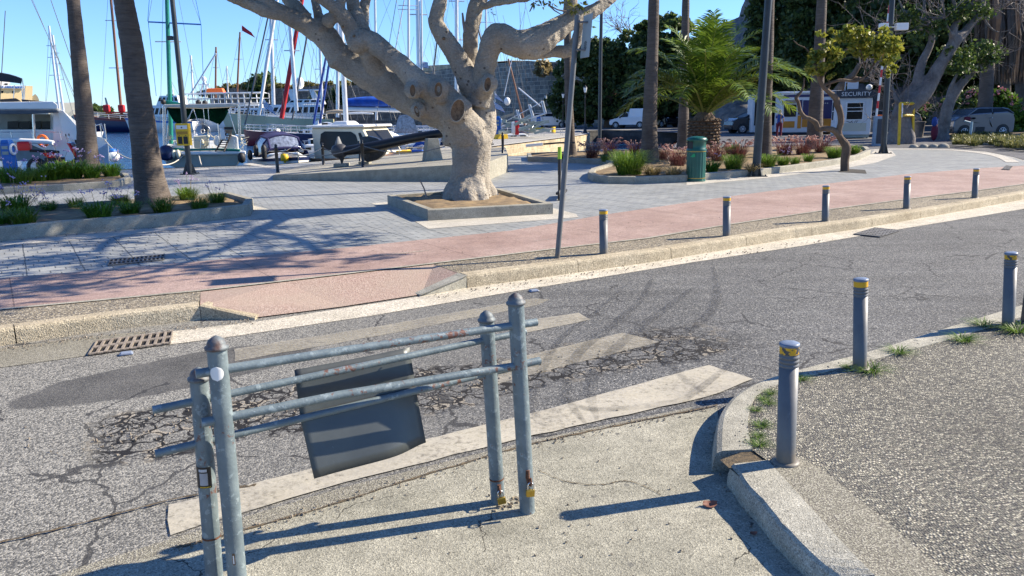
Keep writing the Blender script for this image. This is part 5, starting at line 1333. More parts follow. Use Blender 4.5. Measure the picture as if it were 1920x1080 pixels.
# sprigs hanging into the picture near the sign top
sp = []
for (x, y, n_, L_) in ((1075, 18, 26, .12), (1090, 8, 22, .12), (1062, 5, 18, .12), (1106, 50, 9, .10), (1017, 10, 14, .12), (1002, 4, 12, .12), (926, 24, 9, .07), (918, 20, 7, .07), (1035, 6, 12, .11), (1048, -2, 14, .11), (1098, 20, 9, .1)):
 c = A(x, y, YT - .25); gg = random.Random(int(x * 7 + y))
 for k in range(n_):
  d = Vector((gg.gauss(0, 1), gg.gauss(0, 1), gg.gauss(-.1, .8))).normalized(); L2 = L_ * gg.uniform(.7, 1.3); s_ = d.cross(Vector((gg.gauss(0, 1), gg.gauss(0, 1), gg.gauss(0, 1)))).normalized() * L2 * .16
  sp.append([c + d * .03, c + d * L2 * .5 + s_, c + d * L2, c + d * L2 * .5 - s_])
V = np.array([[tuple(q) for q in s] for s in sp]).reshape(-1, 3) - np.array(base); np_mesh('leaf_sprigs', V, np.arange(len(V)).reshape(-1, 4), MAT['leafyoung'] if 'leafyoung' in MAT else leaf('young_leaves', (0.06, 0.10, 0.02), (0.40, 0.36, 0.07), 8, .4), None, ficus)
tw = []
for pts in ([(1063, 22, 2), (1045, 18, 1.3), (1030, 10, 1)], [(1098, 45, 1.2), (1096, 62, .8), (1092, 72, .6)], [(1092, 84, 1), (1106, 80, .8), (1112, 68, .5)], [(1028, 8, 2), (1040, 20, 1.2), (1052, 27, .9)], [(1001, 4, 1.6), (997, 14, 1.4), (993, 22, 1)], [(872, 60, 3), (869, 42, 2.6), (867, 24, 1.6)], [(1141, 3, 3), (1148, 7, 2.4)]):
 P_ = px_limb([(a, b, c, -.2) for a, b, c in pts], YT); tw.append([Vector(p[:3]) for p in P_]);
 MB().tube([Vector(p[:3]) for p in P_], [p[3] for p in P_], 6).build('twig', MAT['twig'], ficus, world=True)
# ------------------------------------------------------------------ grass tufts
def tuft_mesh(n, h, r, seed, width=.008, lean=.8, curl=.5):
 g = np.random.default_rng(seed); V = []; F = []
 for k in range(n):
  a = g.random() * 6.283; rr = r * math.sqrt(g.random()) * .45; b = np.array([rr * math.cos(a), rr * math.sin(a), 0])
  a2 = a + g.normal() * .6; hh = h * (.5 + .6 * g.random()); ln = lean * (.25 + .9 * g.random()) * r * 1.2
  d = np.array([math.cos(a2), math.sin(a2), 0]); s = np.array([-d[1], d[0], 0]) * width * (.7 + .6 * g.random())
  p0, p1, p2, p3 = b, b + d * ln * .25 + np.array([0, 0, hh * .5]), b + d * ln * .65 + np.array([0, 0, hh * .9]), b + d * ln * 1.15 + np.array([0, 0, hh * (1 - curl * .35)])
  o = len(V); V += [p0 - s, p0 + s, p1 + s * .9, p1 - s * .9, p2 + s * .6, p2 - s * .6, p3 + s * .05, p3 - s * .05]
  F += [(o, o + 1, o + 2, o + 3), (o + 3, o + 2, o + 4, o + 5), (o + 5, o + 4, o + 6, o + 7)]
 return np.array(V), np.array(F)
def grass_proto(name, label, cat, group, n, h, r, seed, mat, width=.008, plumes=0, plmat=None, flowers=0, lean=.8):
 root = thing(name, (0, 0, -50), label, cat, group)
 V, F = tuft_mesh(n, h, r, seed, width, lean); np_mesh('blades', V, F, MAT[mat], None, root)
 g = random.Random(seed)
 if plumes:
  mb = MB()
  for k in range(plumes):
   a = g.uniform(0, 6.28); d = Vector((math.cos(a), math.sin(a), 0)); b = d * r * .2; t = b + d * r * g.uniform(.4, .9) + Vector((0, 0, h * g.uniform(.95, 1.3)))
   m_ = b.lerp(t, .6) + Vector((0, 0, h * .12)); e2 = t + d * .10 + Vector((0, 0, -.02)); mb.tube([m_.lerp(t, .5), t, t.lerp(e2, .6) + Vector((0, 0, .02)), e2], [.004, .018, .018, .003], 5)
  mb.build('plumes', MAT[plmat], root)
 if flowers:
  mb = MB(); mf = MB()
  for k in range(flowers):
   a = g.uniform(0, 6.28); d = Vector((math.cos(a), math.sin(a), 0)); b = d * r * .2; t = b + d * r * g.uniform(.2, .7) + Vector((0, 0, h * g.uniform(1.2, 1.9)))
   mb.tube([b, b.lerp(t, .6) + Vector((0, 0, .03)), t], .0028, 4)
   for j in range(7):
    c = t + Vector((g.gauss(0, .022), g.gauss(0, .022), g.gauss(.005, .014))); mf.box(c, (.016, .016, .010), rot=(g.random(), g.random(), g.random()))
  mb.build('stems', MAT['straw'], root); mf.build('flowers', MAT['petal'], root)['kind'] = 'stuff'
 return root
protos = {
 'lime': grass_proto('grass_tuft', 'x', 'grass tuft', 'green grass tufts', 260, .32, .30, 1, 'grass', .006),
 'deep': grass_proto('grass_tuft', 'x', 'grass tuft', 'green grass tufts', 330, .26, .27, 2, 'grassdark', .006, flowers=5),
 'mixed': grass_proto('grass_tuft', 'x', 'grass tuft', 'green grass tufts', 300, .30, .30, 3, 'grass', .007, flowers=7),
 'purple': grass_proto('fountain_grass', 'x', 'purple grass', 'purple fountain grasses', 300, .55, .50, 4, 'reedred', .006, plumes=44, plmat='plume'),
 'straw': grass_proto('dry_grass', 'x', 'dry grass', 'dry grass tufts', 220, .28, .32, 5, 'straw', .007, lean=1.2),
 'big': grass_proto('grass_tuft', 'x', 'grass tuft', 'green grass tufts', 520, .60, .60, 6, 'grass', .008),
}
def where(x): return 'far left' if x < 120 else 'left'
gcount = [0]
def plant(kind, x, y, sc, label, z=ZP + .12):
 gcount[0] += 1
 return put(protos[kind], G(x, y, z), label, (0, 0, gcount[0] * 1.3), None, sc)
L1 = [('deep', 30, 403, 1.35, 'dense dark grass clump at the left edge of the near planter'), ('lime', 47, 424, 1.0, 'bright grass tuft below the dark clump in the near left planter'), ('deep', 92, 397, .75, 'small grass tuft with flower stalks near the back kerb'),
  ('lime', 143, 393, .7, 'small lime tuft in the gap of the near left planter'), ('deep', 187, 414, 1.25, 'wide dark grass clump left of the leaning palm'), ('mixed', 228, 388, .8, 'grass tuft with pale flowers against the back kerb'),
  ('deep', 245, 404, .95, 'grass clump at the left foot of the leaning palm'), ('lime', 305, 401, .9, 'bright tuft in front of the leaning palm'), ('mixed', 352, 378, .95, 'flowering tuft right of the leaning palm'),
  ('lime', 375, 396, .8, 'lime tuft near the planter end, in front'), ('mixed', 408, 384, .8, 'last tuft with lilac flowers at the planter end'), ('deep', 4, 424, .9, 'dark grass tuft cut by the left picture edge'), ('mixed', 265, 372, .6, 'flowering tuft directly behind the leaning palm foot')]
for k, x, y, s, lab in L1: plant(k, x, y, s, lab)
L2 = [('deep', 20, 343, 1.7, 'grass clump at the left end of the far planter'), ('deep', 72, 340, 1.5, 'grass clump left of the motorbike wheel'), ('deep', 103, 337, 1.9, 'wide green clump below the red motorbike'), ('deep', 135, 335, 2.0, 'thick green clump between motorbike and palm'),
  ('deep', 173, 334, 1.5, 'green clump right of the straight palm trunk'), ('deep', 209, 331, 1.5, 'green clump at the right end of the far planter'), ('lime', 45, 345, 1.2, 'bright tuft at the left in the far planter')]
for k, x, y, s, lab in L2: plant(k, x, y, s, lab)
L3 = [('big', 1180, 328, 1.15, 'large lime grass clump at the left of the flower bed'), ('straw', 1222, 330, 1.1, 'dry grass tuft beside the bright grass clump'), ('straw', 1262, 331, 1.0, 'brown grass tuft left of the litter bin'), ('purple', 1270, 312, .95, 'purple grass with pink plumes left of the litter bin'),
  ('purple', 1110, 297, .9, 'dark purple grass behind the scooter'), ('purple', 1142, 291, .95, 'purple grass in front of the dark basin'), ('purple', 1190, 290, .8, 'purple grass just left of the thick palm trunk'), ('mixed', 1135, 303, .9, 'green tuft at the left bend of the flower bed'),
  ('straw', 1160, 297, 1.1, 'straw coloured clump in the flower bed'), ('purple', 1242, 300, .8, 'purple grass right of the thick palm trunk'), ('deep', 1335, 322, 1.2, 'green grass right of the litter bin'), ('big', 1375, 318, .75, 'long green grass left of the lamp post'),
  ('purple', 1345, 302, .9, 'purple grass below the feather palm'), ('purple', 1385, 298, .95, 'purple grass with pale plumes beside the lamp post'), ('big', 1438, 314, .7, 'lime grass right behind the lamp post foot'), ('mixed', 1468, 311, 1.0, 'low green tuft in the middle of the flower bed'),
  ('purple', 1470, 292, 1.0, 'dark purple grass right of the lamp post'), ('purple', 1505, 291, 1.0, 'purple grass between the palms at the right'), ('purple', 1540, 287, .95, 'purple grass with pink plumes near the crooked tree'), ('big', 1564, 297, .7, 'bright grass left of the crooked tree'),
  ('lime', 1602, 289, 1.1, 'bright grass right of the crooked tree'), ('lime', 1515, 304, .9, 'small lime tuft left of the crooked tree'), ('straw', 1410, 322, .9, 'thin dry tuft beside the lamp post base'), ('straw', 1060, 298, .8, 'dry grass at the slim palm foot'),
  ('big', 1372, 290, .7, 'tall bright grass behind the purple plumes'), ('lime', 1490, 309, .8, 'thin lime tuft near the bed edge')]
for k, x, y, s, lab in L3: plant(k, x, y, s * .92, lab)
# brown seed-head shrub in the near-left planter
root = thing('dry_shrub', G(50, 398, ZP + .12), 'thin reddish dry shrub with lilac seed heads in the near left planter', 'shrub')
tw = twigs([(Vector((0, 0, 0)), Vector((0, 0, 1)))], 7, .42, .006, 3, .45, 2, .8); twig_mesh(tw).build('branches', MAT['reedbr'] if 'reedbr' in MAT else simple('red_brown_stems', (0.20, 0.09, 0.08), .8, .3), root)
mf = MB()
for P, Rr in tw[::2]: mf.box(P[-1], (.018, .018, .014), rot=(1, .4, .2))
mf.build('flowers', MAT['petal'], root)['kind'] = 'stuff'
# weeds round near bollards
wl = [((1418, 770), 'low moss patch in the curved kerb joint', .22), ((1422, 818), 'thin weed line in the curved kerb joint', .22), ((1432, 748), 'sparse green weed at the bend of the kerb joint', .22), ((1588, 690), 'weed tuft at the foot of the second near bollard', 1.0), ((1632, 697), 'weed right of the second near bollard', .6), ((1685, 662), 'flat weed on the kerb joint', .5), ((1806, 640), 'dry weed near the kerb, left of the third bollard', .6), ((1845, 612), 'weed left of the bollard at the right edge', .6),
  ((1905, 622), 'leafy weed at the foot of the bollard at the right edge', .8), ((1440, 757), 'weed in the kerb joint above the corner bollard', .26), ((1428, 800), 'weed in the kerb joint left of the corner bollard', .3), ((1425, 835), 'lowest weed in the curved kerb joint', .3), ((1445, 738), 'small weed at the top of the curved kerb joint', .25), ((1500, 712), 'tiny weed between kerb and pebbles', .35)]
wp = thing('weed', (0, 0, -50), 'x', 'weed', 'weeds in the kerb joint')
V, F = tuft_mesh(120, .085, .16, 9, .004, 1.4); np_mesh('blades', V, F, MAT['grass'], None, wp)
for i, ((x, y), lab, s) in enumerate(wl): o = put(wp, G(x, y, .115), lab, (0, 0, i * 1.7), None, s)
# grit and crumbs along the seams and kerbs
g = random.Random(77); mb = MB()
def crumbs(pts, z, n_, sp, s0=.003, s1=.009):
 P = GL(pts, z)
 for k in range(n_):
  i = g.randrange(len(P) - 1); p = P[i].lerp(P[i + 1], g.random()) + Vector((g.gauss(0, sp), g.gauss(0, sp), 0)); s_ = g.uniform(s0, s1); mb.box(p + Vector((0, 0, s_ * .3 + .004)), (s_ * 1.5, s_, s_ * .7), rot=(g.uniform(-.5, .5), g.uniform(-.5, .5), g.uniform(0, 3)), taper=.6)
crumbs([(1345, 762), (1130, 806), (970, 842), (760, 905), (560, 968), (330, 1030)], .006, 260, .035)
crumbs([(1345, 800), (1350, 870), (1420, 960), (1560, 1085)], .006, 160, .03); crumbs([(0, 656), (180, 632), (480, 602)], .006, 240, .05, .004, .012); crumbs([(790, 560), (1200, 500), (1560, 448)], .006, 160, .07, .005, .014)
crumbs([(150, 830), (560, 760), (900, 720), (1350, 640)], .002, 380, .16, .003, .012); crumbs([(1411, 842), (1403, 806), (1424, 737), (1535, 700), (1800, 630)], ZI - .004, 120, .03); crumbs([(1100, 1000), (1300, 900)], .006, 70, .5); crumbs([(0, 545), (400, 505), (900, 460), (1500, 380)], ZP + .008, 70, .3, .004, .010)
tag(mb.build('grit', MAT['gritm'] if 'gritm' in MAT else simple('grit_crumbs', (0.20, 0.17, 0.13), .95, .6, 30)), 'loose grit along the kerbs and road cracks', 'grit', kind='stuff')
# dead leaves on the apron
dl = [((1331, 948), 'brown curled dead leaf on the concrete below the shadow', .034), ((1413, 1001), 'small dead leaf near the kerb end', .016), ((935, 905), 'dark speck of litter left of the barrier post', .010)]
for (x, y), lab, s in dl:
 p = G(x, y, .012); mb = MB(); rows = [[p + Vector((s * u_, s * .7 * v_ * (1 - abs(u_) ** 2), s * .35 * (abs(u_) + abs(v_)) * (.6 + .4 * v_))) for v_ in (-1, -.5, 0, .5, 1)] for u_ in (-1, -.5, 0, .5, 1)]
 mb.loft(rows, closed=False, caps=False); tag(mb.build('dead_leaf', simple('dead_leaf_brown', (0.16, 0.06, 0.035), .7, .4, 30)), lab, 'dead leaf')
# ------------------------------------------------------------------ palm trunks
def palm(base, pts, label, H=11, z=ZP + .1, crown=True, seed=1, mat='palmbark', Lf=2.0, cat='palm tree'):
 b = G(base[0], base[1], z); Y = b.y; root = thing('palm_tree', b, label, cat, 'tall fan palms')
 P = []
 for x, y, r in pts:
  p = A(x, y, Y); P.append((p.x, p.y, p.z, r * Y / FPX))
 P[0] = (b.x, b.y, b.z - .05, P[0][3])
 p1 = Vector(P[-1][:3]); p0 = Vector(P[-2][:3]); d = (p1 - p0).normalized(); d = (d + Vector((0, 0, .6))).normalized()
 while P[-1][2] < H:
  q = Vector(P[-1][:3]) + d * 2.0; d = (d + Vector((0, 0, .3))).normalized(); P.append((q.x, q.y, q.z, P[-1][3] * .93))
 Q, Rr = spl_r(P, 8); g = random.Random(seed)
 Rr = [r * g.uniform(.975, 1.025) for r in Rr]
 MB().tube(Q, Rr, 20).build('trunk', MAT[mat], root, world=True)
 if crown:
  top = Q[-1]; mb = MB(); g = random.Random(seed)
  for k in range(34):
   a = k * 2.399; el = R(75 - 130 * (k / 34)); d = Vector((math.cos(a) * math.cos(el), math.sin(a) * math.cos(el), math.sin(el)))
   st = top + Vector((0, 0, -.2)); hub = st + d * Lf * .6; sd_ = d.cross(Vector((0, 0, 1))).normalized(); up_ = sd_.cross(d)
   mb.tube([st, hub], .02, 4, mi=0)
   for j in range(22):
    an = R(-110 + 220 * j / 21); e2 = hub + (d * math.cos(an) + sd_ * math.sin(an)) * Lf * .62 + up_ * (-.10) + Vector((0, 0, -Lf * .12 * abs(math.sin(an)) - .1))
    wv = (d * -math.sin(an) + sd_ * math.cos(an)) * .022; md = hub.lerp(e2, .5) + up_ * .03
    mb.add([hub, md + wv, e2, md - wv], [(0, 1, 2, 3)], 1)
  mb.build('crown', [MAT['deadfrond'], MAT['frond']], root, world=True)
 return root
palm((290, 386), [(290, 386, 34), (283, 350, 29), (277, 315, 26), (268, 240, 23), (258, 170, 21), (248, 90, 19), (239, 40, 18), (232, 0, 16.5), (222, -60, 16)], 'thick dark leaning palm trunk in the near left planter', 9.5, seed=2)
palm((166, 322), [(166, 322, 25), (165, 300, 19), (161, 240, 15.5), (153, 160, 14), (145, 80, 12), (137, 0, 11), (130, -60, 10.5)], 'slimmer palm trunk beside the red motorbike', 10.5, seed=3)
palm((1218, 306), [(1218, 306, 20), (1218, 285, 16.5), (1218, 230, 13.5), (1221, 150, 11.5), (1224, 80, 10), (1226, 0, 9.5), (1228, -50, 9)], 'smooth grey palm trunk behind the bright grass clump', 12, seed=4)
palm((1281, 281), [(1281, 281, 14), (1281, 260, 11), (1282, 200, 9), (1284, 100, 7.5), (1286, 0, 6.5), (1287, -50, 6)], 'slim palm trunk just left of the feather palm', 13, seed=5)
palm((1434, 297), [(1434, 297, 17), (1434, 275, 12.5), (1436, 200, 10.5), (1440, 100, 9.5), (1443, 0, 8.5), (1446, -50, 8)], 'palm trunk right behind the middle lamp post', 12, seed=6)
palm((1526, 281), [(1526, 281, 19), (1527, 262, 15), (1530, 200, 12.5), (1536, 100, 10), (1541, 0, 8.5), (1544, -50, 8)], 'palm trunk behind the crooked little tree', 13, seed=7)
palm((1072, 291), [(1072, 291, 12), (1070, 265, 8.5), (1067, 200, 7.5), (1065, 120, 7), (1064, 60, 6.5), (1063, 0, 6)], 'slim palm trunk half hidden by the leaning sign pole', 12, seed=8)
# ------------------------------------------------------------------ feather palm
def feather(top, n, L, seed, els=(85, -25), leaflet=.34, parent=None, name='fronds', mat='frond', width=.012, flat=0.9):
 g = random.Random(seed); V = []; F = []; rach = MB()
 for k in range(n):
  f = k / n; a = k * 2.39996 + g.uniform(-.2, .2); el = R(els[0] + (els[1] - els[0]) * f + g.uniform(-6, 6)); l = L * g.uniform(.85, 1.1) * (.8 + .2 * math.cos(el))
  h = Vector((math.cos(a), math.sin(a), 0)); d = h * math.cos(el) + Vector((0, 0, math.sin(el))); P = [top.copy()]; q = top.copy(); dd = d.copy()
  for i in range(12):
   q = q + dd * l / 12; P.append(q.copy()); dd = (dd + Vector((0, 0, -.025 - .021 * i))).normalized()
  rach.tube(P, [.042 * (1 - i / 13.5) for i in range(13)], 5)
  for i in range(4 * 11):
   u_ = 1.5 + i / 4; i0 = min(11, int(u_)); p = P[i0].lerp(P[i0 + 1], u_ - i0); t = (P[i0 + 1] - P[i0]).normalized(); s_ = t.cross(Vector((0, 0, 1)))
   if s_.length < .05: s_ = Vector((-h.y, h.x, 0))
   s_.normalize(); up_ = s_.cross(t); ll = leaflet * l / 3.2 * (math.sin(math.pi * min(1, (u_ - 1) / 11.5)) ** .5 + .15)
   for sg in (-1, 1):
    dl_ = (s_ * sg * .75 + t * .62 + up_ * g.uniform(.05, .35) + Vector((g.gauss(0, .06), g.gauss(0, .06), g.gauss(0, .06)))).normalized(); e2 = p + dl_ * ll + Vector((0, 0, -ll * .22)); m_ = p + dl_ * ll * .5
    wv = t * width * 1.3; o = len(V); V += [p - wv * .6, p + wv * .6, m_ + wv, m_ - wv, e2 + wv * .1, e2 - wv * .1]; F += [(o, o + 1, o + 2, o + 3), (o + 3, o + 2, o + 4, o + 5)]
 V = np.array([tuple(v) for v in V]); o1 = np_mesh(name, V, np.array(F), MAT[mat], None, parent)
 o2 = rach.build('frond_ribs', MAT['rib'], parent); return o1
MAT['rib'] = simple('yellow_green_rib', (0.20, 0.22, 0.05), .5, .2)
b = G(1318, 296, ZP + .1); root = thing('feather_palm', b, 'bushy feather palm with short scaly trunk behind the litter bin', 'palm tree')
mb = MB(); H0 = A(1318, 224, b.y).z - b.z
mb.lathe([(.50, -.05), (.50, .3), (.46, .8), (.50, H0 * .8), (.42, H0), (.2, H0 + .25), (0, H0 + .3)], (0, 0, 0), 18)
g = random.Random(8)
for i in range(13):
 for j in range(15):
  a = (j + (i % 2) * .5) / 15 * 6.283; z = .02 + i * H0 / 12.5; r_ = .47
  mb.box((r_ * math.cos(a), r_ * math.sin(a), z), (.14, .20, .12), rot=(0, R(-35), a), taper=.6)
mb.build('trunk', MAT['palmbark2'] if 'palmbark2' in MAT else simple('cut_frond_bases', (0.15, 0.10, 0.065), .9, .4, 9, bump=.8, bscale=20), root)
feather(Vector((0, 0, H0 + .1)), 46, 3.75, 12, (88, 30), .66, root, width=.022)
# ------------------------------------------------------------------ crooked little tree
YC = G(1583, 321, ZP).y
CL = [[(1584, 323, 8.5), (1584, 300, 8), (1587, 276, 9), (1578, 262, 6.5), (1570, 250, 6), (1560, 243, 5.5), (1545, 241, 5), (1535, 242, 5), (1529, 230, 5), (1518, 223, 4.5), (1508, 219, 4), (1500, 207, 3.5), (1497, 192, 3), (1493, 183, 3.5), (1502, 172, 2.2), (1507, 160, 1.6), (1508, 146, 1.2)],
  [(1575, 258, 5.5), (1573, 244, 5.5), (1577, 228, 6), (1575, 210, 6), (1570, 196, 6.5), (1567, 184, 6), (1556, 174, 4.5), (1545, 164, 4), (1537, 150, 3.5), (1532, 135, 3), (1528, 118, 2)],
  [(1537, 152, 3), (1550, 130, 2.5), (1566, 108, 2), (1590, 90, 1.5)], [(1550, 168, 3), (1556, 158, 2), (1552, 148, 1.5)], [(1545, 160, 3), (1575, 150, 2.5), (1605, 152, 2.5), (1625, 140, 2), (1640, 118, 1.5), (1655, 100, 1)], [(1625, 140, 1.5), (1618, 112, 1.2), (1612, 88, 1)],
  [(1532, 135, 2), (1515, 95, 1.2), (1497, 84, .8), (1488, 76, .6)]]
root = thing('crooked_tree', G(1584, 321, ZP), 'small crooked tree with forked trunk and sparse yellow-green crown', 'tree')
limb_obj('trunk', [px_limb(l, YC) for l in CL], MAT['brownbark'], root, root, 8)
bb = []
for x, y, rx, rz in ((1535, 118, 22, 22), (1525, 135, 18, 12), (1548, 95, 20, 16), (1600, 70, 30, 20), (1640, 72, 28, 20), (1660, 90, 26, 26), (1670, 115, 14, 14), (1575, 100, 18, 12), (1620, 95, 22, 14), (1545, 60, 14, 10), (1668, 135, 8, 8), (1555, 140, 10, 7)):
 p = A(x, y, YC + (x % 7 - 3) * .15); k = YC / FPX; bb.append(((p.x - root.location.x, p.y - root.location.y, p.z - root.location.z), (rx * k, rx * k * 1.2, rz * k)))
V, F = leaves(bb, 4600, .06, 21, 190, .15, 1.8, .35); np_mesh('crown', V, F, MAT['leafyellow'], None, root)
sq_ = GL([(1572, 323), (1625, 326), (1622, 319), (1580, 317)], ZP); polymesh('plaza', [sq_], ZP + .012, MAT['soildark'] if 'soildark' in MAT else simple('dark_soil', (0.035, 0.03, 0.022), .95, .4, 8))
WL = -0.9
XD = [0.0]
def ext(mb, pts, Y, depth, mi=0, taper=1.0, dz=0.0):
 f = [A(x, y, Y) for x, y in pts]; c = sum(f, Vector()) / len(f)
 b = [c + (p - c) * taper + Vector((XD[0] * depth, depth, dz)) for p in f]; n = len(f)
 t = tessellate_polygon([[Vector((p.x, p.z, 0)) for p in f]]); fs = []
 for a_, b_, c_ in t:
  nn = (f[b_] - f[a_]).cross(f[c_] - f[a_])
  if nn.y > 0: a_, c_ = c_, a_
  fs.append((a_, b_, c_)); fs.append((c_ + n, b_ + n, a_ + n))
 area = sum(f[i].x * f[(i + 1) % n].z - f[(i + 1) % n].x * f[i].z for i in range(n))
 for i in range(n):
  j = (i + 1) % n; fs.append((j, i, i + n, j + n) if area > 0 else (i, j, j + n, i + n))
 mb.add(f + b, fs, mi); return mb
def hull_secs(L, B, F0, F1, bow_rake=.12, stern_w=.75, draft=.35, n=14, full=.55):
 """sections from stern (-L/2) to bow (+L/2) along local x; each: port sheer .. keel .. stbd sheer"""
 S = []
 for i in range(n + 1):
  t = i / n; x = -L / 2 + L * t
  w = B / 2 * (stern_w + (1 - stern_w) * math.sin(min(1, t / .45) * math.pi / 2)) if t < .45 else B / 2 * max(.0, (1 - ((t - .45) / .55) ** 2.3)) ** .8
  w = max(w, .012); z1 = F0 + (F1 - F0) * t ** 1.8; k = -draft * (1 - max(0, (t - .8) / .2) ** 2)
  xr = x + bow_rake * L * max(0, t - .75) / .25 * 1.0
  xm = x + bow_rake * L * max(0, t - .75) / .25 * .45
  S.append([Vector((xr, w, z1)), Vector((xr * .5 + xm * .5, w * .97, z1 * .55)), Vector((xm, w * .86, 0.02)), Vector((x, w * full, k * .7)), Vector((x, 0, k)), Vector((x, -w * full, k * .7)), Vector((xm, -w * .86, 0.02)), Vector((xr * .5 + xm * .5, -w * .97, z1 * .55)), Vector((xr, -w, z1))])
 return S
def boat_root(name, px, Y, label, cat, heading, group='boats moored in the harbour'):
 p = A(px, 260, Y); p.z = WL
 return thing(name, p, label, cat, group, heading)
def add_hull(root, L, B, F0, F1, mat, stripe=None, deckmat='white', **kw):
 S = hull_secs(L, B, F0, F1, **kw); mb = MB(); mb.loft(S, smooth=True, closed=False, caps=False)
 mb.add(S[0], [tuple(range(len(S[0]) - 1, -1, -1))])
 o = mb.build('hull', MAT[mat], root)
 d = MB(); zt = .03
 d.loft([[s[0] + Vector((0, -.01, -.02)), s[-1] + Vector((0, .01, -.02))] for s in S], smooth=False, closed=False, caps=False); d.build('deck', MAT[deckmat], root)
 if stripe:
  for a_, sg in ((0, 1), (-1, -1)):
   m2 = MB(); m2.loft([[s[a_] + Vector((0, sg * .012, 0)), s[a_].lerp(s[1 if a_ == 0 else -2], .35) + Vector((0, sg * .014, 0))] for s in S], smooth=True, closed=False, caps=False); m2.build('stripe', MAT[stripe], root)
 return S
def rails(root, S, h=.55, r=.014, mat='chrome', i0=1, i1=None):
 i1 = i1 or len(S) - 1; mb = MB()
 for k in (0, -1):
  P = [s[k] + Vector((0, 0, h)) for s in S[i0:i1 + 1]]; mb.tube(P, r, 5); mb.tube([p - Vector((0, 0, h / 2)) for p in P], r * .7, 4)
  for s in S[i0:i1 + 1:2]: mb.tube([s[k], s[k] + Vector((0, 0, h))], r, 5)
 mb.tube([S[i1][0] + Vector((0, 0, h)), S[i1][-1] + Vector((0, 0, h))], r, 5)
 return mb.build('guard_rail', MAT[mat], root)
def mast(root, base_px, top_px, Y, r_px, mat='alu', spreaders=(), stays=(), ext_h=0, name='mast', staymat='stay'):
 """base/top in pixels at distance Y, continued upward by ext_h metres"""
 b = A(*base_px, Y); t = A(*top_px, Y); r = r_px * Y / FPX; d = (t - b).normalized(); t2 = t + d * ext_h
 MB().tube([b, t2], [r, r * .85], 10).build(name, MAT[mat], root, world=True)
 mb = MB(); L = (t2 - b).length
 for s in spreaders:
  c = b + d * L * s; w = L * .055 * (1.2 - s * .3); rt = Vector((1, .25, 0)).normalized(); mb.tube([c - rt * w, c + rt * w], r * .28, 5)
 if spreaders: mb.build('spreaders', MAT['alu'], root, world=True)
 if stays:
  mb = MB()
  for s in stays: e2 = A(s[0], s[1], Y + (s[2] if len(s) > 2 else 0)); mb.tube([t2, e2], max(.008, .55 * Y / FPX * .5), 4)
  mb.build('stays', MAT[staymat], root, world=True)
 return b, t2
def fender(root, p, r=.13, L=.5, mat='black', name='fender'):
 MB().lathe([(0, -L / 2), (r * .7, -L / 2 + .05), (r, -L / 2 + .13), (r, L / 2 - .13), (r * .6, L / 2 - .03), (.02, L / 2)], p, 12).build(name, MAT[mat], root, world=True)
XD[0] = -.62
Y = 31
root = boat_root('catamaran', 70, Y, 'large white catamaran with grey awning moored at the left quay', 'catamaran', 0)
mb = MB()
ext(mb, [(100, 205), (112, 203), (140, 225), (168, 252), (200, 260), (203, 315), (186, 320), (130, 306), (100, 282)], Y, 2.2)
ext(mb, [(-60, 243), (102, 243), (128, 262), (130, 300), (60, 272), (-60, 272)], Y + .5, 7)
mb.build('hull', MAT['white'], root, world=True)
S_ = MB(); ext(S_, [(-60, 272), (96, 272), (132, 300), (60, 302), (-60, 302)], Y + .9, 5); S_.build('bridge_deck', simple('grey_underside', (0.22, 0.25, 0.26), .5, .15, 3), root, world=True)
mb = MB(); ext(mb, [(-60, 192), (100, 190), (108, 196), (108, 205), (-60, 206)], Y - .3, 5); mb.build('hardtop', MAT['white'], root, world=True, bevel=.04)
mb = MB(); ext(mb, [(-60, 206), (106, 206), (111, 211), (90, 212), (60, 214), (-60, 214)], Y - .45, .25); mb.build('rolled_awning', simple('grey_canvas', (0.07, 0.085, 0.10), .8, .2), root, world=True, bevel=.02)
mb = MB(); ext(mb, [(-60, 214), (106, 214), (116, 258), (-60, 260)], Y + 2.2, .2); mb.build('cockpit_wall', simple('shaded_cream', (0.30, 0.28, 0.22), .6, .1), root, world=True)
for (x0, x1) in ((14, 34), (36, 56), (58, 76), (79, 98)):
 mb = MB(); ext(mb, [(x0, 228), (x1, 227), (x1 + 1, 250), (x0, 252)], Y + 2.1, .06); mb.build('window', MAT['glass'], root, world=True)
mb = MB(); ext(mb, [(108, 206), (118, 206), (148, 240), (164, 262), (140, 264), (118, 256)], Y - .1, .5); mb.build('side_fairing', MAT['white'], root, world=True, bevel=.03)
mb = MB(); ext(mb, [(140, 262), (149, 262), (149, 274), (142, 274)], Y - .12, .05); mb.build('window', MAT['glass'], root, world=True)
mb = MB(); P = [A(x, 247 + (x % 3) * .3, Y - .3) for x in (-40, 20, 60, 90, 112, 116)]; mb.tube(P, .018, 5)
for x in (20, 60, 112): mb.tube([A(x, 247, Y - .3), A(x + 3, 262, Y - .3)], .018, 5)
mb.build('guard_rail', MAT['chrome'], root, world=True)
MB().tube([A(62, 206, Y - .35), A(65, 262, Y - .35)], .05, 8).build('pillar', MAT['chrome'], root, world=True)
for x in (-50, -5, 25, 45): MB().tube([A(x, 192, Y + 1), A(x + 2, 160, Y + 1)], .02, 5).build('awning_leg', MAT['chrome'], root, world=True)
mb = MB(); rows = []
for k in range(9):
 u_ = k / 8; x = -60 + 102 * u_; y = 136 + 12 * max(0, (u_ - .45) / .55) ** 2; rows.append([A(x, y, Y + .2), A(x, y - 1, Y + 1.4), A(x, y + 3, Y + 2.8)])
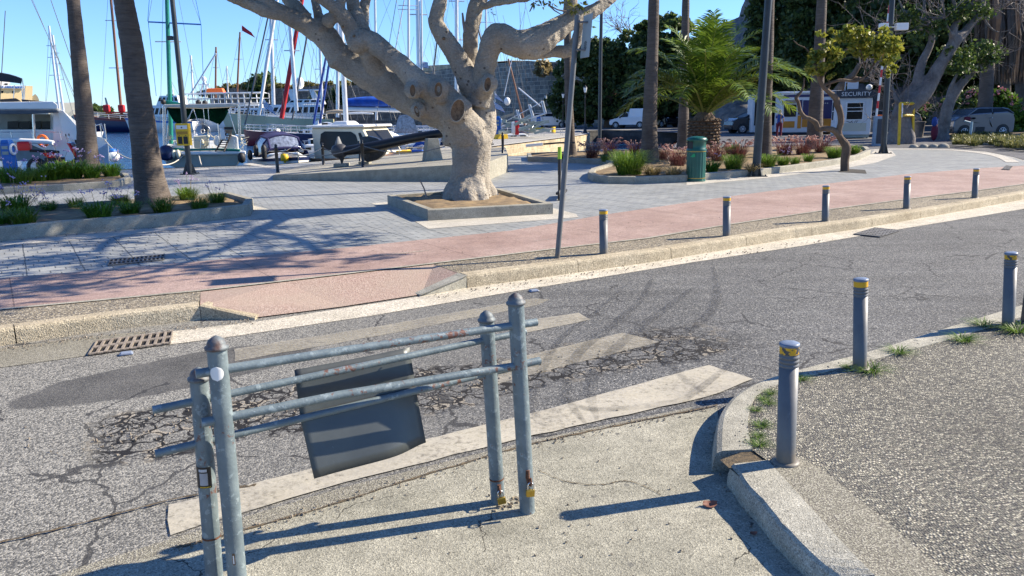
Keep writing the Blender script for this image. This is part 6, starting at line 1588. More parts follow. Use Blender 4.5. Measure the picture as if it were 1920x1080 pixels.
mb.loft(rows, closed=False, caps=False, smooth=True); rows = [[A(-60 + 102 * k / 8, 136 + 12 * max(0, (k / 8 - .45) / .55) ** 2, Y + .2), A(-60 + 100 * k / 8, 150 + 7 * (k / 8) ** 2, Y + .15)] for k in range(9)]
mb.loft(rows, closed=False, caps=False); o = mb.build('bimini', MAT['black'], root, world=True)
MB().tube([A(42, 149, Y + .2), A(44, 165, Y + .2), A(43, 190, Y + .2)], .02, 5).tube([A(38, 154, Y + .2), A(41, 170, Y + .2), A(43, 190, Y + .2)], .015, 5).build('bimini_frame', MAT['chrome'], root, world=True)
mb = MB(); ext(mb, [(0, 186), (30, 184), (40, 190), (0, 191)], Y + .3, .5); ext(mb, [(40, 186), (92, 191), (94, 193), (42, 191)], Y - .2, .3); mb.build('folded_covers', MAT['black'], root, world=True, bevel=.02)
MB().torus(A(80, 264, Y - .45), .20, .05, (.1, 1, .1), 20, 8).build('lifebuoy', MAT['orange'], root, world=True)
mb = MB(); rr_ = [A(x, y, Y - .7) for x, y in ((-50, 262), (20, 263), (90, 266), (100, 268))]; mb.tube(rr_, .09, 8); mb.build('dinghy_tube', MAT['white'], root, world=True)
mb = MB(); ext(mb, [(183, 280), (203, 268), (206, 312), (190, 316)], Y - 1.0, .3); mb.build('swim_step', simple('pale_blue_grey', (0.36, 0.42, 0.48), .5), root, world=True, bevel=.03)
mb = MB()
for x0 in (182, 192, 200): mb.tube([A(x0, 262, Y - .3), A(x0 - 4, 232, Y - .3)], .02, 5)
mb.tube([A(176, 236, Y - .3), A(190, 232, Y - .3), A(200, 260, Y - .3)], .02, 5); mb.build('davit', MAT['chrome'], root, world=True)
MB().sphere(A(213, 293, Y - .7), (.21, .21, .22), 14).build('fender', MAT['white'], root, world=True); MB().sphere(A(211, 284, Y - .7), (.15, .15, .12), 12).build('fender_cap', MAT['blue'], root, world=True)
mast(root, (-5, 190), (-4, 0), Y + 2, 3, 'stay', (), ((142, 190),), 3)
mast(root, (0, 190), (10, 20), Y + 2, .8, 'stay', name='stay_rod')
mb = MB(); mb.tube([A(50, -20, Y + 1), A(142, 182, Y + 1)], .012, 4).tube([A(92, -10, Y + 1), A(140, 130, Y + 1)], .014, 4); mb.build('rigging', MAT['stay'], root, world=True)
XD[0] = -.5
Y = 168
root = boat_root('sailing_ship', 222, Y, 'distant wooden sailing ship with brown mast and red sail bags', 'sailing ship', R(175))
S = add_hull(root, 17, 5, 2.4, 3.9, 'navy', 'maroon', 'teak', bow_rake=.06)
mb = MB(); ext(mb, [(200, 222), (250, 222), (250, 212), (200, 214)], Y - .5, 3); mb.build('cabin', MAT['wood'], root, world=True)
mb = MB(); ext(mb, [(198, 213), (256, 211), (256, 209), (198, 210)], Y - 1.2, 3.6); mb.build('awning', MAT['redcloth'], root, world=True)
for x in (200, 228): MB().box(A(x, 203, Y), (1.2, 1.0, 1.4)).build('sail_bag', MAT['redcloth'], root, world=True, bevel=.2)
mast(root, (228, 214), (208, 0), Y, 2.6, 'wood', (.35, .7), ((190, 215), (250, 215), (262, 215)), 4)
mb = MB(); ext(mb, [(196, 183), (199, 183), (205, 203), (200, 204)], Y, .5); mb.build('crane', MAT['greyhull'], root, world=True)
rails(root, S, .8, .05, 'white')
for (bx, tx_, ty, lab, hx) in (((112, 215), (93, 58), 0, 'distant white yacht with tall white mast, left of the slim palm', 120), ((120, 215), (100, 75), 0, 'second distant yacht whose mast stands close beside its neighbour', 126)):
 Y = 85 if hx == 120 else 90
 root = boat_root('sailing_yacht', hx, Y, lab, 'yacht', R(80)); add_hull(root, 10, 3.2, 1.0, 1.3, 'white'); mast(root, bx, tx_, Y, 2.2, 'alu', (.45, .65, .78), ((84, 225), (140, 225)), .5)
 mb = MB(); mb.box((-1, 0, 1.35), (4, 1.8, .6), taper=.8); mb.build('cabin', MAT['white'], root, bevel=.1)
XD[0] = -.39
Y = 31.5
root = boat_root('sailing_yacht', 384, Y, 'cluttered sailing yacht with dark green canopy and green mast, stern to the quay', 'yacht', R(92))
kx = Y / FPX
mb = MB(); sec = []
for dy, s in ((0, .93), (.4, 1.0), (3, 1.02), (7, .8), (9.5, .3), (10.6, .03)):
 pts = [(300, 285), (302, 292), (312, 309), (345, 322), (385, 326), (425, 322), (448, 309), (460, 293), (461, 286)]
 c = A(381, 300, Y); q = [A(x, y, Y) for x, y in pts]; sec.append([Vector((c.x + (p.x - c.x) * s - .39 * dy, p.y + dy, p.z + (.25 if dy > 5 else 0))) for p in q])
mb.loft(sec, closed=False, caps=False, smooth=True); mb.add(sec[0], [tuple(range(8, -1, -1))]); mb.build('hull', MAT['greyhull'], root, world=True)
mb = MB(); mb.loft([[s[0] + Vector((0, 0, -.02)), s[-1] + Vector((0, 0, -.02))] for s in sec], closed=False, caps=False); mb.build('deck', MAT['cream'], root, world=True)
mb = MB(); mb.tube([A(302, 286, Y - .05), A(340, 287.5, Y - .12), (A(420, 286.5, Y - .12)), A(460, 286, Y - .05)], .07, 8); mb.build('rubbing_strake', MAT['white'], root, world=True)
mb = MB(); mb.tube([A(322, 279, Y - .1), A(352, 281, Y - .1), A(404, 280, Y - .1), A(450, 282, Y - .1)], .05, 8); mb.build('green_trim', MAT['teal'], root, world=True)
mb = MB(); ext(mb, [(306, 196), (430, 194), (447, 196), (447, 200), (380, 203), (310, 201)], Y, 2.2, taper=.95); mb.build('canopy_top', MAT['beigelight'] if 'beigelight' in MAT else simple('pale_canvas', (0.55, 0.52, 0.44), .8, .1), root, world=True, bevel=.03)
mb = MB(); rows = []
for k in range(13):
 u_ = k / 12; x = 313 + 118 * u_; yb = 204 + 30 * abs(math.sin(0))
 yb = 236 - 14 * math.sin((u_ - .14) / .72 * math.pi) if .14 < u_ < .86 else (236 - 32 * (1 - u_ / .14) if u_ <= .14 else 236 - 32 * ((u_ - .86) / .14))
 rows.append([A(x, 202, Y + 2.0), A(x, (202 + yb) / 2 + 1, Y + 2.3), A(x, yb, Y + 2.6)])
mb.loft(rows, closed=False, caps=False, smooth=True); o = mb.build('sprayhood_curtain', MAT['greencloth'], root, world=True); o.modifiers.new('t', 'SOLIDIFY').thickness = .02
mb = MB()
for (p0, p1) in (((306, 198), (307, 278)), ((310, 200), (309, 280)), ((447, 198), (448, 262)), ((449, 198), (451, 262)), ((315, 235), (312, 280)), ((408, 232), (414, 270))): mb.tube([A(*p0, Y), A(*p1, Y)], .028, 6)
for a_ in ((363, 204, 350, 226), (361, 204, 354, 224), (363, 205, 374, 236), (390, 203, 392, 228), (381, 203, 385, 235), (352, 238, 368, 247), (428, 205, 442, 250)): mb.tube([A(a_[0], a_[1], Y - .1), A(a_[2], a_[3], Y - .1)], .014, 5)
mb.build('frame', MAT['chrome'], root, world=True)
MB().torus(A(380, 246, Y + .9), .30, .018, (0, 1, 0), 24, 6).torus(A(380, 246, Y + .9), .08, .02, (0, 1, 0), 12, 6).build('steering_wheel', MAT['chrome'], root, world=True)
mb = MB(); ext(mb, [(362, 256), (391, 254), (392, 272), (384, 278), (364, 278)], Y + .3, .6); mb.build('cushion_locker', MAT['cream'], root, world=True, bevel=.05)
mb = MB(); ext(mb, [(400, 262), (410, 254), (414, 262), (412, 276), (402, 272)], Y + .2, .5); mb.build('deck_bag', MAT['white'], root, world=True, bevel=.06); ext(MB(), [(430, 252), (446, 256), (448, 284), (424, 282), (428, 262)], Y + .1, .5).build('deck_bag', MAT['white'], root, world=True, bevel=.06); ext(MB(), [(326, 268), (345, 270), (345, 282), (322, 280)], Y + .2, .6).build('deck_bag', MAT['white'], root, world=True, bevel=.06)
mb = MB(); ext(mb, [(412, 240), (420, 242), (424, 262), (414, 262)], Y - .2, .2); mb.build('hanging_bag', MAT['white'], root, world=True, bevel=.04)
mb = MB(); a0, a1, b0, b1 = A(404, 284, Y - .35), A(420, 284, Y - .35), A(424, 250, Y + .1), A(433, 250, Y + .1)
mb.tube([a0, b0], .03, 6).tube([a1, b1], .03, 6)
for k in range(1, 8): mb.box(a0.lerp(b0, k / 8).lerp(a1.lerp(b1, k / 8), .5), ((a1 - a0).length, .08, .03))
mb.build('gangway_ladder', MAT['teakdark'] if 'teakdark' in MAT else simple('dark_wood', (0.06, 0.045, 0.035), .7), root, world=True)
mb = MB(); ext(mb, [(420, 238), (437, 238), (437, 243), (421, 243)], Y - .1, .35); mb.build('rolled_mat', MAT['black'], root, world=True, bevel=.02); mb = MB(); ext(mb, [(422, 244), (436, 244), (434, 250), (424, 250)], Y - .1, .3); mb.build('orange_mat', MAT['teak'], root, world=True)
for (x, y, r_, m_, l_) in ((312, 287, .26, 'navy', .62), (453, 296, .15, 'black', .42), (325, 288, .09, 'cream', .35), (334, 289, .09, 'cream', .35)): fender(root, A(x, y, Y - .25), r_, l_, m_)
MB().sphere(A(312, 294, Y - .25), (.2, .2, .16), 12).build('fender_tip', MAT['cream'], root, world=True)
mast(root, (321, 270), (313, 0), Y + 4, 4, 'teal', (.48,), ((278, 40), (300, 250), (377, 45), (382, 245), (342, 200, -3)), 3)
mb = MB(); mb.tube([A(278, 41, Y + 4), A(377, 46, Y + 4)], .035, 6); mb.tube([A(278, 41, Y + 4), A(293, 180, Y + 4)], .012, 4).tube([A(377, 46, Y + 4), A(384, 215, Y + 4)], .012, 4).tube([A(277, 40, Y + 4), A(282, -30, Y + 4)], .012, 4).tube([A(377, 46, Y + 4), A(365, -10, Y + 4)], .012, 4); mb.build('crosstree', MAT['blue'], root, world=True)
mb = MB(); ext(mb, [(306, 190), (310, 188), (335, 192), (348, 196), (312, 197)], Y + 1, .4); mb.build('boom_cover', MAT['teal'], root, world=True, bevel=.04);
for x, y, d in ((306, 191, .9), (372, 192, .5), (384, 193, .5)): MB().sphere(A(x, y, Y + d), .11, 10).build('black_bag', MAT['black'], root, world=True)
for a_, b_ in ((A(345, 290, Y), A(303, 309, Y - 2.4)), (A(372, 286, Y), A(378, 309, Y - 2.6))): rope(a_, b_, .12, .025, 'rope', 'mooring_line', 'x', 'rope', gr='mooring lines to the quay')
rope(A(196, 262, 31), A(262, 298, 29), .25, .022, 'rope', 'mooring_line', 'x', 'rope', gr='mooring lines to the quay')
for o in bpy.data.objects:
 if o.name.startswith('mooring_line'): o['label'] = 'pale mooring line running from a stern to the quay edge'
mb = MB(); g = random.Random(9)
for k in range(46):
 x = g.uniform(312, 456); y = g.uniform(256, 284); p = A(x, y, Y + g.uniform(0, 1.2)); q = p + Vector((g.uniform(-.3, .3), .1, g.uniform(-.35, .35))); mb.tube([p, q], .012, 4)
 if k % 3 == 0: mb.sphere(p, (g.uniform(.05, .13), .06, g.uniform(.05, .14)), 8)
mb.build('deck_clutter', MAT['cream'], root, world=True)['kind'] = 'stuff'
for x in range(312, 458, 16): MB().tube([A(x, 284, Y - .05), A(x, 262, Y - .02)], .014, 5).build('stanchion', MAT['chrome'], root, world=True)
MB().tube([A(312, 262, Y - .02), A(400, 263, Y - .02)], .012, 5).build('guard_rail', MAT['chrome'], root, world=True)
XD[0] = 0
Y = 33
root = boat_root('motor_boat', 533, Y, 'small white motor boat with navy canopy beside the first chain posts', 'motor boat', R(-62))
S = add_hull(root, 4.6, 2.0, .62, .82, 'white', 'navy', 'white', bow_rake=.05, stern_w=.85)
root.location = A(532, 296, Y); root.location.z = WL + .38
mb = MB(); dk = []
for i in range(6, 15): s = S[i]; dk.append([s[0] + Vector((-.02, -.08, 0)), s[0].lerp(s[-1], .25) + Vector((0, 0, .14)), s[0].lerp(s[-1], .5) + Vector((0, 0, .2)), s[0].lerp(s[-1], .75) + Vector((0, 0, .14)), s[-1] + Vector((-.02, .08, 0))])
mb.loft(dk, closed=False, caps=False); mb.build('foredeck', MAT['white'], root)
mb = MB(); mb.tube([S[6][0].lerp(S[6][-1], t) + Vector((.15, 0, .12 + .18 * math.sin(t * math.pi))) for t in (0, .25, .5, .75, 1)], .045, 6, squash=1); mb.build('wood_trim', MAT['wood'], root)
# canopy: arched frame with vinyl windows
def arch(x, w, z0, z1, n=9): return [Vector((x, w * math.cos(math.pi * k / (n - 1)), z0 + (z1 - z0) * math.sin(math.pi * k / (n - 1)) ** .55)) for k in range(n)]
a1_, a2_, a3_, a4_ = arch(.55, .88, .82, 1.12), arch(.15, .86, .8, 1.62), arch(-1.2, .88, .75, 1.72), arch(-1.75, .9, .7, 1.25)
mb = MB(); mb.loft([a1_, a2_], closed=False, caps=False); mb.build('canopy_window', MAT['clearglass'], root)
mb = MB(); mb.loft([[p for p in a2_[2:7]], [p for p in a3_[2:7]]], closed=False, caps=False); mb.loft([a3_, a4_], closed=False, caps=False); mb.build('canopy', MAT['navycloth'], root)
for sl in (slice(0, 3), slice(6, 9)): MB().loft([a2_[sl], a3_[sl]], closed=False, caps=False).build('canopy_window', MAT['clearglass'], root)
mb = MB()
for a_ in (a1_, a2_, a3_): mb.tube(a_, .045, 6)
for k in (2, 6): mb.tube([a1_[k], a2_[k], a3_[k]], .05, 6)
mb.tube([a1_[0], a3_[0]], .05, 6).tube([a1_[8], a3_[8]], .05, 6); mb.build('canopy_frame', MAT['navycloth'], root)
mb = MB(); rails_ = [S[i][0] + Vector((0, -.05, .28)) for i in range(9, 14)] + [S[14][4] * 1 + Vector((.1, 0, 1.3))] + [S[i][-1] + Vector((0, .05, .28)) for i in range(13, 8, -1)]
mb.tube([Vector((p.x, p.y, p.z)) for p in rails_ if p.z > .3], .016, 5); mb.build('guard_rail', MAT['chrome'], root)
fender(root, A(469, 291, Y - 1), .10, .42); fender(root, A(480, 283, Y - 1), .10, .5); fender(root, A(495, 285, Y - 1), .11, .6)
o = MB().lathe([(.0, -.15), (.14, -.14), (.16, 0), (.14, .12), (.07, .15), (0, .15)], (0, 0, .16), 12).lathe([(.05, 0), (.05, .1)], (0, 0, -.05), 8).build('buoy', MAT['yellow']); o.location = G(534, 303, ZP); tag(o, 'yellow mooring post head on the quay in front of the small motor boat', 'mooring post')
Y = 33.5
root = boat_root('cabin_boat', 690, Y, 'cream cabin cruiser with dark windows behind the anchor', 'motor boat', R(-24))
root.location = A(700, 300, Y); root.location.z = WL
S = add_hull(root, 6.4, 2.5, .95, 1.05, 'cream', None, 'cream', bow_rake=.03, stern_w=.9)
mb = MB()
def cab(x0, x1, w0, z0, z1, tx0, tx1, tw): # box frustum along x
 return [Vector((x0, -w0, z0)), Vector((x1, -w0, z0)), Vector((x1, w0, z0)), Vector((x0, w0, z0)), Vector((tx0, -tw, z1)), Vector((tx1, -tw, z1)), Vector((tx1, tw, z1)), Vector((tx0, tw, z1))]
BX = [(3, 2, 1, 0), (4, 5, 6, 7), (0, 1, 5, 4), (1, 2, 6, 5), (2, 3, 7, 6), (3, 0, 4, 7)]
mb.add(cab(-2.2, 1.0, 1.08, .9, 2.25, -2.35, .15, .95), BX); mb.build('cabin', MAT['cream'], root, bevel=.07)
mb = MB(); mb.box((-1.1, 0, 2.30), (2.9, 2.15, .10)); mb.box((-1.3, 0, 2.42), (.9, .9, .16), taper=.7); mb.build('cabin_roof', MAT['white'], root, bevel=.05)
def inplane(pts, P0, U, V_, off):
 nrm = U.cross(V_).normalized(); return [P0 + U * a_ + V_ * b_ + nrm * off for a_, b_ in pts]
for sg in (-1, 1):
 q = [Vector((x, sg * (1.085 - .13 * (z - .9) / 1.35 + .012), z)) for x, z in ((-1.75, 1.35), (-1.9, 1.6), (-1.85, 2.0), (-1.65, 2.1), (-.35, 2.08), (-.12, 1.95), (.12, 1.35), (-.2, 1.3))]
 MB().add(q, [tuple(range(len(q))) if sg < 0 else tuple(reversed(range(len(q))))]).build('side_window', MAT['glass'], root)
 q = [Vector((x, sg * (1.085 - .13 * (z - .9) / 1.35 + .014), z)) for x, z in ((.0, 2.02), (.22, 1.38), (.5, 1.36), (.12, 2.04))]
 MB().add(q, [tuple(range(4)) if sg < 0 else tuple(reversed(range(4)))]).build('side_window', MAT['glass'], root)
q = [Vector((1.0 - .85 * f + .02, y, .9 + 1.35 * f)) for f, y in ((.3, -.9), (.3, .9), (.9, .82), (.9, -.82))]
MB().add(q, [(0, 1, 2, 3)]).build('windscreen', MAT['glass'], root)
mb = MB()
for sg in (0, -1): mb.tube([s[sg] + Vector((0, 0, .01)) for s in S], .05, 6)
mb.build('gunwale', MAT['teak'], root);
dk = []
for i in range(8, 15): s = S[i]; dk.append([s[0] + Vector((-.02, -.12, .0)), s[0].lerp(s[-1], .5) + Vector((0, 0, .22 * (1 - (i - 8) / 8))), s[-1] + Vector((-.02, .12, 0))])
MB().loft(dk, closed=False, caps=False).build('foredeck', MAT['teak'], root)
MB().box((2.2, 0, 1.25), (.5, .3, .12)).build('blue_cloth', MAT['bluecloth'], root, bevel=.03)
rails(root, S, .35, .014, 'chrome', 9, 14)
def cruiser(name, px, Y, L, B, F0, F1, heading, mat, label, decks, stripe=None, windows=True, cat='motor yacht', dm='white', railm='chrome', wy=None, rake=.12):
 root = boat_root(name, px, Y, label, cat, heading); S = add_hull(root, L, B, F0, F1, mat, stripe, dm, bow_rake=rake)
 for (x0, x1, w, z0, z1, sh0, sh1, m_) in decks:
  mb = MB(); mb.add(cab(x0, x1, w, z0, z1, x0 + sh0, x1 - sh1, w * .93), BX); mb.build('cabin', MAT[m_], root, bevel=.06)
  if windows:
   n_ = max(2, int((x1 - x0) / .95))
   for sg in (-1, 1):
    mb = MB()
    for k in range(n_):
     f0, f1 = (k + .15) / n_, (k + .85) / n_; za, zb = z0 + (z1 - z0) * .42, z0 + (z1 - z0) * .82
     for_w = lambda z: sg * (w - w * .07 * (z - z0) / (z1 - z0) + .015); sx = lambda f, z: x0 + sh0 * (z - z0) / (z1 - z0) + ((x1 - x0) - (sh0 + sh1) * (z - z0) / (z1 - z0)) * f
     q = [Vector((sx(f0, za), for_w(za), za)), Vector((sx(f1, za), for_w(za), za)), Vector((sx(f1, zb), for_w(zb), zb)), Vector((sx(f0, zb), for_w(zb), zb))]
     o = MB().add(q, [(0, 1, 2, 3) if sg < 0 else (3, 2, 1, 0)]); mb.add(q, [(0, 1, 2, 3) if sg < 0 else (3, 2, 1, 0)])
    mb.build('windows', MAT['glass'], root)
   mb = MB(); za, zb = z0 + (z1 - z0) * .4, z0 + (z1 - z0) * .85
   fx = lambda z: x1 - sh1 * (z - z0) / (z1 - z0) + .02
   q = [Vector((fx(za), -w * .85, za)), Vector((fx(za), w * .85, za)), Vector((fx(zb), w * .8, zb)), Vector((fx(zb), -w * .8, zb))]; mb.add(q, [(0, 1, 2, 3)]); mb.build('windscreen', MAT['glass'], root)
 rails(root, S, .7, .02 * Y / 40, railm)
 return root, S
# white trawler yacht, bow left, cream hull
r1, S1 = cruiser('motor_yacht', 535, 116, 14, 4.6, 2.2, 3.4, R(190), 'olive', 'white motor yacht with cream hull and curved cabin, bow pointing left', [(-5.4, 3.2, 1.9, 2.3, 4.3, 0, 1.6, 'white'), (-6, -.6, 1.7, 4.3, 5.0, .2, .8, 'white')], 'greyhull2' if False else None)
mb = MB(); mb.box((-3.2, 0, 6.3), (5.5, 3.0, .16));
for sx in (-5.2, -2.2):
 for sy in (-1.3, 1.3): mb.add([Vector((sx, sy - .1, 4.9)), Vector((sx + .9, sy - .1, 4.9)), Vector((sx + 1.3, sy, 6.3)), Vector((sx + .7, sy, 6.3)), Vector((sx, sy + .1, 4.9)), Vector((sx + .9, sy + .1, 4.9)), Vector((sx + 1.3, sy + .12, 6.3)), Vector((sx + .7, sy + .12, 6.3))], [(0, 1, 2, 3), (7, 6, 5, 4), (0, 3, 7, 4), (1, 5, 6, 2)])
mb.build('radar_arch', MAT['white'], r1); MB().sphere((-2.6, 0, 7.3), (.6, .6, .85), 12).build('radar_dome', MAT['white'], r1)
# white day-trip ferry with railings behind
r2, S2 = cruiser('ferry', 412, 165, 20, 6.2, 2.6, 3.8, R(184), 'white', 'white excursion boat with two railed decks behind the green canopy yacht', [(-9, 6, 2.6, 2.8, 5.2, 0, 1.4, 'white')], None, railm='white', cat='excursion boat')
mb = MB()
for z in (5.4, 6.4, 7.4):
 for sy in (-2.8, 2.8): mb.tube([(-10, sy, z), (6.3, sy, z)], .08, 5)
for k in range(14):
 for sy in (-2.8, 2.8): mb.tube([(-10 + k * 1.25, sy, 5.3), (-10 + k * 1.25, sy, 7.4)], .08, 5)
mb.build('upper_railing', MAT['white'], r2); MB().box((-3, 0, 7.5), (13, 5.6, .14)).build('sun_roof', MAT['white'], r2)
MB().box((0, -.5, 8.0), (3.6, 1.8, .9), taper=.8).build('life_raft', MAT['orange'], r2, bevel=.1)
mb = MB(); mb.tube([(1.2, 0, 7.5), (2, 0, 10)], .18, 6).tube([(3, 0, 7.5), (2, 0, 10)], .18, 6).sphere((2, 0, 10.3), .5, 10).box((2, 0, 9.2), (2, .4, .2)); mb.build('radar_mast', MAT['white'], r2)
r3, S3 = cruiser('ferry', 482, 160, 17, 5.2, 1.9, 3.0, R(178), 'white', 'white boat with orange-brown deck rail between ferry and motor yacht', [(-5, 4, 2.1, 2.2, 4.4, 0, 1.2, 'white')], 'wood', railm='wood', cat='excursion boat')
r4, S4 = cruiser('motor_yacht', 312, 160, 14, 4.6, 2.0, 3.0, R(170), 'white', 'white motor yacht half hidden by the thick leaning palm', [(-5, 2.5, 1.9, 2.2, 5.2, 0, 1.4, 'white'), (-4.6, .4, 1.6, 5.2, 7, .4, .9, 'white')], 'blue')
def yacht(px, Y, heading, L, B, fb, mat, label, base, top, rpx, mastmat='alu', ext_h=3, stripe=None, stays=(), boom=None, spreaders=(.45, .7), wy=None, cabm='white', sprayhood=None):
 root = boat_root('sailing_yacht', px, Y, label, 'yacht', heading); S = add_hull(root, L, B, fb, fb * 1.25, mat, stripe, 'white', bow_rake=.07)
 mb = MB(); mb.add(cab(-L * .12, L * .22, B * .30, fb, fb + .42, -L * .12 + .05, L * .22 - .8, B * .26), BX); mb.build('coachroof', MAT[cabm], root, bevel=.06)
 for sg in (-1, 1):
  m2 = MB()
  for k in range(3): x = -L * .08 + k * L * .09; m2.box((x, sg * (B * .285), fb + .24), (L * .055, .03, .14))
  m2.build('portlights', MAT['glass'], root)
 rails(root, S, .55, .012 * max(1, Y / 35), 'chrome')
 mast(root, base, top, Y, rpx, mastmat, spreaders, stays, ext_h)
 if boom:
  (x0, y0), (x1, y1), rb_, bm = boom; P = [A(x0 + (x1 - x0) * k / 6, y0 + (y1 - y0) * k / 6 - 1.5 * math.sin(k / 6 * math.pi), Y) for k in range(7)]
  MB().tube(P, [rb_ * Y / FPX * (.75 + .3 * math.sin((k / 6) * math.pi)) for k in range(7)], 8, squash=.6).build('boom_cover', MAT[bm], root, world=True)
 if sprayhood:
  a_ = [Vector((-L * .14, B * .32 * math.cos(math.pi * k / 8), fb + .3 + .8 * math.sin(math.pi * k / 8) ** .6)) for k in range(9)]; b_ = [Vector((-L * .02, B * .30 * math.cos(math.pi * k / 8), fb + .3 + .12 * math.sin(math.pi * k / 8))) for k in range(9)]
  MB().loft([a_, [p.lerp(q, .35) + Vector((0, 0, .12)) for p, q in zip(a_, b_)], b_], closed=False, caps=False).build('sprayhood', MAT[sprayhood], root)
 return root, S
yr, ys = yacht(600, 42, R(4), 7.2, 2.4, .85, 'white', 'white sailing yacht with black fender and small portlight, right of the motor boat', (650, 250), (640, 60), 4.6, 'alu', 5, None, ((600, 250),), ((655, 210), (600, 214), 0, 'beige') if False else None)
MB().box(A(589, 266, 40.6), (.35, .02, .22)).build('portlight', MAT['glass'], yr, world=True); fender(yr, A(595, 264, 40.5), .16, .85)
yr, ys = yacht(580, 62, R(190), 5.5, 2.4, 1.3, 'navy', 'navy blue hulled yacht with white deck beside the red furled sail', (605, 215), (599, 75), 2.6, 'alu', 2, None, ((588, 235), (630, 232)), ((612, 211), (652, 210), 5.5, 'beige'), sprayhood='white')
yr, ys = yacht(512, 78, R(178), 5.0, 2.3, 1.2, 'maroon', 'maroon hulled yacht whose bow pokes out above the navy canopy boat', (528, 222), (567, -5), 4.2, 'redcloth', 1, None, ((470, 240),), None, ())
for o in yr.children:
 if o.name.startswith('mast'): o.name = 'furled_sail'
mast(yr, (556, 208), (543, 40), 56, 3.6, 'alu', (.45,), ((500, 225), (590, 225)), 3)
yr, ys = yacht(520, 140, R(170), 13, 4, 1.6, 'white', 'white yacht with slanting white furled sail near the round bush', (513, 200), (507, 0), 3.4, 'alu', 1, None, ((430, 235), (560, 235)), None, (.6,))
MB().tube([A(486, 215, 70), A(500, 120, 70), A(520, 0, 70)], [.12, .17, .12], 8).build('furled_sail', MAT['white'], yr, world=True)
MB().tube([A(459, 235, 70), A(505, 20, 70)], .07, 6).build('backstay', MAT['stay'], yr, world=True)
yr, ys = yacht(700, 58, R(-8), 9, 2.9, 1.1, 'white', 'white yacht with big blue sail cover over its boom', (787, 200), (783, -5), 4.2, 'alu', 4, None, ((640, 230), (905, 235)), ((648, 192), (760, 192), 15, 'bluecloth'), (.55,))
MB().tube([A(652, 204, 58), A(760, 207, 58)], .16, 8).build('boom', MAT['white'], yr, world=True)
MB().tube([A(792, 180, 58), A(790, 0, 58)], .07, 6).build('backstay', MAT['alu'], yr, world=True)
yr, ys = yacht(775, 40, R(172), 6.4, 2.3, .85, 'white', 'white yacht with bright blue sprayhood beside the stone pier', (766, 230), (766, -5), 2.6, 'alu', 3, 'navy', ((700, 250), (850, 250)), None, (.6, .62), sprayhood='bluecloth')
mb = MB(); rows = [[A(x, y, 39 + d) for x, y in ((742, 238), (744, 222), (754, 212), (768, 210), (778, 216), (786, 236))] for d in (0, 1.2)]; mb.loft(rows, closed=False, caps=False); mb.build('canopy', MAT['bluecloth'], yr, world=True)
mb = MB(); rows = [[A(738, 250, 39), A(785, 250, 39)], [A(748, 216, 39.05), A(772, 214, 39.05)]]; mb.loft(rows, closed=False, caps=False, smooth=False); mb.build('canopy_window', MAT['clearglass'], yr, world=True)
yacht(850, 75, R(10), 9, 2.8, 1.0, 'white', 'distant yacht hidden behind the ficus trunk, tall pale mast', (856, 215), (856, -5), 3.6, 'alu', 3, 'navy', ((800, 235), (940, 235)), None, (.5, .75))
yacht(812, 68, R(150), 8, 2.6, 1.0, 'white', 'yacht whose mast slants left behind the curved ficus branch', (811, 150), (829, -5), 1.6, 'stay', 2, None, ((760, 235),), ((790, 222), (850, 222), 4, 'beige'), ())
yr, ys = yacht(735, 80, R(190), 9, 2.8, 1.0, 'white', 'distant yacht with slim mast between the big limbs', (706, 225), (703, -5), 2.4, 'alu', 2, 'blue', ((650, 235), (800, 235)), None, (.45,))
MB().tube([A(741, 95, 80), A(758, 0, 80)], .06, 6).build('stay_rod', MAT['alu'], yr, world=True)
yacht(660, 72, R(0), 8, 2.6, 1.0, 'white', 'yacht with grey mast just right of the tall grey one', (633, 220), (633, 50), 3.2, 'alu', 1, None, ((600, 235), (690, 235)), ((640, 214), (700, 213), 3, 'white'), (.5,))
yacht(905, 66, R(15), 8, 2.6, 1.0, 'navy', 'yacht mostly hidden by the trunk with mast under the arching branch', (912, 190), (911, -10), 2.0, 'alu', 2, None, ((880, 235), (960, 235)), None, (.6,))
yr, ys = yacht(960, 58, R(4), 7.5, 2.6, .8, 'greyhull', 'low grey boat with gangway and flags moored behind the stone pier', (984, 235), (953, 110), 1.8, 'wood', 0, None, ((995, 240),), None, ())
mb = MB(); mb.tube([A(935, 240, 55), A(1025, 212, 55)], .06, 6).tube([A(940, 232, 55), A(1018, 190, 55)], .03, 5)
for (x0, y0, x1, y1) in ((991, 196, 998, 220), (1015, 189, 1021, 212), (968, 206, 975, 228)): mb.tube([A(x0, y0, 55), A(x1, y1, 55)], .05, 6); mb.tube([A(x0 + 3, y0, 55), A(x1 + 3, y1, 55)], .04, 6)
mb.build('gangway', MAT['alu'], yr, world=True)
MB().tube([A(972, 165, 56), A(1014, 200, 55)], .05, 5).tube([A(960, 110, 56), A(945, 180, 56)], .03, 5).build('stays', MAT['alu'], yr, world=True)
MB().sphere(A(951, 190, 56), (.22, .22, .28), 12).build('radar_dome', MAT['white'], yr, world=True)
mb = MB()
rr = random.Random(6)
for k in range(24):
 x = rr.uniform(932, 1030); y = rr.uniform(222, 248); mb.box(A(x, y, 54 + rr.uniform(-1, 1.5)), (rr.uniform(.3, 1.4), .2, rr.uniform(.05, .22)), rot=(0, rr.uniform(-.5, .5), rr.uniform(-.4, .4)))
mb.build('deck_gear', MAT['greyhull'], yr, world=True)
mb = MB(); ext(mb, [(922, 222), (934, 220), (965, 211), (962, 216), (930, 228)], 55, .8); mb.build('tent_cover', MAT['beige'], yr, world=True)
MB().box(A(969, 240, 54), (.3, .3, .9)).build('red_fender', MAT['red'], yr, world=True, bevel=.08); MB().box(A(963, 240, 54), (.3, .3, .8)).build('white_fender', MAT['white'], yr, world=True, bevel=.08)
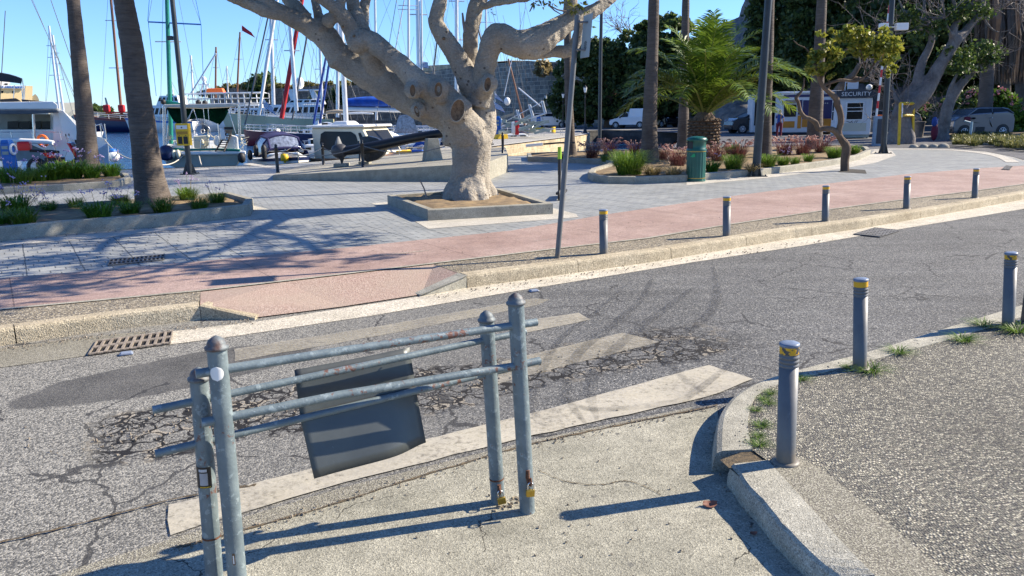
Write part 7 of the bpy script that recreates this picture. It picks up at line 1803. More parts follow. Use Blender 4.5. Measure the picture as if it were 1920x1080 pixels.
def flag(p, w, h, a_, lab, droop=.3, cross=True):
 root = thing('flag', p, lab, 'flag', None); mb = MB(); rows = []
 n_ = 9
 for i in range(n_ + 1):
  rows.append([Vector((w * u_ + droop * .3 * (i / n_) * u_, .06 * math.sin(u_ * 7 + i), -h * i / n_ - droop * u_ * h)) for u_ in (0, .25, .5, .75, 1)])
 if a_ == 'greek':
  for i in range(n_): mb.loft([rows[i], rows[i + 1]], mi=i % 2, closed=False, caps=False)
  mb.build('cloth', [MAT['blue'], MAT['white']], root)
  MB().box((w * .2, -.09, -h * .28), (w * .07, .01, h * .5)).box((w * .2, -.092, -h * .28), (w * .36, .01, h * .09)).build('cross', MAT['white'], root)
 else: mb.loft(rows, closed=False, caps=False); mb.build('cloth', MAT[a_], root)
 MB().tube([(0, 0, .1), (0, 0, -h * 1.8)], .02, 6).build('staff', MAT['alu'], root); return root
flag(A(922, 188, 56), .65, .45, 'greek', 'blue and white striped flag right of the tree trunk', .9); flag(A(928, 174, 56), .35, .35, 'greek', 'small blue and white flag above the larger one by the trunk', 1.0)
flag(A(790, 115, 58), .45, .4, 'greek', 'small blue and white flag on the tall mast', .2); flag(A(493, 185, 70), .7, .7, 'greek', 'white and blue flag beside the motor yacht bow', 1.0); flag(A(453, 47, 92), 1.0, .6, 'red', 'small red pennant at a far mast top', 1.3)
# far mast cluster of wooden and white masts above the ferries
for (b_, t_, r_, m_, Y_, px_c, lab) in (((362, 182), (358, 104), 1.7, 'white', 240, 345, 'far small boat with short white mast above the ferry deck'), ((404, 184), (405, 88), 1.8, 'wood', 240, 400, 'far boat with brown and white mast'), ((428, 186), (425, 124), 1.4, 'white', 240, 412, 'far boat with short white mast and lamp'),
  ((444, 186), (450, 60), 1.8, 'wood', 240, 430, 'far boat with brown mast carrying the red pennant'), ((330, 200), (320, 150), 1.0, 'white', 240, 330, 'far boat with thin short mast behind the green mast'), ((385, 190), (386, 150), 1, 'white', 240, 385, 'far boat with low mast between the lamp post and wooden mast')):
 yacht(px_c, Y_, R(175), 9, 3, 1.2, 'white', lab, b_, t_, r_, m_, 0, None, ((b_[0] - 25, 215), (b_[0] + 25, 215)), None, (.6,))
mb = MB(); mb.tube([A(358, 175, 108), A(405, 100, 108)], .10, 6); o = mb.build('spar', MAT['white']); tag(o, 'slanting white spar between two far masts', 'spar')
for (b_, t_, m_, Y_, lab) in (((548, 225), (583, 25), 'stay', 60, 'dark slanting furled stay right of the red one'), ((588, 232), (620, 60), 'bluestay', 48, 'blue slanting furled sail, left one of two'), ((600, 232), (626, 60), 'bluestay', 49, 'blue slanting furled sail, right one of two'), ((925, 170), (884, 0), 'stay', 70, 'dark stay wire under the arching branch')):
 o = MB().tube([A(*b_, Y_), A(*t_, Y_)], .075, 6).build('furled_sail', MAT[m_]); tag(o, lab, 'furled sail')
# fine rigging lines hanging off many masts: one countless tangle
mb = MB(); g = random.Random(17)
for k in range(60):
 x = g.choice([g.uniform(480, 700), g.uniform(690, 900), g.uniform(880, 990)]); Y_ = g.uniform(55, 95); s = g.choice([-1, 1]); y0 = g.uniform(-20, 110); x2 = x + s * g.uniform(8, 70)
 mb.tube([A(x, y0, Y_), A(x2, 225, Y_ + g.uniform(-3, 3))], .014 * Y_ / 60, 3, caps=False)
tag(mb.build('rigging', MAT['stay']), 'fine rigging wires of the moored yachts', 'rigging', kind='stuff')
# dinghies
for (x, y, Y_, hd, lab, L_) in ((612, 245, 41, R(80), 'grey inflatable dinghy hoisted beside the cream cabin boat', 2.4), ((475 + 0), 247, 60, R(190), 'small white dinghy floating below the cream hull', 2.6), (618, 278, 36, R(0), 'white tender with wooden seat low beside the yacht', 2.2)) if True else ():
 pass
for (x, y, Y_, hd, lab, L_, zc) in ((612, 246, 40.5, R(100), 'grey inflatable dinghy hoisted beside the cream cabin boat', 1.9, None), (480, 249, 105, R(185), 'small white dinghy floating below the cream hull', 5.0, WL + .1), (606, 283, 36.5, R(5), 'white tender with wooden seat low beside the yacht', 2.6, WL + .1)):
 p = A(x, y, Y_);
 if zc is not None: p.z = zc
 root = thing('dinghy', p, lab, 'dinghy', None, hd); mb = MB()
 P = [(-L_ / 2, .42, .15), (L_ * .1, .45, .15), (L_ * .35, .32, .2), (L_ / 2, 0, .28), (L_ * .35, -.32, .2), (L_ * .1, -.45, .15), (-L_ / 2, -.42, .15)]
 mb.tube(spline(P, 4), .17, 10); mb.build('tube', MAT['alu'] if zc is None else MAT['white'], root); MB().box((-.1, 0, .0), (L_ * .85, .7, .12)).build('floor', MAT['greyhull'], root, bevel=.03); MB().box((-.2, 0, .22), (.2, .8, .05)).build('seat', MAT['teak'], root)
 MB().box((-L_ / 2 - .1, 0, .2), (.2, .3, .45)).build('outboard', MAT['black'], root, bevel=.04)
def scooter(px, py, lab, heading, hgt, kind):
 b = G(px, py, ZP); root = thing('motorbike', b, lab, 'motorbike', None, heading); s = hgt
 for x in (-.62, .62):
  MB().torus((x, 0, .29), .24, .055, (0, 1, 0), 20, 8).build('tyre', MAT['black'], root); MB().lathe([(.17, -.03), (.19, 0), (.17, .03)], (x, 0, .29), 12, 0, True, (0, 1, 0)).lathe([(.05, -.06), (.05, .06)], (x, 0, .29), 8, 0, True, (0, 1, 0)).build('rim', MAT['alu'], root)
 MB().box((-.1, 0, .42), (.55, .28, .30)).box((-.45, 0, .38), (.35, .2, .2)).tube([(-.6, .12, .32), (-.1, .12, .3)], .05, 6).build('engine', MAT['black'], root, bevel=.04)
 mb = MB(); mb.tube([(.62, 0, .30), (.48, 0, .62), (.38, 0, .98)], [.05, .05, .04], 8); mb.build('fork', MAT['dkpost'], root)
 mb = MB(); rows = [[Vector((x, w_ * math.cos(a), z + .02 * math.sin(a))) for a in [math.pi * 2 * k / 8 for k in range(8)]] for x, w_, z in ((.60, .02, .40), (.55, .16, .55), (.46, .19, .72), (.38, .15, .90), (.34, .06, 1.0))]
 rows = [[Vector((x + .07 * math.sin(a), w_ * math.cos(a), z)) for a in [math.pi * 2 * k / 10 for k in range(10)]] for x, w_, z in ((.62, .05, .42), (.57, .15, .55), (.47, .18, .72), (.39, .14, .92), (.35, .06, 1.0))]
 mb.loft(rows, closed=True); mb.build('front_fairing', MAT['red'], root)
 mb = MB(); rows = [[Vector((x + d_ * math.cos(a), w_ * math.sin(a), z)) for a in [math.pi * 2 * k / 10 for k in range(10)]] for x, w_, z, d_ in ((-.02, .13, .30, .06), (-.10, .13, .45, .09), (-.20, .14, .60, .14), (-.27, .13, .72, .20))]
 mb.loft(rows, closed=True); mb.tube([(-.05, 0, .30), (.2, 0, .27), (.4, 0, .34)], [.07, .09, .08], 8, squash=1.5); mb.build('bodywork', MAT['red'], root)
 mb = MB(); rows = [[Vector((x, w_ * math.cos(a), z + .045 * math.sin(a))) for a in [math.pi * 2 * k / 10 for k in range(10)]] for x, w_, z in ((-.75, .08, .80), (-.5, .15, .79), (-.15, .14, .76), (.05, .08, .73))]
 mb.loft(rows, closed=True); mb.build('seat', MAT['black'], root)
 MB().tube([(.38, -.32, 1.02), (.36, 0, .98), (.38, .32, 1.02)], .018, 6).tube([(.36, -.3, 1.02), (.34, -.36, 1.22)], .008, 5).tube([(.36, .3, 1.02), (.34, .36, 1.22)], .008, 5).build('handlebar', MAT['chrome'], root)
 for sy in (-.37, .37): MB().sphere((.34, sy, 1.25), (.02, .07, .05), 8).build('mirror', MAT['black'], root)
 MB().sphere((.46, 0, .95), (.08, .11, .09), 10).build('headlight', MAT['clearglass'], root)
 if kind: MB().box((-.88, 0, .95), (.36, .38, .28)).build('top_box', MAT['red'], root, bevel=.06)
 root.scale = (s, s, s); return root
scooter(114, 329, 'red scooter with red top box parked beside the slim palm', R(22), 1.0, True)
def pedestal(px, py, ytop, w, lab):
 b = G(px, py, ZP); h = A(px, ytop, b.y).z - b.z; root = thing('service_pedestal', b, lab, 'service pedestal', 'blue quay service pedestals')
 MB().box((0, 0, h * .45), (w, w, h * .9), taper=.92).box((0, 0, h * .95), (w * .9, w * .95, h * .1), taper=.8).build('housing', MAT['blue'], root, bevel=.015)
 for z in (.62, .78): MB().box((0, -w * .5, h * z), (w * .6, .03, h * .09)).build('socket_panel', MAT['greyhull'], root)
 MB().torus((w * .55, 0, h * .72), h * .14, .04, (1, 0, 0), 18, 6).build('hose', MAT['white'], root)
 return root
pedestal(22, 326, 262, .32, 'blue service pedestal with coiled hose, left of the red motorbike'); pedestal(931, 259, 218, .65, 'blue service pedestal just right of the gnarled trunk'); pedestal(1010, 243, 218, .40, 'small blue and grey pedestal in front of the white car')
o = MB().lathe([(.0, 0), (.12, .02), (.14, .14), (.10, .24), (0, .25)], (0, 0, 0), 12).build('buoy', MAT['yellow']); o.location = G(14, 316, ZP); tag(o, 'yellow mooring post head at the left edge beyond the planter', 'mooring post')
# ------------------------------------------------------------------ far shore, fortress, hill
def uvwall(name, px, Ys, top, zb, mat, lab, cat, thick=2.0):
 line = [A(x, 200, Y) for x, Y in zip(px, Ys)]; zt = [A(x, y, Y).z for x, y, Y in zip(px, top, Ys)]
 o = wallmesh(name, [Vector((p.x, p.y, 0)) for p in line], zb, zt, MAT[mat], thick=thick); return tag(o, lab, cat)
# left rough wall
pxs = [395, 430, 470, 520, 570, 620, 660, 700, 740, 790]; Yw = [300, 275, 250, 225, 205, 185, 170, 158, 146, 132]
tops = [176, 166, 163, 166, 163, 160, 160, 159, 152, 150]
uvwall('fortress_wall', pxs, Yw, tops, -1, 'oldwall', 'long rough old fortress wall behind the yachts, overgrown on top', 'wall', 4)
uvwall('fortress_wall', [795, 850, 905, 960, 985, 1040, 1100, 1180, 1260], [128, 118, 110, 103, 100, 97, 95, 92, 90], [126, 123, 120, 117, 114, 116, 118, 122, 130], -1, 'fort', 'high fortress wall of squared grey stone blocks right of the tree', 'wall', 4)
fw_ = [o for o in bpy.data.objects if o.name.startswith('fortress_wall')][-1]
cp_ = uvwall('coping', [795, 850, 905, 960], [127.8, 117.8, 109.8, 102.8], [123.5, 120.5, 117.5, 114.5], A(850, 125, 118).z - .2, 'quaystone', 'pale coping course', 'x', 3); del cp_['category']; cp_.parent = fw_
for (x, y, Y, w_, h_) in ((1003, 152, 97.2, 2.6, 3.2), (1016, 144, 97.0, 3.0, 1.0), (975, 130, 99, 1.6, 2.6)):
 pass
# vegetation on the wall top
def bush(name, blobs, n, size, mat, lab, cat, seed, clumps=80, tight=.28, kind=None, trunkh=None, aspect=1.7, group=None):
 base = Vector((blobs[0][0][0], blobs[0][0][1], min(b[0][2] - b[1][2] for b in blobs)))
 root = thing(name, base, lab, cat, group)
 bb_ = [((b[0][0] - base.x, b[0][1] - base.y, b[0][2] - base.z), b[1]) for b in blobs]
 V, F = leaves(bb_, n, size, seed, clumps, tight, aspect); np_mesh('crown', V, F, MAT[mat], None, root); return root
def pb(x, y, rx, rz, Y, dy=1.0):
 p = A(x, y, Y); k = Y / FPX; return ((p.x, p.y, p.z), (rx * k, rx * k * dy, rz * k))
bl_ = []
for x, y, Y in zip(pxs, tops, Yw): bl_.append(pb(x, y - 1, 24, 6, Y + 3, .3))
for x, y, Y in zip(pxs[:-1], tops[:-1], Yw[:-1]): bl_.append(pb(x + 22, y - 1, 20, 5, Y + 3, .3))
V, F = leaves(bl_, 16000, .55, 3, 500, .14, 2.2, .1); o = np_mesh('scrub', V, F, MAT['scrubleaf'] if 'scrubleaf' in MAT else leaf('dry_scrub', (0.08, 0.09, 0.02), (0.30, 0.24, 0.07), .12, .3)); tag(o, 'dry yellow-green scrub along the top of the old wall', 'scrub', kind='stuff')
bush('bush', [pb(495, 165, 19, 22, 236), pb(480, 160, 12, 12, 236), pb(508, 172, 13, 16, 236)], 7000, .6, 'leafmid', 'round green bush growing on the old wall', 'bush', 5, 90)
bush('bush', [pb(600, 200, 8, 24, 180), pb(640, 178, 14, 14, 176)], 3000, .5, 'leafdark', 'dark creeper hanging on the old wall', 'bush', 6, 60)
bush('bush', [pb(1016, 128, 12, 10, 96)], 1500, .3, 'straw', 'dry plant tuft in a gap of the fortress wall', 'bush', 8, 30)
# far left shore
XD[0] = -.6
def far_building(name, pts, Y, depth, mat, lab, wins=(), extra=None, piv=0):
 p = A(*pts[piv], Y); root = thing(name, p, lab, 'building'); mb = MB(); ext(mb, pts, Y, depth); mb.build('wall', MAT[mat], root, world=True)
 for x0, y0, x1, y1 in wins:
  mb = MB(); ext(mb, [(x0, y0), (x1, y0), (x1, y1), (x0, y1)], Y - .05, .2); mb.build('window', MAT['glass'], root, world=True)
 return root
MAT['yellowwall'] = simple('yellow_render', (0.66, 0.50, 0.26), .8, .06, .2); MAT['palewall'] = simple('pale_render', (0.50, 0.49, 0.40), .8, .08, .2); MAT['whitewall'] = simple('white_render', (0.72, 0.72, 0.7), .7, .05, .3)
yb_ = far_building('hotel', [(-90, 222), (60, 222), (60, 161), (-90, 161)], 190, 20, 'yellowwall', 'yellow building with white sign band behind the catamaran', [(10, 171, 13, 175), (27, 171, 30, 175), (-8, 171, -5, 175)], piv=1)
mb = MB(); ext(mb, [(-90, 166.5), (44, 166.5), (44, 160.5), (-90, 160.5)], 189.5, .6); mb.build('sign_band', MAT['whitewall'], yb_, world=True)
mb = MB(); ext(mb, [(-90, 161), (30, 161), (36, 156), (28, 152), (-90, 151)], 192, 12); mb.build('roof_storey', MAT['whitewall'], yb_, world=True)
for w0, w1 in ((0, 7), (9, 17), (26, 30)): mb = MB(); ext(mb, [(w0, 160), (w1, 160), (w1, 157), (w0, 157)], 191.8, .3); mb.build('window', MAT['glass'], yb_, world=True)
# blue lettering, illegible at this distance: strokes as in the photo
mb = MB(); g = random.Random(2)
for k in range(20):
 x = -10 + k * 2.55
 if 7 < k < 9: continue
 ext(mb, [(x, 165.6), (x + .6, 165.6), (x + .6, 162), (x, 162)], 189.3, .15);
 if k % 3: ext(mb, [(x + .6, 162.6), (x + 1.6, 162.6), (x + 1.6, 162), (x + .6, 162)], 189.3, .15)
 if k % 2: ext(mb, [(x + .6, 164.3), (x + 1.4, 164.3), (x + 1.4, 163.7), (x + .6, 163.7)], 189.3, .15)
 if k % 4 > 1: ext(mb, [(x + .6, 165.6), (x + 1.7, 165.6), (x + 1.7, 165), (x + .6, 165)], 189.3, .15)
mb.build('lettering', MAT['blue'], yb_, world=True); yb_.rotation_euler.z = R(37)
far_building('shed', [(60, 222), (73, 222), (73, 186), (70, 180), (66, 176), (60, 181)], 192, 15, 'palewall', 'small pale building with rounded gable beside the yellow one')
far_building('warehouse', [(100, 250), (170, 250), (170, 226), (168, 214), (145, 196), (143, 192), (132, 195), (120, 192), (112, 205), (100, 210)], 170, 18, 'palewall', 'big pale warehouse with jagged roof behind the slim palm', [], piv=1).rotation_euler.z = R(37)
far_building('shed', [(168, 230), (187, 230), (187, 215), (168, 215)], 210, 12, 'palewall', 'low beige shed on the far quay')
XD[0] = 0
o = wallmesh('quay_wall', [Vector((A(x, 200, Y).x, Y, 0)) for x, Y in ((-200, 150), (100, 165), (180, 190), (240, 330), (420, 420))], -2, [1.2, 1.2, 1.2, 1.2, 1.2], MAT['palewall'], thick=60); tag(o, 'far quay across the water at the left', 'quay wall')
for (x, y, w_, h_, Y, lab, sd_) in ((181, 212, 13, 9, 240, 'rounded dark tree on the far shore left of the gulet', 1), (172, 214, 8, 6, 240, 'low bush on the far shore beside the shed', 2), (196, 210, 9, 7, 245, 'green tree on the far shore by the ship stern', 3), (322, 192, 10, 8, 300, 'distant tree behind the green mast', 4)):
 bush('far_tree', [pb(x, y, w_, h_, Y)], 1600, .8, 'leafmid', lab, 'tree', sd_, 40)
# boulder rock and hill at right
def hill(name, pts, mat, kind='structure', res=(46, 22), rough=1.0, seed=1, lab=None, cat=None, power=1):
 """terrain: list of (px, ytop, Yfront, Yback) ridge columns; rises from the ground at Yfront to ridge height at Yback"""
 g = np.random.default_rng(seed); V = []; cols = []
 P = [(A(x, 210, Yf), A(x, yt, Yb), Yb) for x, yt, Yf, Yb in pts]
 n, m_ = res
 for i in range(n + 1):
  u_ = i / n * (len(P) - 1); k = min(int(u_), len(P) - 2); f = u_ - k
  a = P[k][0].lerp(P[k + 1][0], f); b = P[k][1].lerp(P[k + 1][1], f)
  for j in range(m_ + 1):
   v = j / m_; t_ = v if v < .8 else .8 + (v - .8)
   x = a.x + (b.x - a.x) * v; y = a.y + (b.y - a.y) * v * 1.15; z = (b.z) * (math.sin(min(1, v / .85) * math.pi / 2) ** power)
   nz = math.sin(x * .7 + y * .3) * .4 + math.sin(x * 1.9 + 1) * .25 + math.sin(y * 1.3 + x * .8) * .3 + g.normal() * .16
   V.append((x + g.normal() * .15, y + nz * rough * .6, max(ZP - .5, z + nz * rough * min(1, v * 4) * .8 - (.3 if j == 0 else 0))))
 F = [(i * (m_ + 1) + j, (i + 1) * (m_ + 1) + j, (i + 1) * (m_ + 1) + j + 1, i * (m_ + 1) + j + 1) for i in range(n) for j in range(m_)]
 o = np_mesh(name, np.array(V), np.array(F), MAT[mat]); o.data.polygons.foreach_set('use_smooth', [True] * len(F)); o['kind'] = kind
 return o
hill('hill', [(1150, 150, 100, 112), (1260, 120, 92, 106), (1340, 60, 86, 104), (1400, 36, 80, 104), (1450, -60, 74, 104), (1600, -160, 72, 104), (1800, -230, 70, 102), (2100, -260, 66, 100), (2500, -200, 62, 98)], 'rock', seed=4, power=.8)
hill('hill', [(1310, 232, 70, 71), (1330, 190, 69, 73), (1352, 172, 68, 74), (1385, 178, 66, 73), (1420, 180, 64, 72), (1480, 170, 64, 72), (1530, 185, 64, 72)], 'rock', res=(30, 14), rough=.5, seed=5, power=.7)
o = hill('hill', [(1345, 62, 98, 108), (1375, 40, 97, 108), (1395, 33, 96, 108), (1420, 36, 96, 108)], 'scrub', res=(12, 10), rough=.4, seed=6)
# low stone wall behind the cars
wl_ = [A(x, 210, Y) for x, Y in ((990, 108), (1060, 100), (1130, 94), (1200, 91), (1290, 86), (1330, 78))]
o = wallmesh('stone_wall', [Vector((p.x, p.y, 0)) for p in wl_], 0, [3.0, 2.8, 2.6, 2.6, 2.4, 1.8], MAT['darkwall'] if 'darkwall' in MAT else stone('brown_rubble', (0.10, 0.085, 0.065), (0.17, 0.15, 0.115), (0.05, 0.045, 0.035), .7, .4, .04), thick=.8); tag(o, 'brown rubble wall behind the parked van', 'wall')
# ------------------------------------------------------------------ dark trees behind
def big_tree(name, x, ybase, Y, blobs, lab, seed, mat='leafdark', n=14000, size=.21, trunk=None, clumps=420, tight=.13, dy=.8):
 b = A(x, ybase, Y); b.z = ZP; root = thing(name, b, lab, 'tree')
 bb_ = [pb(*q, Y, dy) for q in blobs]; loc = [((p[0] - b.x, p[1] - b.y, p[2] - b.z), r) for p, r in bb_]
 V, F = leaves(loc, n, size, seed, clumps, tight, 1.5, .45); np_mesh('crown', V, F, MAT[mat], None, root)
 g = random.Random(seed); limbs = []
 tb = [b.x, b.y, b.z - .1]; rt = .28 + .0035 * Y
 tops_ = sorted(bb_, key=lambda q: -q[1][0])[:5]
 fork = Vector((b.x, b.y, b.z + 2.2))
 limbs.append([(b.x, b.y, b.z - .1, rt), (b.x + .1, b.y, b.z + 1.1, rt * .8), (fork.x, fork.y, fork.z, rt * .7)])
 for c, r in tops_: limbs.append([(fork.x, fork.y, fork.z, rt * .55), ((fork.x + c[0]) / 2, (fork.y + c[1]) / 2, (fork.z + c[2]) / 2 + .2, rt * .38), (c[0], c[1], c[2], rt * .15)])
 limb_obj('trunk', limbs, MAT['brownbark'], root, root, 7); return root
big_tree('evergreen_tree', 1140, 238, 82, [(1080, 150, 38, 50), (1065, 190, 32, 35), (1130, 110, 42, 40), (1150, 170, 55, 50), (1190, 90, 40, 35), (1100, 205, 45, 22)], 'dense dark evergreen tree left of the thick palm, behind the van', 31, n=30000)
big_tree('evergreen_tree', 1240, 238, 80, [(1215, 130, 45, 60), (1260, 60, 35, 32), (1245, 110, 40, 45), (1215, 55, 20, 14), (1280, 140, 45, 50), (1240, 185, 55, 32)], 'tall dark evergreen tree between the two palm trunks', 32, n=30000)
big_tree('evergreen_tree', 1320, 235, 78, [(1320, 130, 40, 40), (1350, 120, 35, 45), (1310, 180, 45, 32), (1370, 160, 30, 25)], 'dark tree right behind the feather palm', 33, n=16000)
big_tree('evergreen_tree', 1440, 215, 72, [(1440, 60, 38, 80), (1425, 130, 30, 50), (1470, 110, 45, 60), (1460, 10, 50, 60), (1400, 165, 22, 15)], 'tall dark tree behind the middle lamp post', 34, n=30000)
big_tree('evergreen_tree', 1540, 235, 66, [(1530, 60, 55, 70), (1570, 120, 50, 40), (1520, 140, 45, 35), (1590, 30, 55, 60), (1540, -20, 60, 40)], 'large dark tree behind the kiosk', 35, n=30000)
big_tree('evergreen_tree', 1650, 240, 60, [(1640, 60, 60, 70), (1690, 110, 50, 45), (1630, 130, 40, 35), (1680, 10, 60, 55), (1640, -40, 70, 40)], 'large dark tree behind the security booth', 36, n=30000, mat='leafdark')
big_tree('evergreen_tree', 1780, 240, 58, [(1780, 60, 65, 70), (1760, 130, 50, 40), (1830, 120, 50, 50), (1800, -10, 80, 60)], 'large dark tree behind the bare grey branches', 37, n=30000)
big_tree('evergreen_tree', 1890, 240, 60, [(1890, 60, 60, 80), (1930, 130, 50, 50), (1870, 140, 30, 40), (1900, -30, 80, 60), (1990, 60, 80, 90), (1990, 160, 60, 50)], 'dark tree at the right picture edge', 38, n=30000)
for px0, Y0, hh in ((2330, 44, 0), (2420, 52, 0), (2290, 60, 0), (2150, 66, 0)):  # trees out of view, added to shade the yard
 big_tree('evergreen_tree', px0, 240, Y0, [(px0, 40, 120, 70), (px0 + 90, -30, 120, 90), (px0 - 20, -80, 110, 80)], 'unseen big tree added beyond the right picture edge to shade the yard', px0, n=9000, size=.5)['group'] = 'added shade trees beyond the right edge'
# bare twigs above the evergreen
tw = twigs([(A(1180, 60, 82), Vector((-.3, 0, 1))), (A(1165, 62, 82), Vector((-.6, 0, 1)))], 6, 2.2, .05, 5, .4, 2); o = twig_mesh(tw).build('bare_twigs', MAT['twig']); tag(o, 'bare twigs sticking out above the dark evergreen tree', 'twigs', kind='stuff')
# ------------------------------------------------------------------ grey ficus trees at the right
YF = 36.5
def tree_px(name, base, Y, limbs, lab, mat, tw=None, leafb=None, nleaf=3000, leafmat='leafmid', seed=1, remesh=None, cat='tree', lsize=.09):
 b = G(base[0], base[1], ZP); root = thing(name, b, lab, cat)
 mb = MB(); ends = []
 for l in limbs:
  pl = px_limb(l, Y); P, Rr = spl_r(pl, 3); mb.tube(P, Rr, 12); ends.append((Vector(pl[-1][:3]), (Vector(pl[-1][:3]) - Vector(pl[-2][:3])).normalized()))
 o = mb.build('trunk', MAT[mat], root, world=True)
 if remesh:
  rm = o.modifiers.new('r', 'REMESH'); rm.mode = 'VOXEL'; rm.voxel_size = remesh; rm.use_smooth_shade = True; sm_ = o.modifiers.new('s', 'SMOOTH'); sm_.factor = .6; sm_.iterations = 5
 if tw:
  T = twigs(ends[tw[3]:], tw[0], tw[1], tw[2], seed, .55, 2); twig_mesh(T).build('twigs', MAT['twig'], root, world=True)
 if leafb:
  bb_ = [pb(*q, Y) for q in leafb]; loc = [((p[0] - b.x, p[1] - b.y, p[2] - b.z), r) for p, r in bb_]; V, F = leaves(loc, nleaf, lsize, seed, 120, .22, 1.8); np_mesh('crown', V, F, MAT[leafmat], None, root)
 return root
tree_px('ficus_tree', (1682, 272), YF, [
 [(1683, 278, 20, 0), (1685, 255, 17, 0), (1687, 230, 17, 0), (1694, 208, 18, 0), (1712, 192, 16, 0), (1731, 176, 15, 0), (1746, 152, 13.5, 0), (1758, 130, 12, 0), (1770, 111, 11, 0), (1783, 90, 10.5, 0), (1795, 72, 11, 0), (1808, 62, 8, .1), (1824, 42, 6.5, .2), (1840, 28, 5.5, .3), (1842, 14, 4.5, .4), (1846, -10, 4, .5)],
 [(1700, 275, 12, -.3), (1703, 262, 13, -.2), (1697, 235, 13, -.1), (1695, 208, 13, 0)], [(1668, 277, 9, .0), (1674, 262, 12, .0), (1683, 235, 12, 0)],
 [(1690, 215, 13, 0), (1690, 195, 11, .1), (1706, 174, 10, .2), (1719, 156, 9, .3), (1725, 130, 8.5, .4), (1731, 112, 7.5, .4), (1741, 92, 6.5, .4), (1747, 74, 6, .4), (1745, 55, 5.5, .3), (1733, 40, 5, .3), (1714, 33, 4, .3), (1700, 26, 3.2, .3), (1692, 15, 2.5, .3), (1684, -4, 2, .3)],
 [(1790, 74, 9, 0), (1787, 58, 7, 0), (1795, 40, 6, .1), (1797, 24, 5, .2), (1791, 10, 3.5, .2), (1785, -8, 3, .2)], [(1797, 28, 4.5, .2), (1806, 16, 4.5, 0), (1822, 8, 4, -.2), (1835, -8, 3.5, -.3)],
 [(1692, 200, 7, -.1), (1680, 186, 4, -.1), (1676, 172, 2.5, 0)], [(1735, 45, 3.5, .3), (1734, 20, 3, .4), (1732, -6, 2.5, .5)], [(1742, 56, 3, .3), (1752, 30, 2.5, .5), (1766, 8, 2, .5), (1768, -10, 2, .5)],
 [(1745, 60, 3, .3), (1720, 55, 2.3, 0), (1695, 62, 1.6, -.3), (1672, 66, 1.2, -.4)], [(1842, 28, 3, .3), (1852, 46, 2.5, .2), (1870, 60, 2, 0), (1895, 55, 1.4, -.2), (1915, 40, 1, -.3)], [(1840, 20, 3, .3), (1862, 33, 2, .2), (1880, 16, 1.4, .2)], [(1784, 66, 3, -.1), (1776, 48, 2, -.3), (1772, 34, 1.3, -.4)]],
 'large leaning grey ficus with pruned bare branches right of the yellow frame', 'greybark', (9, 1.7, .026, 0), [(1760, 40, 30, 22), (1730, 60, 30, 20), (1790, 100, 24, 20), (1690, 30, 30, 20), (1800, 120, 25, 18), (1820, 20, 40, 15)], 2600, 'leafmid', 41, .05)
tree_px('ficus_tree', (1768, 262), 40, [[(1767, 268, 14, 0), (1768, 250, 10.5, 0), (1772, 225, 10.5, 0), (1777, 200, 10.5, 0), (1785, 183, 9.5, 0), (1800, 160, 8, 0), (1818, 140, 7, 0), (1834, 122, 5, 0), (1852, 108, 4, 0)], [(1778, 200, 6, 0), (1780, 170, 4, 0), (1792, 145, 3, 0), (1800, 125, 2, 0)], [(1752, 268, 6, 0), (1762, 255, 7, 0), (1767, 240, 8, 0)]],
 'shorter leaning grey trunk beside the silver car', 'greybark', (5, 1.5, .02, 0), [(1820, 120, 30, 20), (1790, 120, 25, 18), (1850, 100, 25, 20)], 2200, 'leafmid', 42, .05)
tree_px('old_tree', (1515, 262), 52, [[(1550, 262, 13, 0), (1552, 230, 10, 0), (1560, 190, 9, 0), (1580, 158, 7, 0), (1600, 140, 5, 0), (1612, 120, 4, 0)], [(1556, 200, 6, 0), (1590, 150, 5, .5), (1625, 150, 4, .5), (1640, 130, 3, .5)]], 'dark brown trunk between kiosk and security booth', 'brownbark', (4, 2, .03, 0), None, 0, 'leafmid', 43)
# old palm with hanging dead skirt
YP = 43
b = G(1846, 256, ZP); root = thing('palm_tree', b, 'thick old palm trunk with skirt of dead fronds in front of the silver car', 'palm tree')
Q, Rr = spl_r([(p.x, p.y, p.z, r * YP / FPX) for p, r in ((A(1844, 262, YP), 24), (A(1845, 240, YP), 17), (A(1847, 200, YP), 12.5), (A(1850, 150, YP), 11.5), (A(1853, 90, YP), 12), (A(1857, 20, YP), 12), (A(1860, -60, YP), 12))], 6)
MB().tube(Q, Rr, 16).build('trunk', MAT['palmbark'], root, world=True)
def skirt_fronds(root, x0, x1, ytop, ybot, Y, n, seed):
 mb = MB(); g = random.Random(seed)
 for k in range(n):
  x = g.uniform(x0, x1); yt = ytop + g.uniform(-15, 15); yb_2 = ybot - abs(g.gauss(0, 22)); dY = g.uniform(-.8, .8); a, c = A(x, yt, Y + dY), A(x + g.gauss(0, 3), yb_2, Y + dY); m_ = a.lerp(c, .5) + Vector((g.uniform(-.2, .2), g.uniform(-.3, .1), 0)); w_ = Vector((g.uniform(.04, .12), g.uniform(-.06, .06), 0))
  mb.add([a - w_ * .5, a + w_ * .5, m_ + w_, m_ - w_, c + w_ * .2, c - w_ * .2], [(0, 1, 2, 3), (3, 2, 4, 5)])
 return mb.build('dead_fronds', MAT['deadfrond'], root, world=True)
skirt_fronds(root, 1832, 1864, -40, 120, YP, 260, 1)
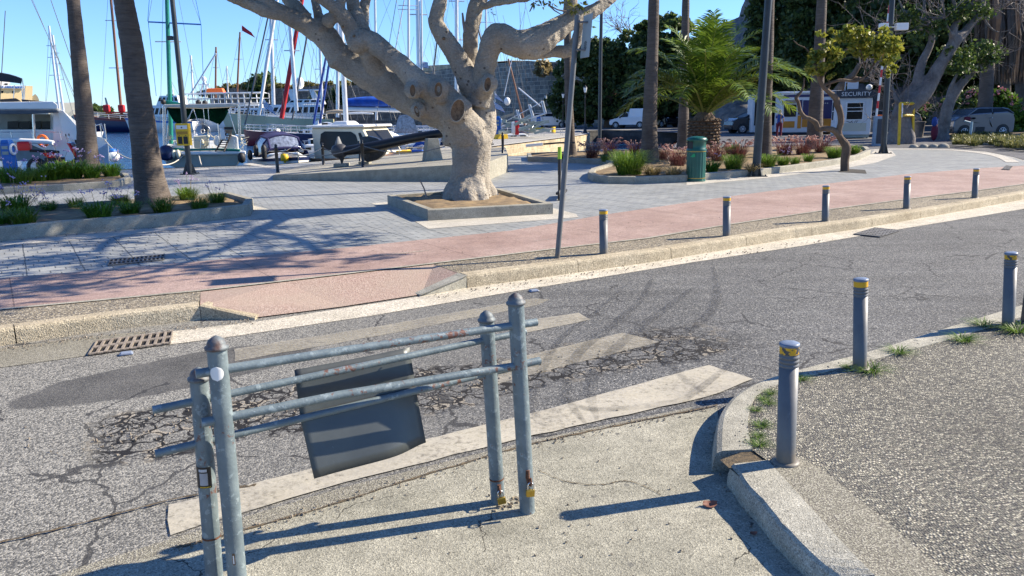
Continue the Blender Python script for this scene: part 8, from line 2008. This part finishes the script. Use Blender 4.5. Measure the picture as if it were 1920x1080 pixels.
for (x, xb, yb2, Y_, lab, sd_) in ((1885, 1885, 256, 50, 'old palm with long hanging dead fronds near the right edge', 2), (1912, 1915, 256, 52, 'old palm with brown dead fronds at the right edge', 3)):
 b = A(xb, yb2, Y_); b.z = ZP; root = thing('palm_tree', b, lab, 'palm tree'); MB().tube([A(xb, yb2, Y_), A(x, 100, Y_), A(x + 3, -60, Y_)], [.35, .28, .28], 12).build('trunk', MAT['palmbark'], root, world=True); skirt_fronds(root, x - 20, x + 18, -20, 160, Y_, 320, sd_)
# oleander hedge with pink flowers
for i, (bl2, lab) in enumerate((([(1700, 215, 22, 22), (1720, 210, 20, 20), (1690, 235, 18, 18)], 'oleander bush with pink flowers behind the yellow frame'), ([(1790, 205, 28, 20), (1820, 195, 26, 24), (1810, 225, 30, 18)], 'oleander bush with pink flowers above the silver car'), ([(1880, 205, 26, 28), (1905, 225, 22, 24), (1870, 185, 14, 20)], 'bright oleander bush right of the old palm'))):
 root = bush('oleander_bush', [pb(*q, 47) for q in bl2], 4200, .15, 'grass' if i == 2 else 'leafmid', lab, 'bush', 50 + i, 130, .18, aspect=2.6, group='oleander bushes')
 c0 = root.location; g = random.Random(i); mf = MB()
 for k in range(26):
  q = bl2[g.randrange(len(bl2))]; p, r = pb(*q, 47); a = g.uniform(0, 6.28); e_ = g.uniform(.2, 1.3); d = Vector((r[0] * math.cos(a) * math.cos(e_), -abs(r[1] * math.sin(a) * math.cos(e_)), r[2] * math.sin(e_)))
  c = Vector(p) + d - c0
  for j in range(4): mf.box(c + Vector((g.gauss(0, .07), g.gauss(0, .07), g.gauss(0, .05))), (.08, .08, .06), rot=(g.random() * 3, g.random() * 3, 0))
 mf.build('flowers', MAT['petalpink'], root)['kind'] = 'stuff'
# rough grass bank at right with its kerb
bank = GL([(1740, 262), (1800, 262), (1860, 268), (1920, 275), (2100, 292), (2300, 270), (2000, 245), (1880, 240), (1780, 248)], ZP); polymesh('grass_bank', [bank], ZP + .10, MAT['soil'])
V, F = tuft_mesh(60, .3, .3, 5, .02); protoV = V; allV = []; allF = []; g = np.random.default_rng(3)
for k in range(240):
 x = g.uniform(1790, 2050); y = g.uniform(250, 272); p = G(x, y + (x - 1790) * .06, ZP + .1); a = g.random() * 6.28; s = g.uniform(.5, 1.1); M2 = np.array([[math.cos(a), -math.sin(a), 0], [math.sin(a), math.cos(a), 0], [0, 0, 1]]) * s
 allF.append(F + len(V) * k); allV.append(V @ M2.T + np.array(p))
o = np_mesh('rough_grass', np.concatenate(allV), np.concatenate(allF), MAT['straw2'] if 'straw2' in MAT else leaf('dry_green_grass', (0.07, 0.09, 0.02), (0.25, 0.24, 0.08), .5, .3)); tag(o, 'rough dry grass on the bank at the far right', 'grass', kind='stuff')
kb = [G(x, y, ZP) for x, y in ((1808, 268), (1850, 271), (1920, 281), (2060, 300))]
o = kerb_run([Vector((p.x, p.y, 0)) for p in kb], ZP + .16, .18, 1.6, None, zb=.1).build('kerb', MAT['kerbgrey']); o['kind'] = 'structure'
def booth_box(root, c, w, d, h, rz, mat, name='wall', bev=.02, z0=.12):
 return MB().box((0, 0, z0 + h / 2), (w, d, h)).build(name, MAT[mat], root, bevel=bev)
b = G(1596, 260, ZP + .0); YB = b.y; k = YB / FPX
# security booth: corner towards us at x=1588 (px); left face narrow, right face wide
corner = A(1588, 259, YB); rzb = R(-14)
root = thing('security_booth', corner + Vector((.55, 1.0, 0)) , 'white security booth with dark SECURITY sign band on its roof', 'booth', None, rzb); root.location.z = ZP
w_, d_, h_ = 1.75, 1.9, 1.95
MB().box((0, 0, .2 + h_ / 2), (w_, d_, h_)).build('wall', MAT['panelwhite'], root, bevel=.03)
MB().box((0, 0, .12), (w_ * .95, d_ * .95, .14)).build('base', MAT['greyhull'], root)
for sx in (-.75, .75):
 for sy in (-.8, .8): MB().box((sx, sy, .03), (.08, .08, .1)).build('foot', MAT['dkpost'], root)
sg_ = MB().box((0.02, 0, .2 + h_ + .19), (w_ + .22, d_ + .2, .40)).build('sign_band', MAT['signdark'], root, bevel=.01)
fy = -(d_ + .2) / 2 - .012
text_mesh('SECURITY', .30, MAT['signwhite'], 'sign_text', root, face_M((.02, fy, .2 + h_ + .19), (1, 0, 0), (0, 0, 1)), .004, sx=1.12)
text_mesh('SECURITY', .30, MAT['signwhite'], 'sign_text', root, face_M((-(w_ + .22) / 2 + .02 - .012, 0, .2 + h_ + .19), (0, -1, 0), (0, 0, 1)), .004, sx=1.12)
def win(root, c, w, h, face, name='window', bars=1):
 x, y, z = c
 if face == 'y':
  f = MB().box((x, y - .02, z), (w + .14, .05, h + .14)).build(name, MAT['signwhite'], root, bevel=.005); MB().box((x, y - .048, z), (w, .012, h)).build('pane', MAT['glass'], f)
  MB().box((x, y - .058, z), (w, .012, .04)).box((x, y - .058, z + h * .22), (w, .012, .03)).build('glazing_bar', MAT['signwhite'], f)
 else:
  f = MB().box((x - .02, y, z), (.05, w + .14, h + .14)).build(name, MAT['signwhite'], root, bevel=.005); MB().box((x - .048, y, z), (.012, w, h)).build('pane', MAT['glass'], f); MB().box((x - .058, y, z), (.012, w, .04)).build('glazing_bar', MAT['signwhite'], f)
win(root, (.02, -d_ / 2, 1.45), .78, .85, 'y'); win(root, (-w_ / 2, .1, 1.45), .55, .95, 'x')
MB().box((.0, -d_ / 2 - .012, .62), (1.3, .02, .42)).build('lower_panel', MAT['palewall'], root)
mb = MB()
for a, c in (((-.35, .92), (-.15, .85)), ((-.15, .85), (-.02, 1.0)), ((-.1, .92), (.05, .68)), ((.05, .68), (.2, .95)), ((.1, .95), (.3, .96)), ((.02, .75), (.12, 1.02))): mb.tube([(a[0], -d_ / 2 - .008, a[1]), (c[0], -d_ / 2 - .008, c[1])], .012, 4)
mb.build('graffiti_scrawl', MAT['blackpaint'], root)
MB().sphere((.85, .2, .2 + h_ + .55), .17, 12).build('globe_lamp', MAT['lampglass'], root); MB().tube([(-.4, 0, 2.4), (-.4, 0, 3.0), (-.15, 0, 3.0)], .03, 6).box((0, .1, 2.85), (.5, .4, .45)).build('roof_unit', MAT['panelwhite'], root)
# kiosk with blue and orange panels
cK = A(1508, 254, 52); root = thing('kiosk', Vector((cK.x, cK.y, ZP)), 'white kiosk with dark blue and orange panels, a person at its hatch', 'kiosk', None, R(-8))
MB().box((0, 0, 1.35), (3.4, 2.4, 2.4)).build('wall', MAT['panelwhite'], root, bevel=.03); MB().box((0, 0, 2.62), (3.6, 2.6, .12)).build('roof', MAT['signwhite'], root, bevel=.02)
MAT['kioskblue'] = simple('dark_blue_panel', (0.015, 0.015, 0.09), .4, .1); MAT['kioskorange'] = simple('orange_panel', (0.55, 0.22, 0.02), .5, .15, 2)
MB().box((.55, -1.215, 1.55), (2.0, .03, 1.15)).build('blue_panel', MAT['kioskblue'], root); MB().box((.55, -1.215, .72), (2.0, .03, .50)).build('orange_panel', MAT['kioskorange'], root); MB().box((.4, -1.235, .66), (.9, .02, .36)).build('picture_panel', MAT['brownbark'], root)
MB().box((-.62, -1.218, 1.7), (.22, .03, .9)).build('blue_panel', MAT['kioskblue'], root); MB().box((-.62, -1.218, .8), (.22, .03, .8)).build('orange_panel', MAT['kioskorange'], root); MB().box((-1.25, -1.215, .65), (.7, .03, .4)).build('orange_panel', MAT['kioskorange'], root)
MB().box((-.2, -1.22, 2.4), (2.9, .03, .16)).build('sign_band', MAT['kioskblue'], root); MB().box((-1.22, -1.21, 1.5), (.75, .03, .75)).build('hatch', MAT['glass'], root)
mb = MB().add([Vector((-1.65, -1.22, 1.95)), Vector((-.8, -1.22, 1.95)), Vector((-.8, -1.85, 2.15)), Vector((-1.65, -1.85, 2.15))], [(0, 1, 2, 3)]); o = mb.build('hatch_flap', MAT['panelwhite'], root); o.modifiers.new('s', 'SOLIDIFY').thickness = .04
mb = MB()
for i, wd in enumerate((.09, .07, .10, .06, .09, .09, .07, .08)): mb.box((.1 + i * .13, -1.235, 1.92), (wd, .01, .07))
mb.build('lettering', MAT['stickergrey'], root)
cN = A(1436, 251, 55); root = thing('kiosk', Vector((cN.x, cN.y, ZP)), 'narrow white framed cabin with dark glass, left of the blue kiosk', 'kiosk', None, R(-5))
MB().box((0, 0, 1.35), (2.3, 1.6, 2.5)).build('wall', MAT['panelwhite'], root, bevel=.02); MB().box((-.1, -.81, 1.5), (1.8, .03, 1.9)).build('glass_front', MAT['glass'], root)
# roof antenna pole + AC on kiosk
# person at the hatch
def person(px, py, Y, h, lab, top_m, leg_m, pose=0):
 b = A(px, py, Y); b.z = ZP; root = thing('person', b, lab, 'person'); s = h / 1.72
 J = {0: (0, 0, .93), 1: (0, .02, 1.12), 2: (0, -.02, 1.40), 3: (0, -.04, 1.50), 4: (0, -.06, 1.62),
   5: (.17, 0, 1.40), 6: (.24, -.18, 1.20), 7: (.22, -.42, 1.22), 8: (-.17, 0, 1.40), 9: (-.25, -.02, 1.12), 10: (-.22, -.16, .92),
   11: (.10, 0, .88), 12: (.12, -.03, .48), 13: (.12, .03, .08), 14: (.13, -.12, .03), 15: (-.10, 0, .88), 16: (-.13, .05, .48), 17: (-.14, .10, .08), 18: (-.14, -.05, .03)}
 E = [(0, 1), (1, 2), (2, 3), (3, 4), (2, 5), (5, 6), (6, 7), (2, 8), (8, 9), (9, 10), (0, 11), (11, 12), (12, 13), (13, 14), (0, 15), (15, 16), (16, 17), (17, 18)]
 rad = [.13, .125, .13, .055, .095, .06, .045, .035, .06, .045, .035, .09, .06, .042, .035, .09, .06, .042, .035]
 me = bpy.data.meshes.new('body'); me.from_pydata([tuple(c * s for c in J[i]) for i in range(19)], E, []); o = link(bpy.data.objects.new('body', me)); o.parent = root; me.materials.append(MAT['skin'])
 sk = o.modifiers.new('skin', 'SKIN'); sk.use_smooth_shade = True
 for i, v in enumerate(me.skin_vertices[0].data): v.radius = (rad[i] * s, rad[i] * s * .85); v.use_root = (i == 0)
 ss = o.modifiers.new('sub', 'SUBSURF'); ss.levels = 2; ss.render_levels = 2
 mb = MB(); mb.tube([(0, 0, .86 * s), (0, .0, 1.0 * s), (0, .01, 1.15 * s), (0, -.01, 1.38 * s), (0, -.03, 1.47 * s)], [.165 * s, .16 * s, .155 * s, .17 * s, .08 * s], 14, squash=.7)
 mb.tube([(.15 * s, 0, 1.41 * s), (.23 * s, -.12 * s, 1.25 * s)], [.08 * s, .07 * s], 8).tube([(-.15 * s, 0, 1.41 * s), (-.23 * s, -.01, 1.22 * s)], [.08 * s, .07 * s], 8); mb.build('shirt', MAT[top_m], root)
 mb = MB()
 for a_, b_, c_ in ((11, 12, 13), (15, 16, 17)): mb.tube([tuple(q * s for q in J[k]) for k in (a_, b_, c_)], [.115 * s, .085 * s, .065 * s], 10)
 mb.tube([(0, 0, .95 * s), (0, 0, .82 * s)], [.155 * s, .15 * s], 12); mb.build('trousers', MAT[leg_m], root)
 MB().sphere((0, -.05 * s, 1.66 * s), (.095 * s, .11 * s, .11 * s), 12).build('hair', MAT['black'], root)
 for x in (.125, -.14): MB().sphere((x * s, -.04 * s, .04 * s), (.05 * s, .13 * s, .045 * s), 8).build('shoe', MAT['black'], root)
 return root
MAT['burgundy'] = simple('burgundy_cloth', (0.13, 0.01, 0.03), .8, .2, 8); MAT['bluetop'] = simple('blue_cloth', (0.02, 0.06, 0.25), .8, .2, 8)
p_ = person(1460, 255, 48, 1.55, 'person in blue top and burgundy trousers standing at the kiosk hatch', 'bluetop', 'burgundy'); p_.rotation_euler = (0, 0, R(150))
# parking barrier with raised boom
b = G(1645, 274, ZP); root = thing('parking_barrier', b, 'grey parking barrier cabinet with raised red and white boom', 'barrier', None, R(-12))
hb = A(1645, 218, b.y).z - b.z
MB().box((0, 0, hb / 2), (.42, .34, hb)).build('cabinet', simple('barrier_blue_grey', (0.20, 0.28, 0.36), .45), root, bevel=.02); MB().box((.06, -.175, hb * .5), (.34, .012, hb * .82)).build('front_panel', MAT['signdark'], root); MB().box((0, 0, hb + .03), (.3, .22, .06)).build('hub_cover', MAT['orange'], root, bevel=.01)
p0 = A(1643, 218, b.y - .1); p1 = A(1668, 10, b.y - .1); mb = MB(); P = [p0.lerp(p1, k / 14) for k in range(15)]
for k in range(14): mb.tube([P[k], P[k + 1]], .045, 8, mi=k % 2)
mb.build('boom', [MAT['white'], MAT['red']], root, world=True)
# yellow frame
b = G(1700, 272, ZP);
def yf(p): return A(p[0], p[1], b.y)
root = thing('height_frame', b, 'yellow metal gate frame in front of the grey ficus trunk', 'frame')
P4 = [A(1685, 275, b.y), A(1688, 194, b.y), A(1713, 194, b.y + .9), A(1711, 266, b.y + .9)]
for a_, c_ in ((0, 1), (3, 2)): MB().tube([P4[a_], P4[c_]], .065, 4, smooth=False).build('leg', MAT['yellow'], root, world=True)
MB().tube([P4[1], P4[2]], .065, 4, smooth=False).build('top_bar', MAT['yellow'], root, world=True); MB().tube([P4[0].lerp(P4[1], .73), P4[3].lerp(P4[2], .69)], .055, 4, smooth=False).build('cross_bar', MAT['yellow'], root, world=True)
MB().tube([P4[1] + Vector((.05, -.09, 0)), P4[0].lerp(P4[1], .68) + Vector((.05, -.09, 0))], .03, 4).build('pale_strip', MAT['signwhite'], root, world=True)
# boulders
for i, (x, w_) in enumerate(((1713, 15), (1732, 17), (1750, 17), (1769, 19))):
 b = G(x, 277, ZP); k = b.y / FPX; mb = MB(); r_ = w_ * k * .55; mb.sphere((0, 0, 0), (r_, r_ * .9, r_ * .78), 16)
 o = mb.build('boulder', MAT['wallc']); o.location = b; o.rotation_euler = (0, 0, i); tag(o, ('grey round stone nearest the yellow frame', 'second grey round stone from the yellow frame', 'third grey round stone in the row', 'last grey round stone, nearest the silver car')[i], 'boulder', 'row of round stones')
o = MB().tube([(0, 0, 0), (0, 0, .9)], .06, 10).tube([(0, 0, .85), (-.35, 0, .95)], .04, 8).build('standpipe', simple('pale_blue_pipe', (0.25, 0.38, 0.45), .5)); o.location = G(1818, 265, ZP); tag(o, 'short pale blue standpipe in front of the silver car', 'pipe')
o = MB().lathe([(.22, 0), (.26, .75), (.30, .78), (.30, .85)], (0, 0, 0), 14).build('stone_bin', MAT['greybark']); o.location = G(1722, 258, ZP); tag(o, 'grey stone litter bin between the yellow frame and the oleander', 'litter bin')
root = thing('hanging_bag', A(1752, 250, 39), 'blue and dark red bag leaning on the left of the smaller grey trunk', 'bag'); MB().sphere((0, 0, -.1), (.17, .12, .42), 12).build('lower_bag', MAT['burgundy'], root); MB().sphere((-.05, -.02, .38), (.15, .1, .25), 10).build('upper_bag', MAT['bluetop'], root); root.location.z = .65
def car(loc, rz, L, W, H, mat, lab, cat='car', prof='hatch', cargo=None, scale=1.0):
 root = thing('parked_car', loc, lab, cat, 'parked cars', rz)
 # side profile (x forward, z): sill, bonnet, roof
 if prof == 'hatch': low = [(-.5, .30), (-.5, .62), (-.47, .80), (-.38, .86), (.22, .80), (.40, .72), (.485, .60), (.5, .40), (.49, .25)]; up = [(-.47, .80), (-.40, 1.40 / 1.5), (-.30, .985), (-.02, 1.0), (.12, .96), (.30, .74)]
 elif prof == 'suv': low = [(-.5, .30), (-.5, .60), (-.47, .72), (-.38, .78), (.22, .76), (.42, .70), (.49, .58), (.5, .40), (.49, .25)]; up = [(-.46, .72), (-.41, .94), (-.30, .99), (.0, 1.0), (.12, .96), (.27, .74)]
 else: low = [(-.5, .25), (-.5, .55), (-.48, .60), (.0, .58), (.22, .56), (.42, .46), (.49, .38), (.5, .28), (.49, .2)]; up = [(-.02, .56), (.00, .76), (.06, .82), (.12, .78), (.26, .55)]
 secs = []
 def body_sec(w, zf):
  return [Vector((x * L, w, z * H)) for x, z in low]
 ys = [(-1.0, .93), (-.97, 1.0), (.97, 1.0), (1.0, .93)]
 secs = []
 for yy, s in ((-.5, .94), (-.47, 1.0), (.47, 1.0), (.5, .94)):
  c = Vector((0, yy * W, .5 * H)); secs.append([Vector((x * L * (1 if s == 1 else .985), yy * W, .18 * H + (z * H - .18 * H) * (1 if s == 1 else .96))) for x, z in [(-.49, .18)] + low + [(.48, .18)]])
 mb = MB().loft(secs, closed=True, smooth=False); bo = mb.build('body', MAT[mat], root, bevel=.04)
 def cabin(w0, w1):
  s = []
  for yy in (-1, 1):
   s.append([Vector((x * L, yy * W / 2 * (w0 if z < .8 else w1), z * H)) for x, z in up])
  return s
 s = []
 for yy in (-1, 1): s.append([Vector((x * L, yy * W / 2 * (.95 - .17 * (z - up[0][1]) / max(.01, 1 - up[0][1])), z * H)) for x, z in up])
 MB().loft(s, closed=True, smooth=False).build('greenhouse', MAT['glass'], root)
 rf = [p for p in up if p[1] > .93] if prof != 'van' else [p for p in up if p[1] > .74]
 s = []
 for yy in (-1, 1): s.append([Vector((x * L, yy * W / 2 * (.80), z * H + .012)) for x, z in rf])
 s2 = [[p - Vector((0, 0, .05)) for p in q] for q in s]
 MB().loft([s2[0], s[0], s[1], s2[1]], closed=False, caps=False).build('roof', MAT[mat], root)
 mb = MB()
 for yy in (-1, 1):
  for i in (0, 1, len(up) - 2):
   a = up[i]; b2 = up[i + 1]; q = [Vector((x * L, yy * (W / 2 * (.95 - .17 * (z - up[0][1]) / max(.01, 1 - up[0][1])) + .006), z * H)) for x, z in (a, b2)]; mb.tube(q, .035, 4)
  xm = -.12 * L if prof != 'van' else .0
  mb.tube([(xm, yy * W / 2 * .95, up[0][1] * H), (xm - .03, yy * W / 2 * .80, .985 * H if prof != 'van' else .8 * H)], .03, 4)
 mb.build('window_frames', MAT[mat], root)
 rw = .31 if H < 1.7 else .30
 for x in (-.31 * L, .32 * L):
  for yy in (-1, 1):
   arch_ = MB().lathe([(rw * 1.2, -.02), (rw * 1.2, .02)], (x, yy * (W / 2 - .0), rw), 20, 0, True, (0, 1, 0)).build('wheel_arch', MAT['black'], root)
   wn = MB().lathe([(rw * .62, -.10), (rw * .93, -.10), (rw, -.06), (rw, .06), (rw * .93, .10), (rw * .62, .10)], (x, yy * (W / 2 - .07), rw), 22, 0, True, (0, 1, 0)).build('tyre', MAT['black'], root)
   mb = MB()
   for k in range(7):
    a = 2 * math.pi * k / 7; mb.tube([(x, yy * (W / 2 + .03), rw), (x + rw * .62 * math.cos(a), yy * (W / 2 + .02), rw + rw * .62 * math.sin(a))], .03, 4)
   mb.torus((x, yy * (W / 2 + .02), rw), rw * .62, .02, (0, 1, 0), 20, 5); mb.build('rim', MAT['alu'], root)
 for yy in (-1, 1):
  MB().sphere((.475 * L, yy * W * .36, .60 * H * (1 if prof != 'van' else .7)), (.12, .14, .08), 10).build('headlight', MAT['clearglass'], root); MB().box((-.497 * L, yy * W * .40, .62 * H), (.05, .14, .22)).build('tail_light', MAT['red'], root, bevel=.01); MB().sphere((.2 * L, yy * (W / 2 + .09), .66 * H if prof != 'van' else .55 * H), (.08, .09, .06), 8).build('mirror', MAT['black'], root)
 MB().box((.495 * L, 0, .28 * H), (.05, W * .8, .14)).box((-.498 * L, 0, .30 * H), (.05, W * .8, .14)).build('bumper', MAT['black'], root, bevel=.02)
 if cargo:
  MB().add(cab(-.49 * L, .0, W * .47, .50 * H, 1.0 * H, -.485 * L, -.03 * L, W * .43), BX).build('cargo_box', MAT[mat], root, bevel=.04)
  for yy in (-.22, .22): MB().box((-.492 * L, yy * W, .78 * H), (.03, W * .30, .28 * H)).build('rear_window', MAT['glass'], root, bevel=.01)
 return root
MAT['silver'] = simple('silver_car_paint', (0.11, 0.12, 0.14), .3, .05, 1, metallic=.4, coat=.6); MAT['carwhite'] = simple('white_car_paint', (0.62, 0.66, 0.70), .3, .04, 1, coat=.5); MAT['carblack'] = simple('black_car_paint', (0.012, 0.013, 0.016), .25, .2, 1, coat=.6)
c = G(1828, 258, ZP); car(c + Vector((0, .3, 0)), R(188), 3.45, 1.65, 1.52, 'silver', 'silver hatchback half hidden behind the old palm trunk', 'car', 'hatch')
c = A(1033, 236, 86); c.z = ZP; car(c, R(-12), 4.1, 1.75, 1.55, 'carwhite', 'white compact car parked below the fortress wall', 'car', 'suv')
c = A(1183, 237, 78); c.z = ZP; car(c, R(150), 3.9, 1.65, 1.85, 'carwhite', 'white box van with two small rear windows behind the basin', 'van', 'van', True)
c = A(1416, 250, 56); c.z = ZP; car(c, R(186), 4.0, 1.7, 1.45, 'carblack', 'black car parked left of the kiosk', 'car', 'hatch')
c = A(1237, 238, 80); c.z = ZP; car(c, R(-60), 4.0, 1.7, 1.5, 'carblack', 'dark car with lit-looking headlights behind the thick palm', 'car', 'hatch')
c = A(1648, 248, 46); c.z = ZP; car(c, R(170), 4.0, 1.7, 1.45, 'silver', 'pale car hidden behind the security booth and barrier', 'car', 'hatch')
# motorcycle in front of silver car
r_ = scooter(1822, 262, 'black motorcycle standing against the silver car', R(8), 1.0, True)
for o in r_.children:
 if o.name.split('.')[0] in ('front_fairing', 'bodywork'): o.data = o.data.copy(); o.data.materials[0] = MAT['carblack']
 if o.name.split('.')[0] == 'top_box': o.data = o.data.copy(); o.data.materials[0] = MAT['burgundy']
r_.location = A(1835, 262, 41.5); r_.location.z = ZP
